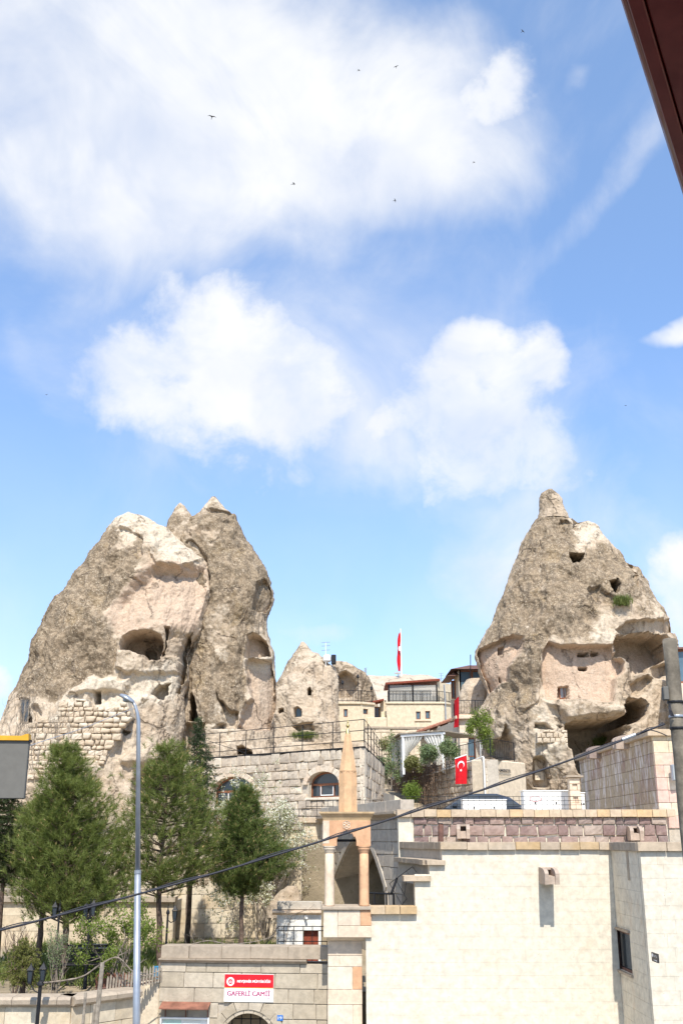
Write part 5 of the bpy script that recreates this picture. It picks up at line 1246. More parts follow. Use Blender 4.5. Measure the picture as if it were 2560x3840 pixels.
# ---- garden retaining walls behind the pines
RW = Frame((0, 34.6, 0), 0)
rw = thing('retaining_wall', (-2, 34.8, 2.8), 'tall tan retaining wall streaked by pine shadows', 'wall')
ra, rb = XX(640, 3300, 34.6), XX(1131, 3300, 34.6); rt = ZZ(3112, 34.6)
MB().box(ra - 4, rb, .03, .6, 2.4, rt, RW).build('wall_core', MAT['mortar'], rw)
blocks(rw, RW, ra - 3.5, rb - .01, 3.0, rt, .42, (.5, .95), MAT['ashlar_beige'], 'ashlar', .14, .008, .006)
copings(rw, RW, ra - 3.5, rb + .05, rt + .002, .12, .08, .5, (.6, 1.0), MAT['dark_coping'])
TW = Frame((0, 33.0, 0), 0)
tw = thing('terrace_wall', (-6, 33.2, 2.8), 'beige terrace wall with projecting ledge behind the pine trunks', 'wall')
ta, tb = XX(-200, 3500, 33), XX(648, 3500, 33); tt = ZZ(3382, 33)
MB().box(ta, tb, .03, .5, 2.4, tt, TW).build('wall_core', MAT['mortar'], tw)
blocks(tw, TW, ta, tb - .01, 2.9, tt, .42, (.6, 1.1), MAT['ashlar_beige'], 'ashlar', .14, .008, .006)
copings(tw, TW, ta, tb + .05, tt + .002, .15, .14, .6, (.8, 1.2), MAT['dark_coping'])
MB().box(ta, tb, .5, 1.62, tt - .3, tt + .02, TW).build('terrace_floor', MAT['paving'], tw)
railing(tw, [TW.pt(ta, .2, tt + .15), TW.pt(tb - .1, .2, tt + .15)], .34, (1.0, .55), None, 1.6, .03, 'wood_grey')
for q, (px, py0, py1) in enumerate(((18, 3520, 3660), (312, 3505, 3580))):
    pass
# little white hut with red door
HY = 29.6; HU = Frame((0, HY, 0), 0)
ht = thing('garden_hut', (XX(1140, 3550, HY), HY, 2.7), 'small white plastered hut with grey parapet and dark red door', 'hut')
a, b = XX(1036 + 4, 3500, HY), XX(1204, 3500, HY); d0, d1 = XX(1138, 3520, HY), XX(1194, 3520, HY); zd = ZZ(3490, HY); zc2 = ZZ(3431, HY); zp = ZZ(3381, HY)
a = XX(1075, 3500, HY) - .28
a = XX(1037, 3500, HY)
hole_panel(MB(), HU, a, b, 2.5, zc2, 0, .25, [(d0, d1, 2.5, zd)]).build('wall', MAT['plaster_white'], ht)
MB().box(a, a + .2, .25, 2.5, 2.5, zc2, HU).build('wall', MAT['plaster_white'], ht)
MB().box(d0 + .01, d1 - .01, .12, .17, 2.6, zd - .01, HU).build('door', MAT['dark_red_door'], ht)
MB().extr([(.3, zc2 + .002), (-.0, zc2 + .002), (-.14, zc2 + .06), (-.14, zc2 + .10), (.3, zc2 + .13)], a - .12, b, HU).build('cornice', MAT['pale_stone'], ht)
MB().cbox(a, b, .02, .3, zc2 + .132, zp, .01, HU).build('parapet', MAT['shade_ashlar'], ht)
MB().box(a + .05, b, .3, 2.5, zc2 + .05, zc2 + .2, HU).build('roof', MAT['plaster_tuff'], ht)
sc = thing('security_camera', W(1150, 3448, HY), 'tiny white security camera under the white hut parapet', 'camera')
f = Frame(W(1150, 3443, HY - .14), 25); MB().tube([f.pt(0, .0, 0), f.pt(0, .14, .0)], .03, 8).build('body', MAT['white_paint'], sc); MB().box(-.02, .1, .1, .135, -.03, .07, f).build('mount', MAT['white_paint'], sc)
ft = thing('grid_fence', W(1130, 3552, 26.6), 'black square grid fence in front of the small white hut', 'fence')
ga, gb = XX(1043, 3510, 26.6), XX(1226, 3510, 26.6)
for py in (3474, 3490, 3530, 3552): z = ZZ(py, 26.6); MB().tube([(ga, 26.6, z), (gb, 26.6, z)], .010, 4).build('bar', MAT['black_iron'], ft)
for px in (1043, 1064, 1101, 1137, 1171, 1205, 1226): x = XX(px, 3510, 26.6); MB().tube([(x, 26.605, ZZ(3556, 26.6) - .6), (x, 26.605, ZZ(3474, 26.6))], .010, 4).build('bar', MAT['black_iron'], ft)
MB().tube([(ga, 26.6, ZZ(3474, 26.6)), W(990, 3552, 26.6)], .012, 4).build('brace', MAT['black_iron'], ft)
bd = thing('boulder', W(1090, 3400, 33.8), 'pale rounded boulder lying behind the white hut', 'rock')
rock('stone', [(1080, 3322), (1045, 3345), (1010, 3390), (1000, 3440)], [(1110, 3322), (1122, 3350), (1130, 3380), (1132, 3440)], 32.5, .8, bd, (), (), (), nU=40, nV=24, back=16, seed=61, base_crust=.3, amp=.25)
LFM = [o for o in LF.children if o.name.startswith('rock_mass')]; RFM = [o for o in RF.children if o.name.startswith('rock_mass')]
def surf_y(objs, px, py):
    """depth at which the view ray through a pixel meets a rock"""
    bpy.context.view_layer.update(); d = Vector(ray(px, py)).normalized(); best = None
    for o in objs:
        m = o.matrix_world.inverted(); ok, loc, n, i = o.ray_cast(m @ Vector((0, 0, EYE)), (m.to_3x3() @ d).normalized())
        if ok:
            y = (o.matrix_world @ loc).y; best = y if best is None else min(best, y)
    return best if best else 60.0
# ================================================================== town above: stone terrace building, hotel, terraces
UP_ = Vector((0, 0, 1))
# ---- stone terrace building with arched windows
c0 = W(1363, 2803, 44.0); zt = c0.z; cl = Wz(690, 2851, zt); cr2 = Wz(1440, 2872, zt)
sb = thing('terrace_house', (c0.x, c0.y, 6.2), 'rough stone terrace house with two wide arched windows and railed roof', 'house')
fF = Frame((cl.x, cl.y, 0), math.degrees(math.atan2(c0.y - cl.y, c0.x - cl.x))); FL = (c0 - cl).xy.length
fS = Frame((c0.x, c0.y, 0), math.degrees(math.atan2(cr2.y - c0.y, cr2.x - c0.x))); SL2 = (cr2 - c0).xy.length
zb0 = 6.1
wins = []
for (pl, pr_, ptop, pspr, pbot) in ((1152, 1272, 2893, 2940, 2990), (796, 948, 2912, 2966, 3025)):
    m_ = (pl + pr_) / 2; uc_ = fF.u(m_, pspr); r_ = (fF.u(pr_, pspr) - fF.u(pl, pspr)) / 2
    wins.append((uc_, r_, fF.w(m_, pspr), fF.w(m_, ptop), fF.w(m_, pbot)))
def wtop(u):
    for uc_, r_, ws_, wt_, wb_ in wins:
        d = (u - uc_) / r_
        if abs(d) < 1: return ws_ + (wt_ - ws_) * math.sqrt(1 - d * d)
    return None
mb = MB(); us_ = [0.0]
lowest = min(w[4] for w in wins)
arch_panel(mb, fF, 0, FL, lowest, zt - .05, .05, .14, wtop, 160)
mb.box(0, FL, .05, .14, zb0 - .3, lowest, fF); mb.build('wall_core', MAT['mortar'], sb)
for uc_, r_, ws_, wt_, wb_ in wins:
    if wb_ > lowest + .02: MB().box(uc_ - r_, uc_ + r_, .05, .55, lowest + .003, wb_, fF).build('window_base', MAT['mortar'], sb)
MB().box(0.40, SL2, .05, .3, zb0 - .3, zt - .05, fS).build('wall_core', MAT['mortar'], sb)
def bskip(u, w):
    for uc_, r_, ws_, wt_, wb_ in wins:
        if wb_ - .1 < w:
            d = (u - uc_) / (r_ + .26); 
            if abs(d) < 1 and w < ws_ + (wt_ - ws_ + .26) * math.sqrt(max(0, 1 - d * d)): return True
    return False
blocks(sb, fF, 0.02, FL - .02, zb0 + .1, zt, .335, (.28, .76), MAT['rubble_stone'], 'rough', .2, .03, .045, bskip, chv=.12, name='stone')
blocks(sb, fS, 0.02, SL2 - .02, zb0 + .1, zt, .46, (.45, 1.0), MAT['rubble_stone'], 'rough', .2, .03, .045, chv=.12, name='stone')
for uc_, r_, ws_, wt_, wb_ in wins:
    n = 13
    for k in range(n):
        t0, t1 = math.pi * k / n + .01, math.pi * (k + 1) / n - .01; P = []
        for t in (t0, (t0 + t1) / 2, t1): P.append((uc_ + (r_ + .24) * math.cos(t), ws_ + (wt_ - ws_ + .24) * math.sin(t)))
        for t in (t1, (t0 + t1) / 2, t0): P.append((uc_ + r_ * math.cos(t), ws_ + (wt_ - ws_) * math.sin(t)))
        MB().prism(P[::-1], -.06 + random.uniform(-.01, .01), .3, fF).build('voussoir', MAT['pale_stone'], sb)
    # frame: outline, transom, mullions, panes
    wo_ = thing_w = MB(); th = .07; n = 20; pts = [(uc_ + (r_ - .04) * math.cos(t), ws_ + (wt_ - ws_ - .04) * math.sin(t)) for t in np.linspace(0, math.pi, n)]
    mbw = MB().tube([fF.pt(u, .28, w) for u, w in pts], .04, 5)
    mbw.box(uc_ - r_, uc_ + r_, .25, .32, ws_ - .05, ws_ + .04, fF)
    for q in (-1, -.42, .42, 1): mbw.box(uc_ + q * (r_ - .03) - .03, uc_ + q * (r_ - .03) + .03, .25, .32, wb_, ws_ - .05, fF)
    mbw.box(uc_ - r_, uc_ + r_, .25, .32, wb_ + .002, wb_ + .06, fF)
    wd_ = mbw.build('window', MAT['wood_brown'], sb)
    MB().prism([(uc_ + (r_ - .02) * math.cos(t), ws_ + (wt_ - ws_ - .02) * math.sin(t)) for t in np.linspace(math.pi, 0, n)][::-1], .29, .30, fF).build('pane', MAT['dark_glass'], wd_)
    for a, b in ((-1, -.42), (-.42, .42), (.42, 1)): MB().box(uc_ + a * (r_ - .03) + .035, uc_ + b * (r_ - .03) - .035, .29, .30, wb_ + .06, ws_ - .052, fF).build('pane', MAT['dark_glass'], wd_)
    MB().box(uc_ - .40 * r_, uc_ + .40 * r_, .235, .25, wb_ + .08, wb_ + .12, fF).box(uc_ - .40 * r_, uc_ - .36 * r_, .235, .25, wb_ + .12, ws_ - .09, fF).box(uc_ + .36 * r_, uc_ + .40 * r_, .235, .25, wb_ + .12, ws_ - .09, fF).build('sash', MAT['white_paint'], wd_)
    MB().cbox(uc_ - r_ - .1, uc_ + r_ + .1, -.08, .2, wb_ - .12, wb_ - .003, .015, fF).build('sill', MAT['pale_stone'], wd_)
MB().box(-.2, FL + .03, -.05, .1, zt + .002, zt + .05, fF).build('roof_edge', MAT['black_iron'], sb)
MB().box(.05, SL2, -.05, .1, zt + .003, zt + .05, fS).build('roof_edge', MAT['black_iron'], sb)
q_ = [fF.pt(0, .1, zt + .01), fF.pt(FL, .1, zt + .01), fS.pt(SL2, .1, zt + .01), fF.pt(0, 10, zt + .01)]
MB().add(q_, [(0, 1, 2, 3)]).build('roof', MAT['plaster_tuff'], sb)
tr = thing('terrace_railing', (c0.x, c0.y, zt), 'tall thin black three-rail railing round the stone roof terrace', 'railing')
railing(tr, [fF.pt(.6, .12, zt + .05), fF.pt(FL - .05, .12, zt + .05), fS.pt(SL2 - .1, .12, zt + .05)], 1.12, (1.0, .60, .22), None, 1.75, .017)
MB().tube([fF.pt(.6, .12, zt + 1.1), fF.pt(2.6, 1.6, zt + .3)], .013, 4).build('brace', MAT['black_iron'], tr)
# niches in the masonry
for px, py in ((1205, 2851), (1042, 2866)):
    u, w = fF.uw(px, py); MB().prism([(u - .17, w - .16), (u + .17, w - .16), (u + .17, w + .06), (u, w + .2), (u - .17, w + .06)], -.07, .1, fF).build('niche_stone', MAT['dark_coping'], sb)
# low road fence below it
lf = thing('road_fence', W(1290, 3040, 37.2), 'black barred fence at the roadside below the stone terrace house', 'fence')
for (a, b, pt_, pb_) in ((1148, 1440, 3000, 3043), (1022, 1146, 3034, 3080)):
    Yf = 37.2; x0, x1 = XX(a, 3020, Yf), XX(b, 3020, Yf); z0, z1 = ZZ(pb_, Yf), ZZ(pt_, Yf)
    for w in (z0 + .05, (z0 + z1) / 2 - .02, z1): MB().tube([(x0, Yf, w), (x1, Yf, w)], .010, 4).build('rail', MAT['black_iron'], lf)
    x = x0
    while x <= x1 + .01: MB().tube([(x, Yf + .005, min(z0, 6.0)), (x, Yf + .005, z1)], .010, 4).build('bar', MAT['black_iron'], lf); x += .185
# ---- rubble wall on the left rock's foot
fw = Frame(W(100, 2960, surf_y(LFM, 330, 2760) - .4), 0); fw.o.z = 0
ru = thing('rubble_wall', fw.pt(3, 0, 9.0), 'old rubble wall of tuff blocks closing the foot of the twin-peaked rock', 'wall')
polyw = T1([(150, 1330), (200, 1290), (300, 1255), (310, 1190), (460, 1170), (470, 1225), (640, 1215), (680, 1180), (700, 1260), (640, 1330), (610, 1420), (560, 1500), (500, 1600), (150, 1640)])
puw = [fw.uw(*p) for p in polyw]; pu = np.array(puw)
def inw(u, w): return sdf(puw, np.array([u]), np.array([w]))[0] > -.02
MB().prism(puw, .12, 2.2, fw).build('wall_core', MAT['mortar'], ru)
_ul, _ur = pu[:, 0].min(), pu[:, 0].max()
blocks(ru, fw, _ul, _ur, pu[:, 1].min() + .4, pu[:, 1].max(), .29, (.22, .62), MAT['tuff_block'], lambda u: 'rubble' if random.random() < .15 + .8 * (u - _ul) / (_ur - _ul) else 'rough', .4, .012, .06, lambda u, w: not inw(u, w) or random.random() < .03, chv=.25, name='stone', tilt=.06)
# masonry patch and lettered niche on the right rock
pfw = Frame(W(2060, 2800, surf_y(RFM, 2060, 2795) - .05), 0); pfw.o.z = 0
pt_ = thing('rubble_patch', pfw.pt(0, 0, 10), 'patch of squared stones walled into the right chimney foot', 'wall')
pp = [pfw.uw(*p) for p in T2([(570, 1760), (650, 1745), (700, 1765), (760, 1750), (780, 1830), (770, 1900), (700, 1830), (570, 1835)])]; pa = np.array(pp)
MB().prism(pp, .1, 1.8, pfw).build('wall_core', MAT['mortar'], pt_)
blocks(pt_, pfw, pa[:, 0].min(), pa[:, 0].max(), pa[:, 1].min(), pa[:, 1].max(), .27, (.25, .45), MAT['tuff_block'], 'rough', .3, .03, .03, lambda u, w: sdf(pp, np.array([u]), np.array([w]))[0] < 0, name='stone')
# windows set in the carved openings
def rock_window(px0, py0, px1, py1, Y, lab, name='cave_window', mull=2, gm='pale_glass', fm='wood_brown', trans=None):
    f = Frame((0, Y, 0), 0); a, b = f.u(px0, py1), f.u(px1, py1); c, d = f.w(px0, py1), f.w(px0, py0)
    t_ = thing(name, ((a + b) / 2, Y, c), lab, 'window'); window(t_, f, a, b, c, d, 0, .06, mull, gm, fm, trans); return t_
def rp(x, y): return T2([(x, y)])[0]
a_, b_ = rp(724, 1452), rp(786, 1532); rock_window(a_[0], a_[1], b_[0], b_[1], surf_y(RFM, (a_[0] + b_[0]) / 2, (a_[1] + b_[1]) / 2) - .12, 'small wooden two-pane window in the pink wall of the right chimney')
a_, b_ = rp(866, 1200), rp(944, 1234)
a_, b_ = T1([(100, 1168)])[0], T1([(152, 1298)])[0]; rock_window(a_[0], a_[1], b_[0], b_[1], surf_y(LFM, (a_[0] + b_[0]) / 2, (a_[1] + b_[1]) / 2) - .5, 'weathered wooden window frame at the left foot of the twin-peaked rock', gm='dark_glass', fm='wood_grey')
a_, b_ = T3([(187, 702)])[0], T3([(229, 776)])[0]; rock_window(a_[0], a_[1], b_[0], b_[1], surf_y([o for o in MF.children], (a_[0] + b_[0]) / 2, (a_[1] + b_[1]) / 2) - .1, 'blue curtained arched window in the small pale cone', mull=1, gm='blue_glass', fm='wood_grey')
# ---- AMBER terrace
TA = W(1822, 2846, 50.0); tz = TA.z; TB = Wz(1474, 2912, tz); TC = Wz(1944, 2858, tz)
aw_ = thing('terrace_retaining_wall', (TA.x, TA.y, 7.2), 'stone terrace wall hung with dry creeper under the white pavilion', 'wall')
fA_ = Frame((TB.x, TB.y, 0), math.degrees(math.atan2(TA.y - TB.y, TA.x - TB.x))); AL = (TA - TB).xy.length
MB().box(0, AL - .02, .04, .6, 5.8, tz - .02, fA_).build('wall_core', MAT['mortar'], aw_)
blocks(aw_, fA_, 0.02, AL - .02, 6.4, tz, .34, (.3, .75), MAT['rubble_stone'], 'rough', .2, .03, .03, chv=.15, name='stone')
ap_ = thing('lettered_wall', (TC.x - 1, TC.y, 7.2), 'smooth tuff wall panel lettered AMBER beside the right chimney', 'wall')
fB_ = Frame((TA.x, TA.y, 0), math.degrees(math.atan2(TC.y - TA.y, TC.x - TA.x))); BL = (TC - TA).xy.length
MB().cbox(.02, BL + .6, .0, .9, 6.6, tz, .05, fB_).build('wall_panel', MAT['plaster_tuff'], ap_)
def lett(s, f, x0, y0, x1, y1, v=-.06, par=None, bold=0.0): 
    text(s, 'lettering', f, f.u(x0, y1), f.u(x1, y1), f.w((x0 + x1) / 2, y1), f.w((x0 + x1) / 2, y0), v, 'black_sign', par, bold)
lett('AMBER', fB_, 1858, 2884, 1911, 2895.5, par=ap_, bold=.03); lett('BREAKFAST', fB_, 1861, 2903, 1912, 2910, par=ap_)
yn_ = surf_y(RFM, 2020, 2900) - .1; fN = Frame((0, yn_, 0), 0); nl = thing('niche_lettering', W(2018, 2916, yn_), 'small dark letters in the arched niche of the right chimney', 'sign')
MB().box(fN.u(2004, 2900), fN.u(2036, 2900), .0, .35, fN.w(2018, 2925), fN.w(2018, 2852), fN).build('panel', MAT['plaster_tuff'], nl)
lett('A', fN, 2016, 2863, 2024, 2876, par=nl, v=-.02, bold=.03); lett('AMBER', fN, 2008, 2887, 2031, 2895, par=nl, v=-.02, bold=.02); lett('CAVE', fN, 2012, 2901, 2025, 2905, par=nl, v=-.02); lett('HOTEL', fN, 2011, 2910, 2027, 2917, par=nl, v=-.02)
bp = thing('street_plate', fA_.pt(*[fA_.u(1798, 2950), -.05, fA_.w(1798, 2955)]), 'small blue street plate low on the stone terrace wall', 'plate')
MB().box(fA_.u(1789, 2950), fA_.u(1807, 2950), -.08, -.05, fA_.w(1798, 2955), fA_.w(1798, 2943), fA_).build('plate', MAT['blue_plate'], bp)
pi = thing('white_pipe', TA + Vector((0, -.1, -2)), 'thin cream pipe following the terrace wall top and dropping down', 'pipe')
pp_ = [fA_.pt(.1, -.12, 8.0), fA_.pt(.1, -.12, tz - .55), fA_.pt(AL * .5, -.12, tz - .25), fA_.pt(AL * .9, -.12, tz + .0), fA_.pt(AL - .1, -.12, tz + .1), fA_.pt(AL - .02, -.12, tz + .02), fA_.pt(AL - .0, -.12, 7.4)]
MB().tube(pp_, .045, 7).build('pipe', MAT['plaster_white'], pi)
MB().add([fA_.pt(0, .5, tz - .01), fA_.pt(AL, .5, tz - .01), fB_.pt(BL + .4, .6, tz - .01), Vector((TC.x + 1, 66, tz - .01)), Vector((TB.x - 1, 70, tz - .01))], [(0, 1, 2, 3, 4)]).build('terrace_floor', MAT['paving'], aw_)
ir = thing('iron_railing', TA, 'ornate dark iron railing along the edge of the AMBER terrace', 'railing')
railing(ir, [fA_.pt(AL * .3, .25, tz), fA_.pt(AL - .05, .25, tz), fB_.pt(BL, .25, tz)], .95, (1.0, .14), .2, 2.0, .018)
# flag of the country: red with white crescent and star
def crescent_star(mbm, f, cu, cw, s, v):
    n = 26; P = []
    for k in range(n + 1):
        t = rad(-138 + 276 * k / n); P.append((cu + s * .5 * math.sin(t) * 1.0, cw + s * .5 * math.cos(t)))
    return P
def flag(name, f, u0, u1, wt_, wb_, v, lab, fold=.05, slant=0.0, emblem=True):
    t_ = thing(name, f.pt((u0 + u1) / 2, v, wb_), lab, 'flag', 'red flags of the town')
    nu, nw = 14, 30; V = []
    def S(a, b):
        dv = fold * (math.sin(a * 7 + b * 2) * .6 + math.sin(a * 13 + 1) * .25) * (0.3 + .7 * b)
        return f.pt(u0 + (u1 - u0) * a + slant * b + .03 * math.sin(b * 5) * b, v + dv, wt_ + (wb_ - wt_) * b + (.16 * (a - .5) if b < .02 else .16 * (a - .5) * (1 - b)))
    for j in range(nw + 1):
        for i in range(nu + 1): V.append(S(i / nu, j / nw))
    F_ = [(j * (nu + 1) + i, j * (nu + 1) + i + 1, (j + 1) * (nu + 1) + i + 1, (j + 1) * (nu + 1) + i) for j in range(nw) for i in range(nu)]
    o = MB().add(V, F_).build('cloth', MAT['red_cloth'], t_, smooth_=True)
    if not emblem: return t_
    Wd, Hh = abs(u1 - u0), abs(wt_ - wb_)
    def E(x, y):   # emblem point in metres from a centre on the cloth, lifted off it
        a = .5 + x / Wd; b = y / Hh; p = S(a, b); return p + f.pt(0, -.014, 0) - f.pt(0, 0, 0)
    cy_, r = Hh * .30, Wd * .31; P = []; n = 30
    # crescent opening downwards, towards the star
    for k in range(n + 1):
        t = rad(-140 + 280 * k / n); P.append((r * math.sin(t), cy_ - r * math.cos(t)))
    r2 = r * .8; c2 = cy_ + r * .25; Q = []
    for k in range(n + 1):
        t = rad(-128 + 256 * k / n); Q.append((r2 * math.sin(t), c2 - r2 * math.cos(t)))
    mb = MB(); vs = [E(*p) for p in P] + [E(*q) for q in Q]
    mb.add(vs, [(k, k + 1, n + 1 + k + 1, n + 1 + k) for k in range(n)]).build('crescent', MAT['white_print'], o)
    st = []; sy = cy_ + r * 1.38
    for k in range(10):
        t = math.pi * k / 5 + .2; rr = r * .42 if k % 2 == 0 else r * .17; st.append((rr * math.sin(t), sy + rr * math.cos(t)))
    mb = MB(); mb.add([E(0, sy)] + [E(*p) for p in st], [(0, k + 1, (k + 1) % 10 + 1) for k in range(10)]).build('star', MAT['white_print'], o)
    MB().tube([S(-.01, 0), S(1.01, 0)], .03, 5).build('hem', MAT['white_print'], t_)
    return t_
u_, w_ = fA_.uw(1757, 2840); pf_ = fA_.pt(u_, -.2, 0); ff_ = Frame((pf_.x, pf_.y, 0), -28)
flag('flag', ff_, ff_.u(1707, 2880), ff_.u(1750, 2880), ff_.w(1730, 2838), ff_.w(1730, 2940), -.05, 'red crescent and star flag hanging flat on the stone terrace wall', .05)
# ---- curtained pavilion
PA, PB = W(1513, 2890, 57.0), W(1662, 2890, 55.5); PCz = ZZ(2757, 56)
fP = Frame((PA.x, PA.y, 0), math.degrees(math.atan2(PB.y - PA.y, PB.x - PA.x))); PL = (PB - PA).xy.length
pv_ = thing('pavilion', (PA.x + 1, PA.y, tz), 'white curtained garden pavilion with flat slatted roof on the terrace', 'pavilion')
fPs = Frame((XX(1472, 2890, 60.5), 60.5, 0), math.degrees(math.atan2(PA.y - 60.5, PA.x - XX(1472, 2890, 60.5)))); PsL = math.hypot(PA.y - 60.5, PA.x - XX(1472, 2890, 60.5))
for p in (fP.pt(0, 0, 0), fP.pt(PL, 0, 0), fPs.pt(0, 0, 0), fP.pt(PL, 4, 0)):
    MB().box(p.x - .06, p.x + .06, p.y - .06, p.y + .06, tz - .3, PCz).build('post', MAT['white_paint'], pv_)
MB().box(-.12, PL + .12, -.08, .08, PCz, PCz + .12, fP).build('beam', MAT['white_paint'], pv_)
MB().box(-.1, PsL, -.06, .06, PCz, PCz + .1, fPs).build('beam', MAT['wood_grey'], pv_)
rp4 = [fP.pt(-.2, -.15, PCz + .14), fP.pt(PL + .15, -.15, PCz + .14), fP.pt(PL + .15, 4.2, PCz + .14), fPs.pt(-.1, -.1, PCz + .14)]
MB().add(rp4 + [p + Vector((0, 0, .06)) for p in rp4], [(3, 2, 1, 0), (4, 5, 6, 7), (0, 1, 5, 4), (1, 2, 6, 5), (2, 3, 7, 6), (3, 0, 4, 7)]).build('roof', MAT['wood_grey'], pv_)
def curtain(f, ut0, ut1, ub0, ub1, wt_, wb_, mat, waist=.7, name='curtain', n=40, fold=.06):
    V = []; rows = 14
    for j in range(rows + 1):
        s = j / rows; k = min(1, s / waist); q = k * k * (3 - 2 * k) * .6 + k * .4
        a, b = ut0 + (ub0 - ut0) * q, ut1 + (ub1 - ut1) * q
        for i in range(n + 1):
            t = i / n; V.append(f.pt(a + (b - a) * t, fold * math.sin(t * n * .95) + .02 * math.sin(t * 9), wt_ + (wb_ - wt_) * s))
    F_ = [(j * (n + 1) + i, j * (n + 1) + i + 1, (j + 1) * (n + 1) + i + 1, (j + 1) * (n + 1) + i) for j in range(rows) for i in range(n)]
    MB().add(V, F_).build(name, mat, pv_, smooth_=True)
cm, ct_, cb_ = principled('curtain_cloth', .9, .1); ct_.put(cb_.inputs['Base Color'], (0.80, 0.78, 0.72, 1))
tl = ct_.node('ShaderNodeBsdfTranslucent'); tl.inputs[0].default_value = (.75, .72, .66, 1); mx2 = ct_.node('ShaderNodeMixShader'); mx2.inputs[0].default_value = .35
ct_.l.new(cb_.outputs[0], mx2.inputs[1]); ct_.l.new(tl.outputs[0], mx2.inputs[2]); ct_.l.new(mx2.outputs[0], ct_.n['Material Output'].inputs[0])
sm_, st_, sb_ = principled('sheer_cloth', .9, .1); st_.put(sb_.inputs['Base Color'], (0.55, 0.53, 0.48, 1))
tr_ = st_.node('ShaderNodeBsdfTransparent'); mx3 = st_.node('ShaderNodeMixShader'); mx3.inputs[0].default_value = .45
st_.l.new(sb_.outputs[0], mx3.inputs[1]); st_.l.new(tr_.outputs[0], mx3.inputs[2]); st_.l.new(mx3.outputs[0], st_.n['Material Output'].inputs[0])
curtain(fP, .05, PL * .5, .02, .22, PCz - .02, tz + .1, cm); curtain(fP, PL * .52, PL - .03, PL - .42, PL - .02, PCz - .02, tz + .1, cm)
curtain(fPs, .1, PsL - .1, .05, PsL - .2, PCz - .02, tz - .4, sm_, 1.0); curtain(fPs, PsL - .5, PsL - .05, PsL - .35, PsL - .05, PCz - .02, tz - .1, cm, .8)
# ---- stone annex behind the pavilion (pillar, balcony, tiled lean-to)
YE = 63.0; EF = Frame((0, YE, 0), 0)
an = thing('annex_building', W(1750, 2880, YE), 'pale stone annex with iron balcony squeezed beside the right chimney', 'house')
a, b = XX(1722, 2750, YE), XX(1802, 2750, YE); zt5, zb5 = ZZ(2698, YE), tz - .2
d0, d1, dz = XX(1752, 2830, YE), XX(1785, 2830, YE), ZZ(2766, YE)
hole_panel(MB(), EF, a, b + 1.5, zb5, zt5, .03, .5, [(d0, d1, zb5, dz)]).build('wall_core', MAT['mortar_cream'], an)
blocks(an, EF, a, b + 1.5, zb5, zt5, .42, (.45, .8), MAT['pale_stone'], 'ashlar', .16, .01, .008, lambda u, w: d0 - .05 < u < d1 + .05 and w < dz)
window(an, EF, d0, d1, zb5, dz, .2, .08, 1, 'blue_glass', 'wood_brown', .55, 'door')
MB().cbox(a - .25, b + 1.2, -.3, .5, zt5 + .002, zt5 + .2, .03, EF).build('cornice', MAT['pale_stone'], an)
EL = Frame((a - 1.1, YE + 6, 0), math.degrees(math.atan2(-6, 1.1))); ELn = math.hypot(6, 1.1)
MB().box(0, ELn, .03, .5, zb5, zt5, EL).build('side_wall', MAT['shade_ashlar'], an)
for q in (.35, .6, .82): window(an, EL, ELn * q, ELn * q + .55, zb5 + .9, zb5 + 2.6, -.03, .1, 1, 'dark_glass', 'pale_stone')
zl = ZZ(2680, YE)
MB().box(a - .2, b + 1.4, -.1, 3, zt5 + .21, zl, EF).build('balcony_base', MAT['pale_stone'], an)
br = thing('balcony_railing', W(1770, 2680, YE), 'black iron balcony railing on top of the pale annex', 'railing')
railing(br, [EF.pt(a - .1, 1.8, zl), EF.pt(a - .1, -.05, zl), EF.pt(b + .8, -.05, zl), EF.pt(b + .9, 1.5, zl + .1)], .85, (1.0, .1), .17, 1.4, .02)
fE = Frame((a - .15, YE - .3, 0), -74)
flag('flag', fE, -.35, .35, ZZ(2622, YE), ZZ(2728, YE), .0, 'narrow red flag hanging from the annex balcony corner', .08, -.25, False)
# lean-to with tiled roof
LY = 68.0; LF_ = Frame((0, LY, 0), 0); ln = thing('lean_to', W(1640, 2760, LY), 'lean-to porch with sloping red tile roof left of the annex', 'shed')
l0, l1 = LF_.uw(1566, 2742), LF_.uw(1722, 2686)
n = 13
for k in range(n):
    q0, q1 = k / n, (k + 1) / n; x0, z0 = l0[0] + (l1[0] - l0[0]) * q0, l0[1] + (l1[1] - l0[1]) * q0; x1, z1 = l0[0] + (l1[0] - l0[0]) * q1, l0[1] + (l1[1] - l0[1]) * q1
    for r in range(4):
        y = r * .55; pts_ = [LF_.pt(x0 - .03, y + .2 + .2 * math.cos(t), z0 + .1 * math.sin(t)) for t in np.linspace(0, math.pi, 6)] + [LF_.pt(x1, y + .2 + .2 * math.cos(t), z1 + .08 * math.sin(t)) for t in np.linspace(0, math.pi, 6)]
        MB().add(pts_, [(i, i + 1, i + 7, i + 6) for i in range(5)]).build('roof_tile', plain('roof_tile_clay', (0.36, 0.17, 0.11), .85, .15, 0, .3, 3) if 'roof_tile_clay' not in MAT else MAT['roof_tile_clay'], ln)
MB().prism([(l0[0] - .1, l0[1] - .12), (l1[0], l1[1] - .12), (l1[0], l1[1] - .01), (l0[0] - .1, l0[1] - .01)], -.05, 2.4, LF_).build('rafter', MAT['rust_sheet'], ln)
MB().prism([(l0[0] + .3, tz), (l1[0], tz), (l1[0], l1[1] - .13), (l0[0] + .3, l0[1] - .13)], 1.6, 1.9, LF_).build('wall', MAT['plaster_tuff'], ln)
for q in (.25, .5, .75, .98):
    x = l0[0] + (l1[0] - l0[0]) * q; z = l0[1] + (l1[1] - l0[1]) * q; MB().box(x - .08, x + .08, .0, .15, tz, z - .13, LF_).build('post', MAT['wood_grey'], ln)
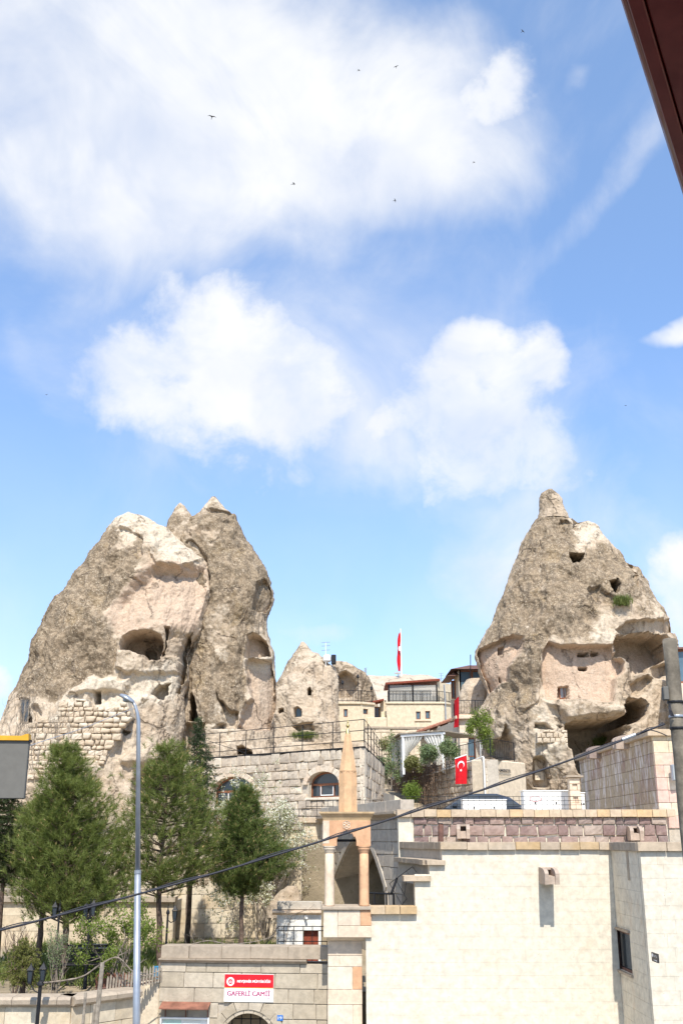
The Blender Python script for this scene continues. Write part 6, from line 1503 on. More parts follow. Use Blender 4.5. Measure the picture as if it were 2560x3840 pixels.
for q0, q1 in ((.3, .48), (.53, .72), (.78, .95)):
    x0, x1 = l0[0] + (l1[0] - l0[0]) * q0, l0[0] + (l1[0] - l0[0]) * q1; z0 = l0[1] + (l1[1] - l0[1]) * q0
    MB().box(x0, x1, .05, .08, z0 - 1.3, z0 - .35, LF_).build('pane', MAT['pale_glass'], ln)
# glass room on top
GY = 70.0; GF = Frame((0, GY, 0), 0); gr = thing('roof_room', W(1760, 2610, GY), 'brown framed glass room with hipped roof above the annex', 'house')
g0, g1 = XX(1722, 2570, GY), XX(1860, 2570, GY); gz0, gz1 = ZZ(2600, GY), ZZ(2514, GY)
for k in range(3): window(gr, GF, g0 + (g1 - g0) * k / 3, g0 + (g1 - g0) * (k + 1) / 3 - .01, gz0, gz1, 0, .1, 1, 'blue_glass', 'wood_brown')
MB().box(g0, g1, .2, .5, gz0 - 4, gz0 - .01, GF).build('wall', MAT['pale_stone'], gr)
MB().box(g0 - .05, g0 + .1, .0, 3, gz0 - 4, gz1, GF).build('side_wall', MAT['pale_stone'], gr)
gl0 = XX(1690, 2570, GY + 1.5)
window(gr, Frame((0, GY + 1.5, 0), 0), gl0, g0 - .1, ZZ(2610, GY), ZZ(2540, GY), 0, .1, 1, 'blue_glass', 'wood_brown')
MB().box(gl0, g0 - .1, 1.7, 2.0, gz0 - 4, ZZ(2610, GY), GF).build('wall', MAT['pale_stone'], gr)
rfp = lambda xa, xb, z, d, t: MB().add([GF.pt(xa - .5, -.6, z), GF.pt(xb, -.6, z), GF.pt(xb, 3.5, z + .1), GF.pt(xa - .5, 3.5, z + .1), GF.pt(xa + .9, 1, z + t), GF.pt(xb, 1, z + t), GF.pt(xb, 3.5, z + t), GF.pt(xa + .9, 3.5, z + t)], [(3, 2, 1, 0), (4, 5, 6, 7), (0, 1, 5, 4), (1, 2, 6, 5), (2, 3, 7, 6), (3, 0, 4, 7)])
rfp(g0 - .1, g1, gz1 + .01, 0, .5).build('roof', MAT['brown_pipe'], gr); rfp(gl0, g0 - .3, ZZ(2540, GY) + .02, 0, .5).build('roof', MAT['brown_pipe'], gr)
MB().tube([W(1763, 2566, GY - 1), W(1763, 2455, GY - 1)], .03, 5).build('mast', MAT['black_iron'], gr)
rk = thing('rock_outcrop', W(1785, 2690, 66), 'pale rock stump standing between the glass room and the balcony', 'rock')
rock('rock_mass', [(1752, 2548), (1738, 2570), (1730, 2600), (1722, 2660), (1722, 2720)], [(1830, 2548), (1842, 2570), (1846, 2600), (1850, 2660), (1850, 2720)], 66.5, .8, rk, (), (), (), nU=70, nV=60, seed=71, base_crust=.12, amp=.6)
# the same glass building shows past the right chimney
g2 = thing('roof_room', W(2570, 2900, 64), 'brown framed house front behind the top of the utility pole', 'house')
f2 = Frame((0, 60.0, 0), -12)
a, b = f2.u(2533, 2500), f2.u(2620, 2500)
for (p0, p1) in ((2437, 2562), (2640, 2700)): window(g2, f2, a, a + 1.0, f2.w(2545, p1), f2.w(2545, p0), 0, .1, 1, 'blue_glass', 'wood_brown'); window(g2, f2, a + 1.01, a + 2.4, f2.w(2545, p1), f2.w(2545, p0), 0, .1, 1, 'blue_glass', 'wood_brown')
MB().box(a, a + 3, .1, 3, f2.w(2545, 2900), f2.w(2545, 2438), f2).build('wall', MAT['pale_stone'], g2)
MB().box(a, a + 3, -.1, .09, f2.w(2545, 2638), f2.w(2545, 2563), f2).build('balcony_band', MAT['pale_stone'], g2)
MB().box(a - .2, a + 3, -.3, 3, f2.w(2545, 2437), f2.w(2545, 2430), f2).build('roof', MAT['brown_pipe'], g2)
# ---- hotel on the ridge
YH = 92.0; HO = Frame((0, YH, 0), 0)
ho = thing('hotel', W(1500, 2740, YH), 'cream cave hotel with small windows and a glazed roof veranda', 'hotel')
def hu(px, py=2690): return HO.u(px, py)
def hw_(py): return HO.w(1480, py)
m0, m1, mt, mbz = hu(1450), hu(1664), hw_(2640), hw_(2790)
def opens(L): return [(hu(a), hu(b), hw_(d), hw_(c)) for a, b, c, d in L]
wl = [(1559, 1576, 2668, 2698), (1594, 1612, 2666, 2696)]
hole_panel(MB(), HO, m0, m1, mbz, mt, 0, .4, opens(wl)).build('wall', MAT['hotel_stone'], ho)
for o_ in opens(wl): window(ho, HO, *o_, .1, .07, 1, 'blue_glass', 'wood_brown')
MB().cbox(hu(1553), hu(1615), -.1, .0, hw_(2705), hw_(2699), .02, HO).build('sill', MAT['pale_stone'], ho)
MB().cbox(m0 - .1, m1 + .1, -.12, .5, mt + .002, mt + .18, .03, HO).build('cornice', MAT['hotel_stone'], ho)
fR = Frame((m1, YH, 0), 50); MB().box(.01, 3.0, .0, .4, mbz, mt, fR).build('wall', MAT['hotel_stone'], ho)
window(ho, fR, 1.0, 1.5, hw_(2696), hw_(2672), -.02, .06, 1, 'dark_glass', 'pale_stone')
MB().cbox(-.05, 3.1, -.12, .5, mt + .003, mt + .18, .03, fR).build('cornice', MAT['hotel_stone'], ho)
MB().tube([fR.pt(.1, -.1, mbz), fR.pt(.1, -.1, mt + .3), fR.pt(.0, -.1, mt + 1.7)], .06, 6).build('drain_pipe', MAT['galv_steel'], ho)
# left block
k0, k1, k2, kt = hu(1262), hu(1352), hu(1404), hw_(2644)
wl2 = [(1288, 1303, 2662, 2692)]
hole_panel(MB(), HO, k0, k1, mbz, kt, -.6, -.2, opens(wl2)).build('wall', MAT['hotel_stone'], ho)
for o_ in opens(wl2): window(ho, Frame((0, YH - .6, 0), 0), *o_, .1, .07, 1, 'blue_glass', 'wood_brown')
fK = Frame(HO.pt(k1, -.6, 0), 32); KL = (k2 - k1) / math.cos(rad(32))
kz = hw_(2652)
hole_panel(MB(), fK, .01, KL, mbz, kt, 0, .4, [(.25, .75, hw_(2680), hw_(2660))]).build('wall', MAT['hotel_stone'], ho)
window(ho, fK, .25, .75, hw_(2680), hw_(2660), .1, .06, 1, 'dark_glass', 'wood_brown')
MB().cbox(k0 - .05, k1 + .05, -.75, -.1, kt + .002, kt + .2, .03, HO).build('cornice', MAT['hotel_stone'], ho)
MB().cbox(.05, KL, -.15, .5, kt + .003, kt + .2, .03, fK).build('cornice', MAT['hotel_stone'], ho)
MB().box(k0, m0, .5, 5, mbz, hw_(2690), HO).build('middle_block', MAT['hotel_stone'], ho)
MB().cbox(hu(1376), hu(1448), -.4, .49, mbz, hw_(2692), .05, HO).build('parapet', MAT['hotel_stone'], ho)
MB().box(hu(1430), hu(1450), 1, 4, hw_(2692), hw_(2620), HO).build('side_wall', MAT['hotel_stone'], ho)
# porch with dark red roof
MB().box(hu(1380), hu(1432), 2.0, 2.2, hw_(2692), hw_(2640), HO).build('porch_wall', MAT['plaster_tuff'], ho)
MB().prism([(hu(1362), hw_(2640)), (hu(1440), hw_(2624)), (hu(1440), hw_(2618)), (hu(1362), hw_(2634))], .3, 2.2, HO).build('porch_roof', MAT['dark_red_door'], ho)
window(ho, Frame((0, YH + 2, 0), 0), hu(1402), hu(1424), hw_(2688), hw_(2642), -.1, .06, 2, 'dark_glass', 'wood_brown')
# veranda: frame, see-through sheets, railing
vz = mt + .18; vt = hw_(2567); v0, v1 = hu(1459), hu(1640)
for q in (v0, (v0 + v1) / 2, v1): MB().box(q - .07, q + .07, .1, .24, vz, vt, HO).build('veranda_post', MAT['black_iron'], ho)
MB().prism([(v0 - .3, vt), (v1 + .3, vt + .35), (v1 + .3, vt + .52), (v0 - .3, vt + .17)], -.1, 4, HO).build('veranda_roof', MAT['dark_red_door'], ho)
gm_, gt_, gb_ = principled('clear_sheet', .15, .4); gt_.put(gb_.inputs['Base Color'], (.45, .43, .38, 1)); t2 = gt_.node('ShaderNodeBsdfTransparent'); m2_ = gt_.node('ShaderNodeMixShader'); m2_.inputs[0].default_value = .5
gt_.l.new(gb_.outputs[0], m2_.inputs[1]); gt_.l.new(t2.outputs[0], m2_.inputs[2]); gt_.l.new(m2_.outputs[0], gt_.n['Material Output'].inputs[0])
for a, b in ((v0 + .08, (v0 + v1) / 2 - .08), ((v0 + v1) / 2 + .08, v1 - .08)): MB().box(a, b, .16, .18, vz, vt - .02, HO).build('clear_sheet', gm_, ho)
MB().box(v0 + .2, v1 - .2, 3.4, 3.6, vz, vt, HO).build('veranda_back', MAT['hotel_stone'], ho)
for a in (.12, .36, .62, .80): MB().box(v0 + (v1 - v0) * a, v0 + (v1 - v0) * (a + .14), 3.3, 3.39, vz + .9, vt - .4, HO).build('veranda_window', MAT['white_paint'], ho)
for k in range(6): MB().cbox(v0 + .4 + k * .7, v0 + .9 + k * .7, 1.4, 2.0, vz, vz + .75, .05, HO).build('chair_back', MAT['tuff_block'], ho)
fV = Frame(HO.pt(v1, .17, 0), 50); MB().box(.1, 2.3, -.01, .02, vz, vt + .3, fV).build('clear_sheet', MAT['hotel_stone'], ho)
vr = thing('veranda_railing', HO.pt(v0, -.05, vz), 'black iron railing round the glazed hotel veranda', 'railing')
railing(vr, [HO.pt(v0 - .1, -.02, vz), HO.pt(v1 + .15, -.02, vz), fR.pt(2.6, .0, vz)], .95, (1.0, .12), .3, 1.6, .025)
v2 = thing('roof_railing', HO.pt(k0, -.5, kt + .2), 'black iron railing on the left block of the cream hotel', 'railing')
railing(v2, [HO.pt(k0, -.5, kt + .2), HO.pt(k1, -.5, kt + .2), fK.pt(KL, .2, kt + .2)], 1.0, (1.0, .12), .28, 1.6, .025)
for i, (px, pt_) in enumerate(((1267, 2548), (1284, 2568), (1342, 2545), (1392, 2590))):
    l_ = thing('lamp_post', W(px, 2625, YH + .2), ['tallest slim lamp post beside the small pale cone', 'short slim lamp post on the hotel terrace corner', 'tall thin mast on the hotel left block', 'slim post by the porch of the hotel'][i], 'lamp post', 'posts on the hotel roof')
    x = XX(px, 2600, YH + .2); z1 = ZZ(pt_, YH + .2); MB().tube([(x, YH + .2, kt), (x, YH + .2, z1)], .03, 5).build('pole', MAT['black_iron'], l_); MB().lathe([(.03, 0), (.12, .12), (.1, .32), (.02, .4)], (x, YH + .2, z1), 6).build('lantern', MAT['black_iron'], l_)
# rubble retaining wall under the hotel
rwf = Frame((0, 82.0, 0), 4); rh = thing('ridge_wall', W(1500, 2800, 82), 'grey beige retaining wall under the cream hotel', 'wall')
a, b = rwf.u(1366, 2770), rwf.u(1640, 2770); zt6 = rwf.w(1450, 2733)
MB().box(a, b, .05, .7, 8, zt6, rwf).build('wall_core', MAT['mortar'], rh)
blocks(rh, rwf, a, b, zt6 - 3.6, zt6, .55, (.6, 1.3), MAT['plaster_tuff'], 'rough', .2, .03, .03, name='stone')
copings(rh, rwf, a, b, zt6 + .002, .16, .1, .6, (1.0, 1.6), MAT['dark_coping'])
sl = thing('rock_slope', W(1200, 2870, 76), 'pale bare rock slope below the small cone', 'rock')
rock('rock_mass', [(1060, 2790), (1020, 2820), (1000, 2900), (1000, 2960)], [(1330, 2760), (1400, 2790), (1440, 2840), (1460, 2960)], 79, .5, sl, (), (), (), nU=120, nV=60, seed=81, base_crust=.1, amp=1.0)
# flag on the hill, aerials
fp = thing('flagpole', W(1503, 2545, 118), 'tall flagpole on the pale hill with a drooping red flag', 'flagpole')
x = XX(1503, 2450, 118); zb7, zt7 = ZZ(2556, 118), ZZ(2357, 118)
MB().tube([(x, 118, zb7 - 1), (x, 118, zt7)], [.09, .05], 8).build('pole', MAT['white_paint'], fp)
fg = thing('flag', (x - .3, 117.9, ZZ(2515, 118)), 'drooping red flag on the tall hill flagpole', 'flag', 'red flags of the town')
V = []; nw = 40; nu = 6
for j in range(nw + 1):
    s = j / nw; wd_ = .22 + .36 * math.sin(min(1, s * 1.5) * math.pi * .5) * (1 - .35 * s)
    for i in range(nu + 1):
        t = i / nu; V.append((x - .07 - wd_ * t * .75 + .05 * math.sin(s * 11 + t * 3), 118 - .16 * math.sin(t * 8 + s * 5), ZZ(2368, 118) + (ZZ(2517, 118) - ZZ(2368, 118)) * s - .25 * t * (1 - s)))
MB().add(V, [(j * (nu + 1) + i, j * (nu + 1) + i + 1, (j + 1) * (nu + 1) + i + 1, (j + 1) * (nu + 1) + i) for j in range(nw) for i in range(nu)]).build('cloth', MAT['red_cloth'], fg, smooth_=True)
for py in (2432,):
    c = W(1497.5, py, 117.6); MB().add([c + Vector((.13 * math.cos(t), 0, .26 * math.sin(t))) for t in np.linspace(0, 2 * math.pi, 12, endpoint=False)], [tuple(range(12))]).build('emblem', MAT['white_print'], fg)
sd_ = thing('satellite_dish', W(1490, 2535, 117), 'small white satellite dish at the foot of the hill flagpole', 'dish')
MB().lathe([(.01, 0), (.3, .05), (.42, .14), (.40, .15), (.02, .04)], W(1490, 2528, 117), 14).build('dish', MAT['white_paint'], sd_); p = W(1490, 2530, 117); MB().tube([p - Vector((0, 0, .8)), p + Vector((.1, 0, .05))], .05, 5).build('stand', MAT['galv_steel'], sd_)
for i, (px, pt_, pb_, Y, lab) in enumerate(((1221, 2410, 2475, 86, 'thin white aerial on the small pale cone'), (1653, 2526, 2570, 108, 'twin lamp mast on the hill beside the glazed veranda'), (1370, 2506, 2540, 108, 'grey chimney cowl on the hill with an aerial beside it'))):
    t_ = thing('aerial', W(px, pb_, Y), lab, 'aerial'); a, b = W(px, pb_, Y), W(px, pt_, Y)
    MB().tube([a - Vector((0, 0, .6)), b], .03 if i < 2 else .09, 5).build('mast', MAT['galv_steel' if i else 'white_paint'], t_)
    for q in (.55, .8, 1.0): p = a.lerp(b, q); MB().tube([p - Vector((.35 - .1 * i, 0, 0)), p + Vector((.35 - .1 * i, 0, .05))], .018, 4).build('arm', MAT['galv_steel'], t_)
wt_ = thing('water_tank', W(1226, 2478, 86), 'white tank and dark box on the shoulder of the small cone', 'tank')
p = W(1226, 2478, 86.2); MB().lathe([(.25, 0), (.34, .1), (.34, .45), (.2, .6), (.02, .62)], p - Vector((0, 0, .1)), 12).build('tank', MAT['white_paint'], wt_); MB().cbox(p.x + .35, p.x + .75, p.y - .2, p.y + .2, p.z - .3, p.z + .5, .05).build('box', MAT['black_iron'], wt_)

# ================================================================== street furniture
# ---- street lamp
YS = 20.0
lp = thing('street_lamp', (XX(512, 3840, YS), YS, 0.13), 'grey galvanised street lamp with a curved neck in front of the pines', 'street lamp')
b0, b1, b2 = W(512, 3840, YS), W(517, 3270, YS), W(520, 2700, YS); dz = (b1 - b0); base = b0 + (b0 - b1) * ((b0.z - .13) / (b1.z - b0.z))
MB().tube([base, b1], [.076, .056], 14).build('pole', MAT['galv_steel'], lp, smooth_=True)
MB().tube([b1 - (b2 - b1) * .01, b1 + (b2 - b1) * .012], [.063, .063], 14).build('collar', MAT['galv_steel'], lp)
q = [b1, b2, W(515, 2672, YS), W(507, 2646, YS), W(500, 2634, YS)]
MB().tube(q, [.051, .038, .033, .031, .031], 12).build('neck', MAT['galv_steel'], lp, smooth_=True)
hd = []; a, b = W(503, 2636, YS), W(452, 2609, YS); n = 10
V = []
for k in range(n + 1):
    s = k / n; c = a.lerp(b, s); w_ = .05 + .075 * math.sin(math.pi * min(1, s * .9 + .08)) ; h_ = .03 + .05 * math.sin(math.pi * (s * .8 + .12))
    for j in range(12):
        t = 2 * math.pi * j / 12; V.append(c + Vector((0, w_ * math.cos(t), h_ * math.sin(t) * (1.0 if math.sin(t) > 0 else .45))))
F_ = [(k * 12 + j, k * 12 + (j + 1) % 12, (k + 1) * 12 + (j + 1) % 12, (k + 1) * 12 + j) for k in range(n) for j in range(12)] + [tuple(range(11, -1, -1)), tuple(n * 12 + j for j in range(12))]
h_ = MB().add(V, F_).build('lamp_head', MAT['galv_steel'], lp, smooth_=True)
c = a.lerp(b, .5); MB().lathe([(.02, -.06), (.07, -.045), (.085, -.02), (.085, 0)], c + Vector((0, 0, -.0)), 14).build('lens', MAT['pale_glass'], h_)
# ---- utility pole
YU = 14.0; ux = XX(2512, 2440, YU); uz = ZZ(2402, YU)
ut = thing('utility_pole', (ux, YU, .13), 'old wooden utility pole with cable clamps at the right edge', 'utility pole')
pts_ = [(ux + .004 * math.sin(k * 1.7), YU, .1 + (uz - .1) * k / 24) for k in range(25)]
plain('pole_wood', (0.20, 0.172, 0.132), .9, .15, 0, .35, 5, .6); _m = MAT['pole_wood']
MB().tube(pts_, [.112 - .017 * k / 24 for k in range(25)], 16).build('pole', _m, ut, smooth_=True)
MB().lathe([(.095, 0), (.088, .02), (.04, .035)], (ux, YU, uz - .003), 14).build('pole_top', _m, ut)
for py in (2638, 2692, 2736):
    z = ZZ(py, YU); MB().lathe([(.106, 0), (.110, .008), (.110, .026), (.106, .033)], (ux, YU, z), 16).build('clamp', MAT['black_iron'] if py != 2692 else MAT['galv_steel'], ut)
bx_ = W(2510, 2600, YU - .05); MB().cbox(ux - .17, ux - .098, YU - .08, YU + .02, ZZ(2627, YU), ZZ(2577, YU), .01).build('meter_box', MAT['grey_panel'], ut)
for k in range(6): MB().tube([(ux - .115 + .009 * k, YU - .11, ZZ(2690, YU)), (ux - .135 + .014 * (k % 3), YU - .115, ZZ(2665, YU)), (ux - .108, YU - .11, ZZ(2640, YU))], .006, 4).build('wire_loop', MAT['cable_black'], ut)
MB().tube([(ux + .07, YU - .12, ZZ(2740, YU)), (ux + .065, YU - .12, ZZ(2960, YU))], .008, 5).build('wire_drop', MAT['cable_black'], ut)
# ---- cable
cb = thing('overhead_cable', W(2470, 2722, YU), 'thick black overhead cable sagging from the utility pole to the left', 'cable')
cpx = [(2490, 2715), (2455, 2728), (2380, 2757), (2150, 2845), (1850, 2948), (1580, 3034), (1300, 3124), (1100, 3186), (800, 3276), (500, 3358), (200, 3438), (0, 3489), (-300, 3560), (-900, 3690)]
cpts = [W(px, py, 13.9 - (2490 - px) / 2490 * 1.0) for px, py in cpx]
# smooth curve through the points
def catmull(P, m=6):
    out = []
    for i in range(len(P) - 1):
        p0, p1, p2, p3 = P[max(i - 1, 0)], P[i], P[i + 1], P[min(i + 2, len(P) - 1)]
        for k in range(m):
            t = k / m; out.append(.5 * ((2 * p1) + (p2 - p0) * t + (2 * p0 - 5 * p1 + 4 * p2 - p3) * t * t + (3 * p1 - p0 - 3 * p2 + p3) * t ** 3))
    return out + [P[-1]]
cc = catmull(cpts); MB().tube(cc, .0135, 6).build('cable', MAT['cable_black'], cb, smooth_=True)
MB().tube([p + Vector((0, .035, .014 + .014 * math.sin(i * .9))) for i, p in enumerate(cc)], .0065, 5).build('cable', MAT['cable_black'], cb)
MB().tube([W(2380, 2755, 13.85), W(2330, 2774, 13.82)], .023, 8).build('splice_sleeve', MAT['galv_steel'], cb)
MB().tube(catmull([W(2400, 2748, 13.85), W(2430, 2738, 13.85), W(2465, 2745, 13.88), W(2500, 2760, 13.9)]), .007, 5).build('tail_wire', MAT['cable_black'], cb)
wr = thing('lamp_wire', W(300, 2760, 20), 'thin pale wire rising to the street lamp head', 'cable')
MB().tube(catmull([W(-60, 2868, 17.5), W(110, 2797, 18.2), W(300, 2735, 19), W(460, 2672, 19.8), W(516, 2652, 20)]), .006, 4).build('wire', MAT['galv_steel'], wr)
# ---- signboard on the left, seen from behind
sbd = thing('signboard', W(0, 2990, 8.6), 'grey backed hanging signboard with a yellow top edge at the left', 'sign')
f = Frame((0, 8.6, 0), 3); a, b = f.u(-420, 2880), f.u(101, 2880)
MB().cbox(a, b, 0, .05, f.w(50, 2995), f.w(50, 2776), .006, f).build('panel', MAT['grey_panel'], sbd)
MB().prism([(a, f.w(0, 2774.5)), (b, f.w(98, 2777)), (b - .005, f.w(95, 2752)), (b - .03, f.w(85, 2754)), (b - .06, f.w(74, 2760)), (a, f.w(0, 2755))][::1], -.02, .07, f).build('top_trim', MAT['yellow_edge'], sbd)
MB().tube([(f.pt(a + .05, .03, 0).x, 8.6, .0), f.pt(a + .05, .1, f.w(0, 2700))], .05, 8).build('post', MAT['black_iron'], sbd)
MB().box(b - .004, b + .012, -.004, .054, f.w(100, 2783), f.w(100, 2774), f).build('corner_clip', MAT['black_iron'], sbd)
# ---- eave of the house the view is taken from
EZ = EYE + 2.6
e0, e1 = Wz(2332, -8, EZ), Wz(2562, 722, EZ); dv = (e1 - e0).normalized(); out = Vector((dv.y, -dv.x, 0))
ea = thing('roof_eave', e0, 'dark red roof eave with wooden boards jutting in overhead at the right', 'roof')
A, B = e0 - dv * 6, e1 + dv * 4.0
fE2 = Frame((A.x, A.y, EZ), math.degrees(math.atan2(dv.y, dv.x))); EL2 = (B - A).length
# across the eave: v is positive to the left of the run, so the house side is negative v
def strip(v0, v1, w0, w1, name, mat): MB().cbox(0, EL2, min(v0, v1), max(v0, v1), w0, w1, .004, fE2).build(name, mat, ea)
MB().tube([fE2.pt(0, -.012, .02), fE2.pt(EL2, -.012, .02)], .022, 10).build('drip_edge', MAT['red_roof_metal'], ea, smooth_=True)
strip(-.06, -.012, -.01, .09, 'gutter_lip', MAT['red_roof_metal']); strip(-.30, -.065, .0, .05, 'fascia_board', MAT['red_roof_metal'])
for k in range(8): strip(-.31 - .16 * k, -.31 - .16 * (k + 1) - .006, .05 + .03 * k, .09 + .03 * k, 'soffit_board', MAT['dark_board'])
k = .4
while k < EL2: MB().cbox(k, k + .09, -1.6, -.34, .0, .05, .006, fE2).build('rafter', MAT['dark_board'], ea); k += .75
MB().prism([(0, .42), (EL2, .42), (EL2, .46), (0, .46)], -1.7, -.02, fE2).build('roof_sheet', MAT['red_roof_metal'], ea)
# ---- birds
bird_spots = [(795, 438, 46), (1101, 690, 55), (1485, 250, 70), (1345, 264, 80), (1480, 752, 75), (1776, 609, 85), (1958, 117, 80), (2344, 1521, 90), (176, 1480, 110)]
MB_b = MB()
def bird_parts(t_, c, s, yaw, roll):
    R = Matrix.Rotation(yaw, 3, 'Z') @ Matrix.Rotation(roll, 3, 'Y')
    def P(*q): return c + R @ Vector(q) * s
    MB().tube([P(0, -.09, 0), P(0, -.06, .0), P(0, 0, 0), P(0, .07, 0), P(0, .15, 0)], [.006 * s, .02 * s, .026 * s, .016 * s, .003 * s], 8).build('body', MAT['black_sign'], t_, smooth_=True)
    for sg_ in (-1, 1):
        a = [P(sg_ * .015, -.035, .008), P(sg_ * .10, -.05, .03), P(sg_ * .21, .03, .012), P(sg_ * .11, .0, .026), P(sg_ * .015, .03, .004)]
        d = R @ Vector((0, 0, .006)) * s
        MB().add(a + [q + d for q in a], [(0, 1, 2, 3, 4), (9, 8, 7, 6, 5)] + [(i, i + 5, (i + 1) % 5 + 5, (i + 1) % 5) for i in range(5)]).build('wing', MAT['black_sign'], t_)
    a = [P(-.006, .12, 0), P(-.03, .19, 0), P(0, .16, 0), P(.03, .19, 0), P(.006, .12, 0)]; MB().add(a, [(0, 1, 2), (0, 2, 4), (4, 2, 3)]).build('tail', MAT['black_sign'], t_)
for i, (px, py, Y) in enumerate(bird_spots):
    d = Vector(ray(px, py)).normalized(); c = Vector((0, 0, EYE)) + d * Y; t_ = thing('swift', c, 'dark swift with curved wings gliding in the open sky', 'bird', 'swifts in the sky')
    bird_parts(t_, c, .9, random.uniform(-1.2, 1.2) + 1.0, random.uniform(-.6, .6))
# ---- car on the upper road
def car(px, lab, col, Y, flip=1, z=None):
    c = W(px, 3010, Y); zg = 6.02 + (Y - 37.4) * .0227
    t_ = thing('parked_car', (c.x, Y, zg), lab, 'car'); L = 4.25; f = Frame((c.x - L / 2, Y - .85, zg), 0)
    pm, pt__, pb__ = principled('car_paint_%d' % px, .25, .5); pt__.put(pb__.inputs['Base Color'], (*col, 1)); pb__.inputs['Coat Weight'].default_value = .6
    low = [(0, .32), (.02, .62), (.18, .80), (.95, .92), (1.0, .95), (3.55, .98), (4.1, .94), (4.22, .7), (4.25, .38), (4.0, .25), (.25, .25)]
    cab = [(.95, .94), (1.75, 1.42), (2.2, 1.49), (3.0, 1.49), (3.5, 1.36), (4.02, .97)]
    def P(q): return (q[0], q[1]) if flip > 0 else (L - q[0], q[1])
    def ord_(pl): return [P(q) for q in pl] if flip < 0 else [P(q) for q in pl][::-1]
    MB().prism(ord_(low), 0, 1.7, f).build('body', pm, t_)
    V = []; 
    n = len(cab); lo = [f.pt(*(P(q)[0], .06 + (.0 if q[1] < 1 else .14), P(q)[1])) for q in cab]; hi = [f.pt(*(P(q)[0], 1.64 - (.0 if q[1] < 1 else .14), P(q)[1])) for q in cab]
    MB().add(lo + hi, [tuple(range(n)), tuple(range(2 * n - 1, n - 1, -1))] + [(i, i + n, (i + 1) % n + n, (i + 1) % n) for i in range(n)]).build('roof', pm, t_)
    def g(poly, v): return [f.pt(P(q)[0], v + (.0 if q[1] < 1.05 else .13), P(q)[1]) for q in poly]
    for pl in ([(1.12, 1.0), (1.8, 1.40), (2.25, 1.44), (2.25, 1.0)], [(2.33, 1.0), (2.33, 1.44), (3.0, 1.44), (3.1, 1.42), (3.1, 1.0)], [(3.18, 1.0), (3.18, 1.40), (3.46, 1.32), (3.85, 1.02)]):
        a = g(pl, .045); MB().add(a, [tuple(range(len(a)))]).build('side_window', MAT['dark_glass'], t_)
    a = [f.pt(P((1.0, 0))[0], .16, .97), f.pt(P((1.0, 0))[0], 1.54, .97), f.pt(P((1.74, 0))[0], 1.42, 1.425), f.pt(P((1.74, 0))[0], .28, 1.425)]
    nn = (a[1] - a[0]).cross(a[2] - a[0]).normalized(); nn = nn if nn.z > 0 else -nn
    MB().add([q + nn * .012 for q in a], [(0, 1, 2, 3)]).build('windscreen', MAT['blue_glass'], t_)
    for wx in (.82, 3.4):
        for wy in (.0, 1.5):
            p = f.pt(P((wx, 0))[0], wy, .31); w0 = MB().tube([p, p + Vector((0, .2, 0))], .31, 18).build('wheel', MAT['black_sign'], t_); MB().tube([p - Vector((0, .006, 0)), p + Vector((0, .03, 0))], .18, 12).build('rim', MAT['galv_steel'], w0)
    MB().cbox(P((.05, 0))[0] - .06, P((.05, 0))[0] + .1, .12, .45, .6, .72, .02, f).build('headlight', MAT['white_paint'], t_); MB().cbox(P((.05, 0))[0] - .06, P((.05, 0))[0] + .1, 1.25, 1.58, .6, .72, .02, f).build('headlight', MAT['white_paint'], t_)
    p = f.pt(P((1.35, 0))[0], -.12, 1.0); MB().cbox(p.x - .09, p.x + .09, p.y, p.y + .14, p.z, p.z + .13, .03).build('mirror', pm, t_)
    return t_
car(1770, 'dark blue car parked behind the mesh fence under the AMBER wall', (.02, .03, .05), 42.5)
# ================================================================== vegetation and garden things
def leaf_mat(name, cols, tips=None, rough=.6, trans=.25):
    m, t, b = principled(name, rough, .25); P = worldpos(t)
    n = t.noise(P, 2.2, 3.0, .6); n2 = t.noise(P, 23.0, 2.0, .6)
    c = t.mix(t.ramp(n, .35, .65), (*cols[0], 1), (*cols[1], 1)); c = t.mix(1.0, c, t.ramp(n2, .25, .75, .72, 1.3), 'MULTIPLY')
    t.put(b.inputs['Base Color'], c)
    tl = t.node('ShaderNodeBsdfTranslucent'); t.put(tl.inputs[0], t.mix(1.0, c, (1.3, 1.35, .7, 1), 'MULTIPLY')); mx = t.node('ShaderNodeMixShader'); mx.inputs[0].default_value = trans
    t.l.new(b.outputs[0], mx.inputs[1]); t.l.new(tl.outputs[0], mx.inputs[2]); t.l.new(mx.outputs[0], t.n['Material Output'].inputs[0]); return m
leaf_mat('pine_needles', [(0.125, 0.155, 0.036), (0.195, 0.225, 0.06)]); leaf_mat('dark_pine_needles', [(0.095, 0.13, 0.034), (0.15, 0.185, 0.05)]); leaf_mat('fir_needles', [(0.045, 0.07, 0.03), (0.07, 0.095, 0.04)]); leaf_mat('cedar_needles', [(0.05, 0.07, 0.028), (0.08, 0.10, 0.035)])
leaf_mat('shrub_leaves', [(0.13, 0.18, 0.03), (0.20, 0.25, 0.05)], trans=.35); leaf_mat('deodar_needles', [(0.15, 0.16, 0.04), (0.20, 0.20, 0.06)]); leaf_mat('blossom', [(0.72, 0.70, 0.62), (0.60, 0.58, 0.40)], trans=.3); leaf_mat('young_leaves', [(0.26, 0.25, 0.10), (0.20, 0.21, 0.08)], trans=.35)
leaf_mat('olive_leaves', [(0.15, 0.20, 0.10), (0.20, 0.25, 0.11)]); leaf_mat('rust_needles', [(0.22, 0.11, 0.05), (0.17, 0.10, 0.045)])
leaf_mat('dry_creeper', [(0.17, 0.11, 0.075), (0.24, 0.17, 0.12)], trans=.1); leaf_mat('grass_green', [(0.12, 0.16, 0.04), (0.17, 0.2, 0.06)])
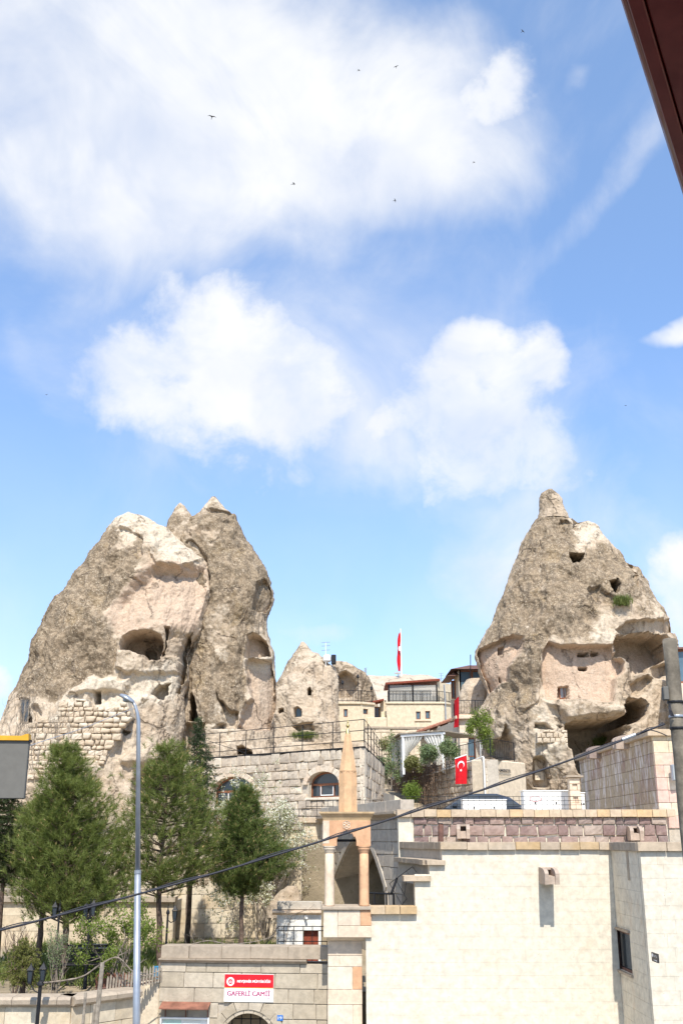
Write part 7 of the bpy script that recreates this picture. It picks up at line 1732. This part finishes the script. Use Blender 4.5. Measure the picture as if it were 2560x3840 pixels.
plain('bark', (0.15, 0.105, 0.08), .95, .1, 0, .4, 9, .8); plain('grey_bark', (0.26, 0.215, 0.17), .95, .1, 0, .35, 9, .6); plain('bud_brown', (0.42, 0.30, 0.14), .8, .1, 0, .2)
vr_ = np.random.default_rng(11)
def unit(a): return a / (np.linalg.norm(a, axis=-1, keepdims=True) + 1e-9)
def needles(P, A, n, ln, wd, spread=.75, rng=vr_):
    """tufts of needles at P along axes A; one thin triangle each"""
    T = len(P); P = np.repeat(P, n, 0); A = np.repeat(unit(A), n, 0); m = T * n
    r = unit(rng.normal(size=(m, 3))); perp = unit(r - (r * A).sum(1, keepdims=True) * A)
    d = unit(A * (1 - spread * rng.random((m, 1))) + perp * spread * (0.35 + .65 * rng.random((m, 1)))); L = ln * (0.7 + .5 * rng.random((m, 1)))
    off = A * (rng.random((m, 1)) - .35) * ln * .9
    s = unit(np.cross(d, rng.normal(size=(m, 3)))) * wd * .5
    b = P + off; V = np.stack([b - s, b + s, b + d * L], 1).reshape(-1, 3)
    return V, np.arange(m * 3).reshape(m, 3)
def leaves(P, size, rng=vr_, up=.3):
    m = len(P); n = unit(rng.normal(size=(m, 3)) + [0, -.5, up]); a = unit(np.cross(n, rng.normal(size=(m, 3)))); b = np.cross(n, a)
    s = size * (0.6 + .7 * rng.random((m, 1)))
    V = np.stack([P - a * s * .5, P + b * s * .32, P + a * s * .5, P - b * s * .32], 1).reshape(-1, 3); return V, np.arange(m * 4).reshape(m, 4)
def crown_mesh(name, parts, mats, parent, smooth_=False):
    """parts: list of (V, F, material index)"""
    Vs = []; Fs = []; mi = []; n = 0
    for V, F_, k in parts: Vs.append(V); Fs.append(F_ + n); mi += [k] * len(F_); n += len(V)
    k = Fs[0].shape[1]; me = np_mesh(name, np.vstack(Vs), np.vstack(Fs), mats, smooth_); me.polygons.foreach_set('material_index', mi[:len(me.polygons)]); return link(name, me, None, parent)
def profile(prof, Y):
    p = np.array(sorted(prof)); z = np.array([ZZ(q[0], Y) for q in p]); xl = np.array([XX(q[1], q[0], Y) for q in p]); xr = np.array([XX(q[2], q[0], Y) for q in p]); return z[::-1], ((xl + xr) / 2)[::-1], ((xr - xl) / 2)[::-1]
def pine(name, label, Y, prof, trunk, group, mat='pine_needles', nb=150, tuft=9, ln=.13, nn=24, wd=.0105, rng=None, up=.35, extra=None, rad0=.075, buds=.25, dense=1.0, ground=None, fill=.46):
    rng = rng or np.random.default_rng(int(abs(prof[0][1])) + 5)
    z, cx, hw = profile(prof, Y); base = W(*trunk[-1], Y); t_ = thing(name, (base.x, Y, ground if ground is not None else base.z), label, 'tree', group)
    tp = [W(px, py, Y) for px, py in trunk]; top = Vector((np.interp(z[-1], z, cx), Y, z[-1] - .15)); path = [top] + tp
    if ground is not None: path.append(Vector((path[-1].x, Y, ground - .1)))
    n = len(path); pz = [p.z for p in path][::-1]; pxs = [p.x for p in path][::-1]
    pts = []; rs = []
    for k in range(18):
        zz = path[-1].z + (path[0].z - path[-1].z) * k / 17; pts.append((np.interp(zz, pz, pxs) + .012 * math.sin(k * 2.1), Y, zz)); rs.append(rad0 * (1 - .86 * (k / 17) ** 1.1) * (1 + .08 * math.sin(k * 3.3)))
    MB().tube(pts, rs, 10).build('trunk', MAT['bark'], t_, smooth_=True)
    mb = MB(); TP = []; TA = []
    zlo, zhi = z[0], z[-1]
    for b in range(nb):
        f = (b + rng.random()) / nb; zz = zlo + (zhi - zlo) * f ** .9; phi = rng.random() * 2 * math.pi
        R = np.interp(zz, z, hw) * (0.62 + .62 * rng.random() ** 1.4); c = np.interp(zz, z, cx); x0 = np.interp(zz, pz, pxs)
        end = np.array([c + R * math.cos(phi), Y + R * .9 * math.sin(phi), zz + .02]); st = np.array([x0, Y, max(zz - R * up * (1.2 - f), path[-1].z + .5)])
        mid = (st + end) / 2 + np.array([0, 0, -.06 * R]) + rng.normal(0, .03, 3)
        L = np.linalg.norm(end - st)
        if R > .12: mb.tube([st, mid, end], [.010 + .010 * L, .008 + .004 * L, .004], 4, False)
        k = max(3, int(tuft * (0.4 + L) * dense))
        for q in range(k):
            s = .30 + .75 * (q + rng.random()) / k; p = (1 - s) ** 2 * st + 2 * s * (1 - s) * mid + s * s * end if s < 1 else end
            sp_ = .10 + .22 * min(1, R); p = p + rng.normal(0, 1, 3) * [sp_, sp_, sp_ * .7] * .62; ax = unit((end - st) / (L + 1e-6) * .8 + [0, 0, .75] + rng.normal(0, .35, 3)); TP.append(p); TA.append(ax)
    if mb.v: mb.build('limbs', MAT['bark'], t_); t_.children[-1]['kind'] = 'stuff'
    vol = int(fill * (zhi - zlo) * 900)
    if vol:
        zz = zlo + (zhi - zlo) * rng.random(vol * 6); zz = zz[rng.random(vol * 6) < np.interp(zz, z, hw) / hw.max()][:vol * 2]; vol2 = len(zz); ph = rng.random(vol2) * 2 * math.pi; q = rng.random(vol2) ** .38
        wob_ = 1 + .38 * gnoise(np.stack([np.cos(ph) * 1.3, np.sin(ph) * 1.3, zz * 1.5], 1) + nb * .37) + .16 * gnoise(np.stack([np.cos(ph) * 3, np.sin(ph) * 3, zz * 4], 1))
        Rv = np.interp(zz, z, hw) * q * 1.05 * wob_; Pv = np.stack([np.interp(zz, z, cx) + Rv * np.cos(ph), Y + Rv * .9 * np.sin(ph), zz], 1)
        lump = gnoise(Pv * [2.3, 2.3, 2.6] + nb) + .4 * gnoise(Pv * 5.5); kp = lump > (.06 + .22 * (q > .8)); Pv = Pv[kp][:vol]; ph = ph[kp][:vol]
        Av = unit(np.stack([np.cos(ph), np.sin(ph), np.full(len(ph), 1.15)], 1) + rng.normal(0, .3, (len(ph), 3)))
        TP += list(Pv); TA += list(Av)
    TP = np.array(TP); TA = np.array(TA)
    V, F_ = needles(TP, TA, nn, ln, wd, .8, rng); parts = [(V, F_, 0)]
    sel = rng.random(len(TP)) < buds
    if sel.any():
        V2, F2 = needles(TP[sel] + TA[sel] * ln * .55, TA[sel], 3, ln * .42, wd * 2.2, .25, rng); parts.append((V2, F2, 1))
    if extra:
        V3, F3 = needles(TP[extra[0](TP)], TA[extra[0](TP)], 8, ln, wd, .9, rng); parts.append((V3, F3, 2))
    crown_mesh('crown', parts, [MAT[mat], MAT['bud_brown'], MAT['rust_needles']], t_)
    return t_
GRP = 'pines of the mosque garden'
pine('pine_tree', 'bushy pine with a thick two-tone trunk, widest of the garden', 26.4, [(2800, 215, 262), (2870, 185, 320), (2950, 150, 370), (3030, 120, 405), (3100, 90, 435), (3170, 65, 470), (3240, 45, 505), (3300, 48, 510), (3360, 90, 470), (3415, 170, 380)], [(252, 3380), (246, 3520), (232, 3725)], GRP, nb=235, tuft=9, ln=.17, nn=25, ground=2.7, rad0=.085)
pine('pine_tree', 'thinner pine with bare trunk standing behind the widest pine', 28.2, [(3000, 120, 180), (3080, 60, 260), (3180, 20, 300), (3270, 10, 310), (3350, 60, 280), (3420, 130, 240)], [(163, 3400), (150, 3520), (140, 3640)], GRP, nb=110, tuft=8, ln=.17, nn=24, ground=2.75, rad0=.085)
pine('pine_tree', 'open-topped pine with light green candles behind the street lamp', 27.6, [(2785, 615, 665), (2850, 565, 720), (2930, 525, 760), (3020, 475, 785), (3110, 430, 810), (3200, 420, 825), (3270, 440, 790), (3325, 520, 700)], [(596, 3330), (598, 3480), (600, 3640)], GRP, nb=160, tuft=8, ln=.18, nn=23, ground=2.75, rad0=.085, buds=.4, dense=.8, fill=.28)
pine('pine_tree', 'compact egg-shaped pine with bare trunk above the gate wall', 28.6, [(2960, 895, 925), (3010, 860, 960), (3080, 835, 1000), (3160, 805, 1062), (3230, 788, 1088), (3290, 795, 1062), (3330, 850, 980), (3350, 880, 950)], [(908, 3330), (905, 3450), (905, 3545)], GRP, 'dark_pine_needles', nb=190, tuft=9, ln=.15, nn=25, ground=2.8, rad0=.075, buds=.5)
pine('pine_tree', 'sparse half-dead pine with rusty needles between the greener pines', 31.5, [(2990, 735, 770), (3070, 700, 820), (3160, 690, 850), (3250, 680, 840), (3320, 720, 800)], [(714, 3150), (706, 3330), (699, 3545)], GRP, 'rust_needles', nb=60, tuft=6, ln=.14, nn=16, ground=2.9, rad0=.06, buds=0, fill=.12)
def fir(label, Y, prof, trunk_x, ground, mat, name='fir_tree', layers=34, per=7, droop=.25, dens=26, ln=.06):
    rng = np.random.default_rng(int(Y * 10)); z, cx, hw = profile(prof, Y); t_ = thing(name, (trunk_x, Y, ground), label, 'tree')
    xt = cx[-1]; MB().tube([(trunk_x, Y, ground - .1), (trunk_x + (xt - trunk_x) * .5, Y, (ground + z[-1]) / 2), (xt, Y, z[-1])], [.075, .05, .008], 8).build('trunk', MAT['bark'], t_, smooth_=True)
    mb = MB(); TP = []; TA = []
    for k in range(layers):
        f = (k + .5) / layers; zz = z[0] + (z[-1] - z[0]) * f; R0 = np.interp(zz, z, hw); c = np.interp(zz, z, cx)
        for j in range(per):
            phi = rng.random() * 2 * math.pi; R = R0 * rng.uniform(.55, 1.2); e = np.array([c + R * math.cos(phi), Y + R * math.sin(phi), zz - droop * R + rng.normal(0, .04)]); s0 = np.array([c, Y, zz + .05]); mb.tube([s0, (s0 + e) / 2 + [0, 0, .05 * R], e], [.012, .008, .003], 3, False)
            for q in range(int(4 + dens * R)):
                s = rng.uniform(.15, 1.05); p = s0 + (e - s0) * s + rng.normal(0, 1, 3) * [.05 + .08 * R, .05 + .08 * R, .02]; TP.append(p); TA.append((e - s0) * .8 + rng.normal(0, .3, 3) * R + 1e-4)
    o = mb.build('limbs', MAT['bark'], t_); o['kind'] = 'stuff'
    V, F_ = needles(np.array(TP), np.array(TA), 14, ln, .011, .8, rng); crown_mesh('crown', [(V, F_, 0)], [MAT[mat]], t_); return t_
fir('slender dark fir with a thin leader rising past the stone railing', 30.5, [(2695, 742, 748), (2740, 725, 762), (2800, 705, 785), (2870, 690, 805), (2940, 680, 820), (3020, 690, 810), (3100, 700, 790)], XX(705, 3500, 30.5), 2.85, 'fir_needles', layers=40, per=6, dens=24)
fir('dark flat-layered cedar below the grey signboard', 27.5, [(2940, 20, 60), (3000, -60, 100), (3080, -90, 118), (3180, -100, 120), (3260, -90, 90), (3320, -60, 60)], XX(10, 3400, 27.5), 2.7, 'cedar_needles', 'cedar_tree', layers=22, per=12, droop=.05, dens=40, ln=.055)
fir('young yellow-green deodar with drooping tips beside the lantern post', 23.9, [(3530, 88, 100), (3570, 50, 130), (3620, 10, 150), (3670, 20, 160), (3690, 60, 130)], XX(90, 3690, 23.9), gz - .3, 'deodar_needles', 'deodar_sapling', layers=14, per=8, droop=.2, dens=34, ln=.05)
# ---- branching shrubs and trees
def branching(start, d0, ln, r, depth, rng, out, tips, spread=.55, up=.15, shrink=.74, kids=(2, 4), wig=.12, minr=.003):
    p = np.array(start, float); d = unit(np.array(d0, float)); pts = [p.copy()]; k = 4
    for i in range(k):
        d = unit(d + rng.normal(0, wig, 3) + [0, 0, up * .25]); p = p + d * ln / k; pts.append(p.copy())
        if depth <= 1: tips.append((p.copy(), d.copy()))
    out.append((pts, [max(minr, r * (1 - .35 * i / k)) for i in range(k + 1)]))
    if depth <= 0: return
    for c in range(rng.integers(*kids)):
        q = pts[rng.integers(2, k + 1)]; nd = unit(d + rng.normal(0, spread, 3) + [0, 0, up]); branching(q, nd, ln * shrink * rng.uniform(.75, 1.15), r * .62, depth - 1, rng, out, tips, spread, up, shrink, kids, wig, minr)
def bushy(name, label, cat, base, stems, ln, r, depth, seed, mats, leaf, per, jit, bark='grey_bark', group=None, spread=.55, up=.15, lean=.35, kids=(2, 4), sub='foliage', shrink=.74, keep=None, fit=None, sides=4):
    rng = np.random.default_rng(seed); t_ = thing(name, base, label, cat, group); out = []; tips = []
    for s in range(stems):
        a = rng.random() * 6.28; branching(np.array(base) + [.06 * math.cos(a), .06 * math.sin(a), -.03], [lean * math.cos(a), lean * math.sin(a) * .7, 1], ln * rng.uniform(.8, 1.15), r, depth, rng, out, tips, spread, up, shrink, kids)
    if fit:   # pull the crown into the height and width it has in the place
        allp = np.array([q for pts, _ in out for q in pts]); lo, hi = allp.min(0), allp.max(0); sx_ = fit[0] / max(hi[0] - lo[0], .01); sz_ = fit[1] / (hi[2] - base[2]); cxx = (lo[0] + hi[0]) / 2; offx = fit[2] if len(fit) > 2 else 0
        def T(q): h = min(1, max(0, (q[2] - base[2]) / (hi[2] - base[2]))); return np.array([base[0] + (q[0] - base[0]) * sx_ + (-(cxx - base[0]) * sx_ + offx) * h, base[1] + (q[1] - base[1]) * min(sx_, 1), base[2] + (q[2] - base[2]) * sz_])
        out = [([T(q) for q in pts], rr) for pts, rr in out]; tips = [(T(q), d) for q, d in tips]
    mb = MB()
    for pts, rr in out: mb.tube(pts, rr, sides, False)
    o = mb.build('branches', MAT[bark], t_); o['kind'] = 'stuff'
    if leaf:
        P = np.array([q for q, _ in tips]); 
        if keep: P = P[rng.random(len(P)) < keep]
        parts = []
        for k, m in enumerate(mats):
            Q = np.repeat(P, per[k], 0) + rng.normal(0, jit, (len(P) * per[k], 3)); parts.append((*leaves(Q, leaf[k], rng), k))
        c = crown_mesh(sub, parts, [MAT[m] for m in mats], t_); c['kind'] = 'stuff'
    return t_
b_ = W(430, 3690, 25.6); b_.z = 2.7
bushy('shrub', 'fresh light green shrub with fine leaves behind the wooden picket fence', 'shrub', b_, 6, .75, .022, 4, 3, ['shrub_leaves'], [.055], [5], .06, group=None, spread=.6, fit=(2.15, ZZ(3365, 25.6) - 2.7, .12), kids=(2, 4))
b_ = W(1000, 3300, 33.6); b_ = Vector((b_.x, 33.6, 2.9))
bushy('blossom_tree', 'sparse fruit tree in white blossom in front of the stone terrace house', 'tree', b_, 5, 1.5, .035, 5, 8, ['blossom', 'young_leaves'], [.065, .055], [3, 2], .06, 'grey_bark', spread=.55, up=.2, fit=(3.7, ZZ(2815, 33.6) - 2.9, .2), kids=(2, 5), keep=.5)
b_ = Vector((XX(830, 3000, 38.5), 38.5, 6.0))
bushy('blossom_tree', 'small blossoming bush below the left arched window', 'tree', b_, 5, .7, .02, 4, 12, ['blossom', 'young_leaves'], [.055, .05], [2, 1], .06, fit=(1.6, 1.5), keep=.6)
for i, (px, py, Y, h, w, lab) in enumerate(((130, 2890, 52, 4.2, 2.2, 'pale bare sapling against the rubble wall beside the signboard'), (215, 2880, 53, 4.0, 1.6, 'leafless grey sapling in front of the rubble wall'), (60, 2800, 52, 3.2, 2.0, 'bare twiggy bush by the weathered cave window'))):
    b_ = W(px, py, Y); bushy('bare_sapling', lab, 'tree', b_, 4, 1.3, .022, 4, 20 + i, [], None, None, 0, 'grey_bark', 'bare saplings by the rubble wall', spread=.3, up=.5, lean=.2, fit=(w, h))
b_ = W(60, 3680, 25.0); b_.z = 2.7
bushy('bare_sapling', 'leafless young tree with grey stems behind the lantern post', 'tree', b_, 4, .6, .016, 4, 31, [], None, None, 0, 'bark', spread=.5, up=.3, fit=(.95, 1.6))
b_ = W(205, 3700, 24.4); b_.z = 2.7
bushy('willow_sapling', 'clump of thin upright stems with narrow grey-green leaves between pine trunks', 'shrub', b_, 9, .55, .010, 3, 33, ['olive_leaves'], [.035], [2], .03, spread=.25, up=.6, lean=.15, fit=(.55, 1.45))
for i, (px, py, Y, w, h, m, lab) in enumerate(((1606, 2874, 54.5, .95, 1.05, 'olive_leaves', 'rounded olive bush in front of the pavilion curtains'), (1550, 2886, 55, .8, .6, 'young_leaves', 'yellowish leafy bush at the pavilion left curtain'), (1682, 2852, 54, .85, 1.15, 'olive_leaves', 'tall oleander beside the pavilion right curtain'), (1800, 2845, 52.5, 1.4, 2.5, 'shrub_leaves', 'small light green tree in front of the annex door'), (1545, 3012, 40, .45, .75, 'shrub_leaves', 'small clipped conifer at the car side of the wall'), (1462, 2960, 58, 1.6, 3.0, 'olive_leaves', 'dark ivy bush hiding the gap beside the stone terrace house'), (1465, 2850, 62, 1.6, 1.6, 'young_leaves', 'pale leafy bush left of the pavilion'))):
    b_ = W(px, py, Y); bushy('potted_shrub' if i < 4 else 'shrub', lab, 'shrub', b_, 5, .5, .02, 4, 50 + i, [m], [.085 if Y > 45 else .05], [4], .09, spread=.6, fit=(w, h))
# dry creeper on the terrace wall
rng = np.random.default_rng(9); mb = MB()
cr_ = thing('dry_creeper', fA_.pt(AL * .3, -.1, tz - 2.5), 'brown leafless creeper hanging over the terrace wall below the pavilion', 'creeper')
for k in range(420):
    u = AL * rng.beta(1.6, 2.2) * .72; top = tz + .25 - .1 * rng.random(); L = rng.uniform(.6, 2.9) * (1 - .5 * abs(u / AL - .3)); p = fA_.pt(u, -.06 - .15 * rng.random(), top); pts = [p]
    for j in range(5): p = p + Vector((rng.normal(0, .05), rng.normal(0, .03), -L / 5)); pts.append(p)
    mb.tube(pts, [.014, .013, .011, .009, .007, .004], 3, False)
o = mb.build('strands', MAT['dry_creeper'], cr_); o['kind'] = 'stuff'
Q = np.array(mb.v); Q = Q[rng.integers(0, len(Q), 5200)] + rng.normal(0, .07, (5200, 3)) - [0, .05, 0]
c = crown_mesh('twigs', [(*leaves(Q, .075, rng), 0)], [MAT['dry_creeper']], cr_); c['kind'] = 'stuff'
# tufts on the rocks
for i, (px, py, objs, w, lab) in enumerate(((2333, 2250, RFM, .55, 'green tuft growing from the upper hole of the right chimney'), (2262, 2780, RFM, .7, 'grass tuft at the mouth of the dark low cave'), (1140, 2752, [o for o in MF.children], 1.2, 'green grass patch under the small pale cone'), (1930, 2932, RFM, .6, 'grass tuft at the foot of the right chimney'))):
    Y = surf_y(objs, px, py); b_ = W(px, py + 12, Y - .15)
    t_ = thing('grass_tuft', b_, lab, 'plant'); P = np.array(b_) + rng.normal(0, 1, (260, 3)) * [w * .4, .15, .06]; V, F_ = needles(P, np.tile([0, -.2, 1.0], (260, 1)), 5, .34, .03, .5, rng); c = crown_mesh('blades', [(V, F_, 0)], [MAT['grass_green']], t_); c['kind'] = 'stuff'
# low greens in the garden
t_ = thing('ground_cover', (-5, 25.5, 2.7), 'low weeds and leaves covering the garden soil under the pines', 'plants'); t_['kind'] = 'stuff'
P = np.stack([rng.uniform(-9, -1.0, 2600), rng.uniform(25.7, 32.5, 2600), np.full(2600, 2.72)], 1); P[:, 2] += (P[:, 1] - 25.6) * .03; V, F_ = needles(P, np.tile([0, 0, 1.0], (2600, 1)), 5, .22, .03, .6, rng); c = crown_mesh('weeds', [(V, F_, 0)], [MAT['grass_green']], t_); c['kind'] = 'stuff'
# vines
def vine(label, pts, r, seed, Y):
    rng = np.random.default_rng(seed); P = catmull([W(px, py, Y + .2 * math.sin(i)) for i, (px, py) in enumerate(pts)]); t_ = thing('grape_vine', P[0], label, 'vine')
    MB().tube(P, [r * (1 - .5 * i / len(P)) * (1 + .2 * math.sin(i * 2.3)) for i in range(len(P))], 7).build('stem', MAT['grey_bark'], t_, smooth_=True); mb = MB(); out = []; tips = []
    for k in range(14): q = P[rng.integers(3, len(P))]; branching(q, rng.normal(0, 1, 3) * [1, .3, .7] + [0, 0, .5], .28, r * .35, 1, rng, out, tips, .6, .1)
    for a, b in out: mb.tube(a, b, 4, False)
    o = mb.build('twigs', MAT['grey_bark'], t_); o['kind'] = 'stuff'
vine('old grey grape vine arching over the wooden pickets', [(130, 3688), (220, 3680), (310, 3662), (370, 3622), (425, 3592), (455, 3598), (495, 3640), (540, 3660), (600, 3640)], .022, 2, 24.2)
vine('bare grape vine lying along the top of the gate wall', [(590, 3560), (700, 3545), (780, 3528), (850, 3540), (930, 3535), (1000, 3520), (1040, 3500)], .014, 4, 26.0)
vine('thin bare vine climbing in front of the white hut', [(1068, 3552), (1075, 3510), (1085, 3460), (1098, 3432), (1140, 3415)], .012, 6, 26.9)
# ---- garden things
def lantern_post(base_px, top_px, Y, lan, label, r=.035, ground=2.7, arm=True):
    b = W(*base_px, Y); t = W(*top_px, Y); t_ = thing('lantern_post', (b.x, Y, ground), label, 'lamp post', 'black lantern posts in the garden')
    d = (t - b); bb = b + d * ((ground - b.z) / d.z)
    MB().tube([bb, bb + (t - bb) * .25, t], [r * 1.35, r, r * .8], 10).build('post', MAT['black_iron'], t_)
    MB().lathe([(r * .8, 0), (r * 1.6, .03), (r * 1.4, .07), (r * .5, .12), (.004, .26)], t, 8).build('finial', MAT['black_iron'], t_)
    for (lx, ly) in lan:
        q = W(lx, ly, Y); MB().tube([t - Vector((0, 0, .12)), (t + q) / 2 - Vector((0, 0, .12)), q - Vector((0, 0, .02))], .012, 5).build('bracket', MAT['black_iron'], t_)
        l_ = MB(); h = .22
        for sx__ in (-1, 1):
            for sy__ in (-1, 1): l_.tube([q + Vector((.035 * sx__, .035 * sy__, 0)), q + Vector((.055 * sx__, .055 * sy__, h))], .008, 4)
        l_.lathe([(.055, -.02), (.05, 0)], q, 4, 0, math.pi / 4).lathe([(.095, h), (.045, h + .06), (.015, h + .10), (.004, h + .14)], q, 4, 0, math.pi / 4)
        lo = l_.build('lantern', MAT['black_iron'], t_); MB().lathe([(.04, .01), (.062, h - .01)], q, 4, 0, math.pi / 4).build('lantern_glass', MAT['dark_glass'], lo)
lantern_post((140, 3840), (152, 3700), 22.4, [(113, 3683), (160, 3678)], 'black lantern post standing on the street in front of the garden wall', .045, .13)
lantern_post((318, 3720), (340, 3410), 25.4, [(350, 3432), (322, 3440)], 'black lantern post rising between the pine trunks and light shrub', .035)
lantern_post((622, 3560), (630, 3430), 27.0, [(655, 3450)], 'short black lantern post at the edge of the gate wall', .03)
lantern_post((208, 3620), (224, 3420), 25.2, [(205, 3440)], 'thin black lantern post beside the thick pine trunk', .025)
for i, (b, t, r, lab) in enumerate((((362, 3840), (385, 3610), .055, 'thick rust-stained wooden stake leaning at the picket fence'), ((312, 3840), (322, 3722), .035, 'pale wooden stake propped on the garden wall'), ((350, 3840), (358, 3765), .04, 'short weathered stake beside the rust-stained one'))):
    p, q = W(*b, 22.6), W(*t, 22.6); d = q - p; p = p + d * ((.13 - p.z) / d.z); t_ = thing('wooden_stake', p, lab, 'stake', 'wooden stakes at the garden wall'); MB().tube([p, q], [r, r * .8], 7).build('stake', MAT['wood_grey'], t_)
pk = thing('picket_fence', W(460, 3720, 24.2), 'leaning weathered picket fence on the garden wall behind the lamp pole', 'fence')
for a, b in (((365, 3725), (610, 3672)), ((360, 3712), (610, 3660))): MB().tube([W(*a, 24.0), W(*b, 25.2)], .022, 5).build('rail', MAT['brown_pipe'], pk)
for k in range(19):
    s = k / 18; px = 402 + 205 * s; py = 3716 - 48 * s; Y = 24.15 + s * 1.0; p = W(px, py + 6, Y); h = .28 + .05 * math.sin(k * 2.7); f = Frame((p.x, p.y - .03, p.z), 20)
    MB().prism([(-.02, -.04), (.02, -.04), (.03, h), (.008, h + .05), (-.012, h)], 0, .015, f).build('picket', MAT['wood_grey'], pk)
bn = thing('garden_bench', W(270, 3640, 26.2), 'dark slatted garden bench behind the pine trunks', 'bench')
f = Frame((XX(215, 3600, 26.4), 26.4, 2.72), 4)
for k in range(4): MB().cbox(0, 1.3, .0, .03, .45 + .1 * k, .52 + .1 * k, .006, f).build('back_slat', MAT['black_iron'], bn)
for k in range(4): MB().cbox(0, 1.3, -.12 - .11 * k, -.03 - .11 * k, .40, .43, .006, f).build('seat_slat', MAT['black_iron'], bn)
for x in (.1, 1.2):
    for y in (-.42, -.02): MB().box(x - .02, x + .02, y - .02, y + .02, 0, .40 if y < -.1 else .84, f).build('leg', MAT['black_iron'], bn)
tb_ = thing('garden_table', W(335, 3600, 27.2), 'white topped garden table behind the lantern post', 'table')
f = Frame((XX(290, 3600, 27.0), 27.0, 2.74), 0); MB().cbox(0, .75, 0, .6, .66, .71, .01, f).build('table_top', MAT['white_paint'], tb_)
for x in (.06, .69):
    for y in (.06, .54): MB().tube([f.pt(x, y, 0), f.pt(x, y, .66)], .02, 6).build('leg', MAT['black_iron'], tb_)
for i, (px, w, lab) in enumerate(((400, .5, 'brick red trough planter under the light green shrub'), (458, .45, 'second brick red trough planter nearer the vine'))):
    t_ = thing('planter', W(px, 3650, 26.0), lab, 'planter'); f = Frame((XX(px, 3650, 25.5), 25.5, 2.7), 5); mb = MB(); mb.add([f.pt(-w / 2 + .03, 0, 0), f.pt(w / 2 - .03, 0, 0), f.pt(w / 2 - .03, .24, 0), f.pt(-w / 2 + .03, .24, 0), f.pt(-w / 2, -.03, .3), f.pt(w / 2, -.03, .3), f.pt(w / 2, .27, .3), f.pt(-w / 2, .27, .3)], [(0, 3, 2, 1), (0, 1, 5, 4), (1, 2, 6, 5), (2, 3, 7, 6), (3, 0, 4, 7)]); mb.build('trough', MAT['rust_sheet'], t_); MB().box(-w / 2 + .01, w / 2 - .01, -.015, .255, .2, .27, f).build('soil', MAT['dark_hole'], t_)
bk = thing('bucket', W(592, 3655, 25.4), 'bright blue plastic bucket beside the gate wall end', 'bucket'); p = W(592, 3655, 25.4); MB().lathe([(.085, 0), (.12, .24), (.125, .25), (.112, .245), (.08, .02)], (p.x, p.y, p.z - .08), 16).build('pail', plain('blue_plastic', (.06, .28, .5), .4, .4, 0, .05), bk); MB().tube([(p.x - .12, p.y, p.z + .16), (p.x - .06, p.y - .1, p.z + .1), (p.x + .06, p.y - .1, p.z + .1), (p.x + .12, p.y, p.z + .16)], .005, 4).build('handle', MAT['galv_steel'], bk)
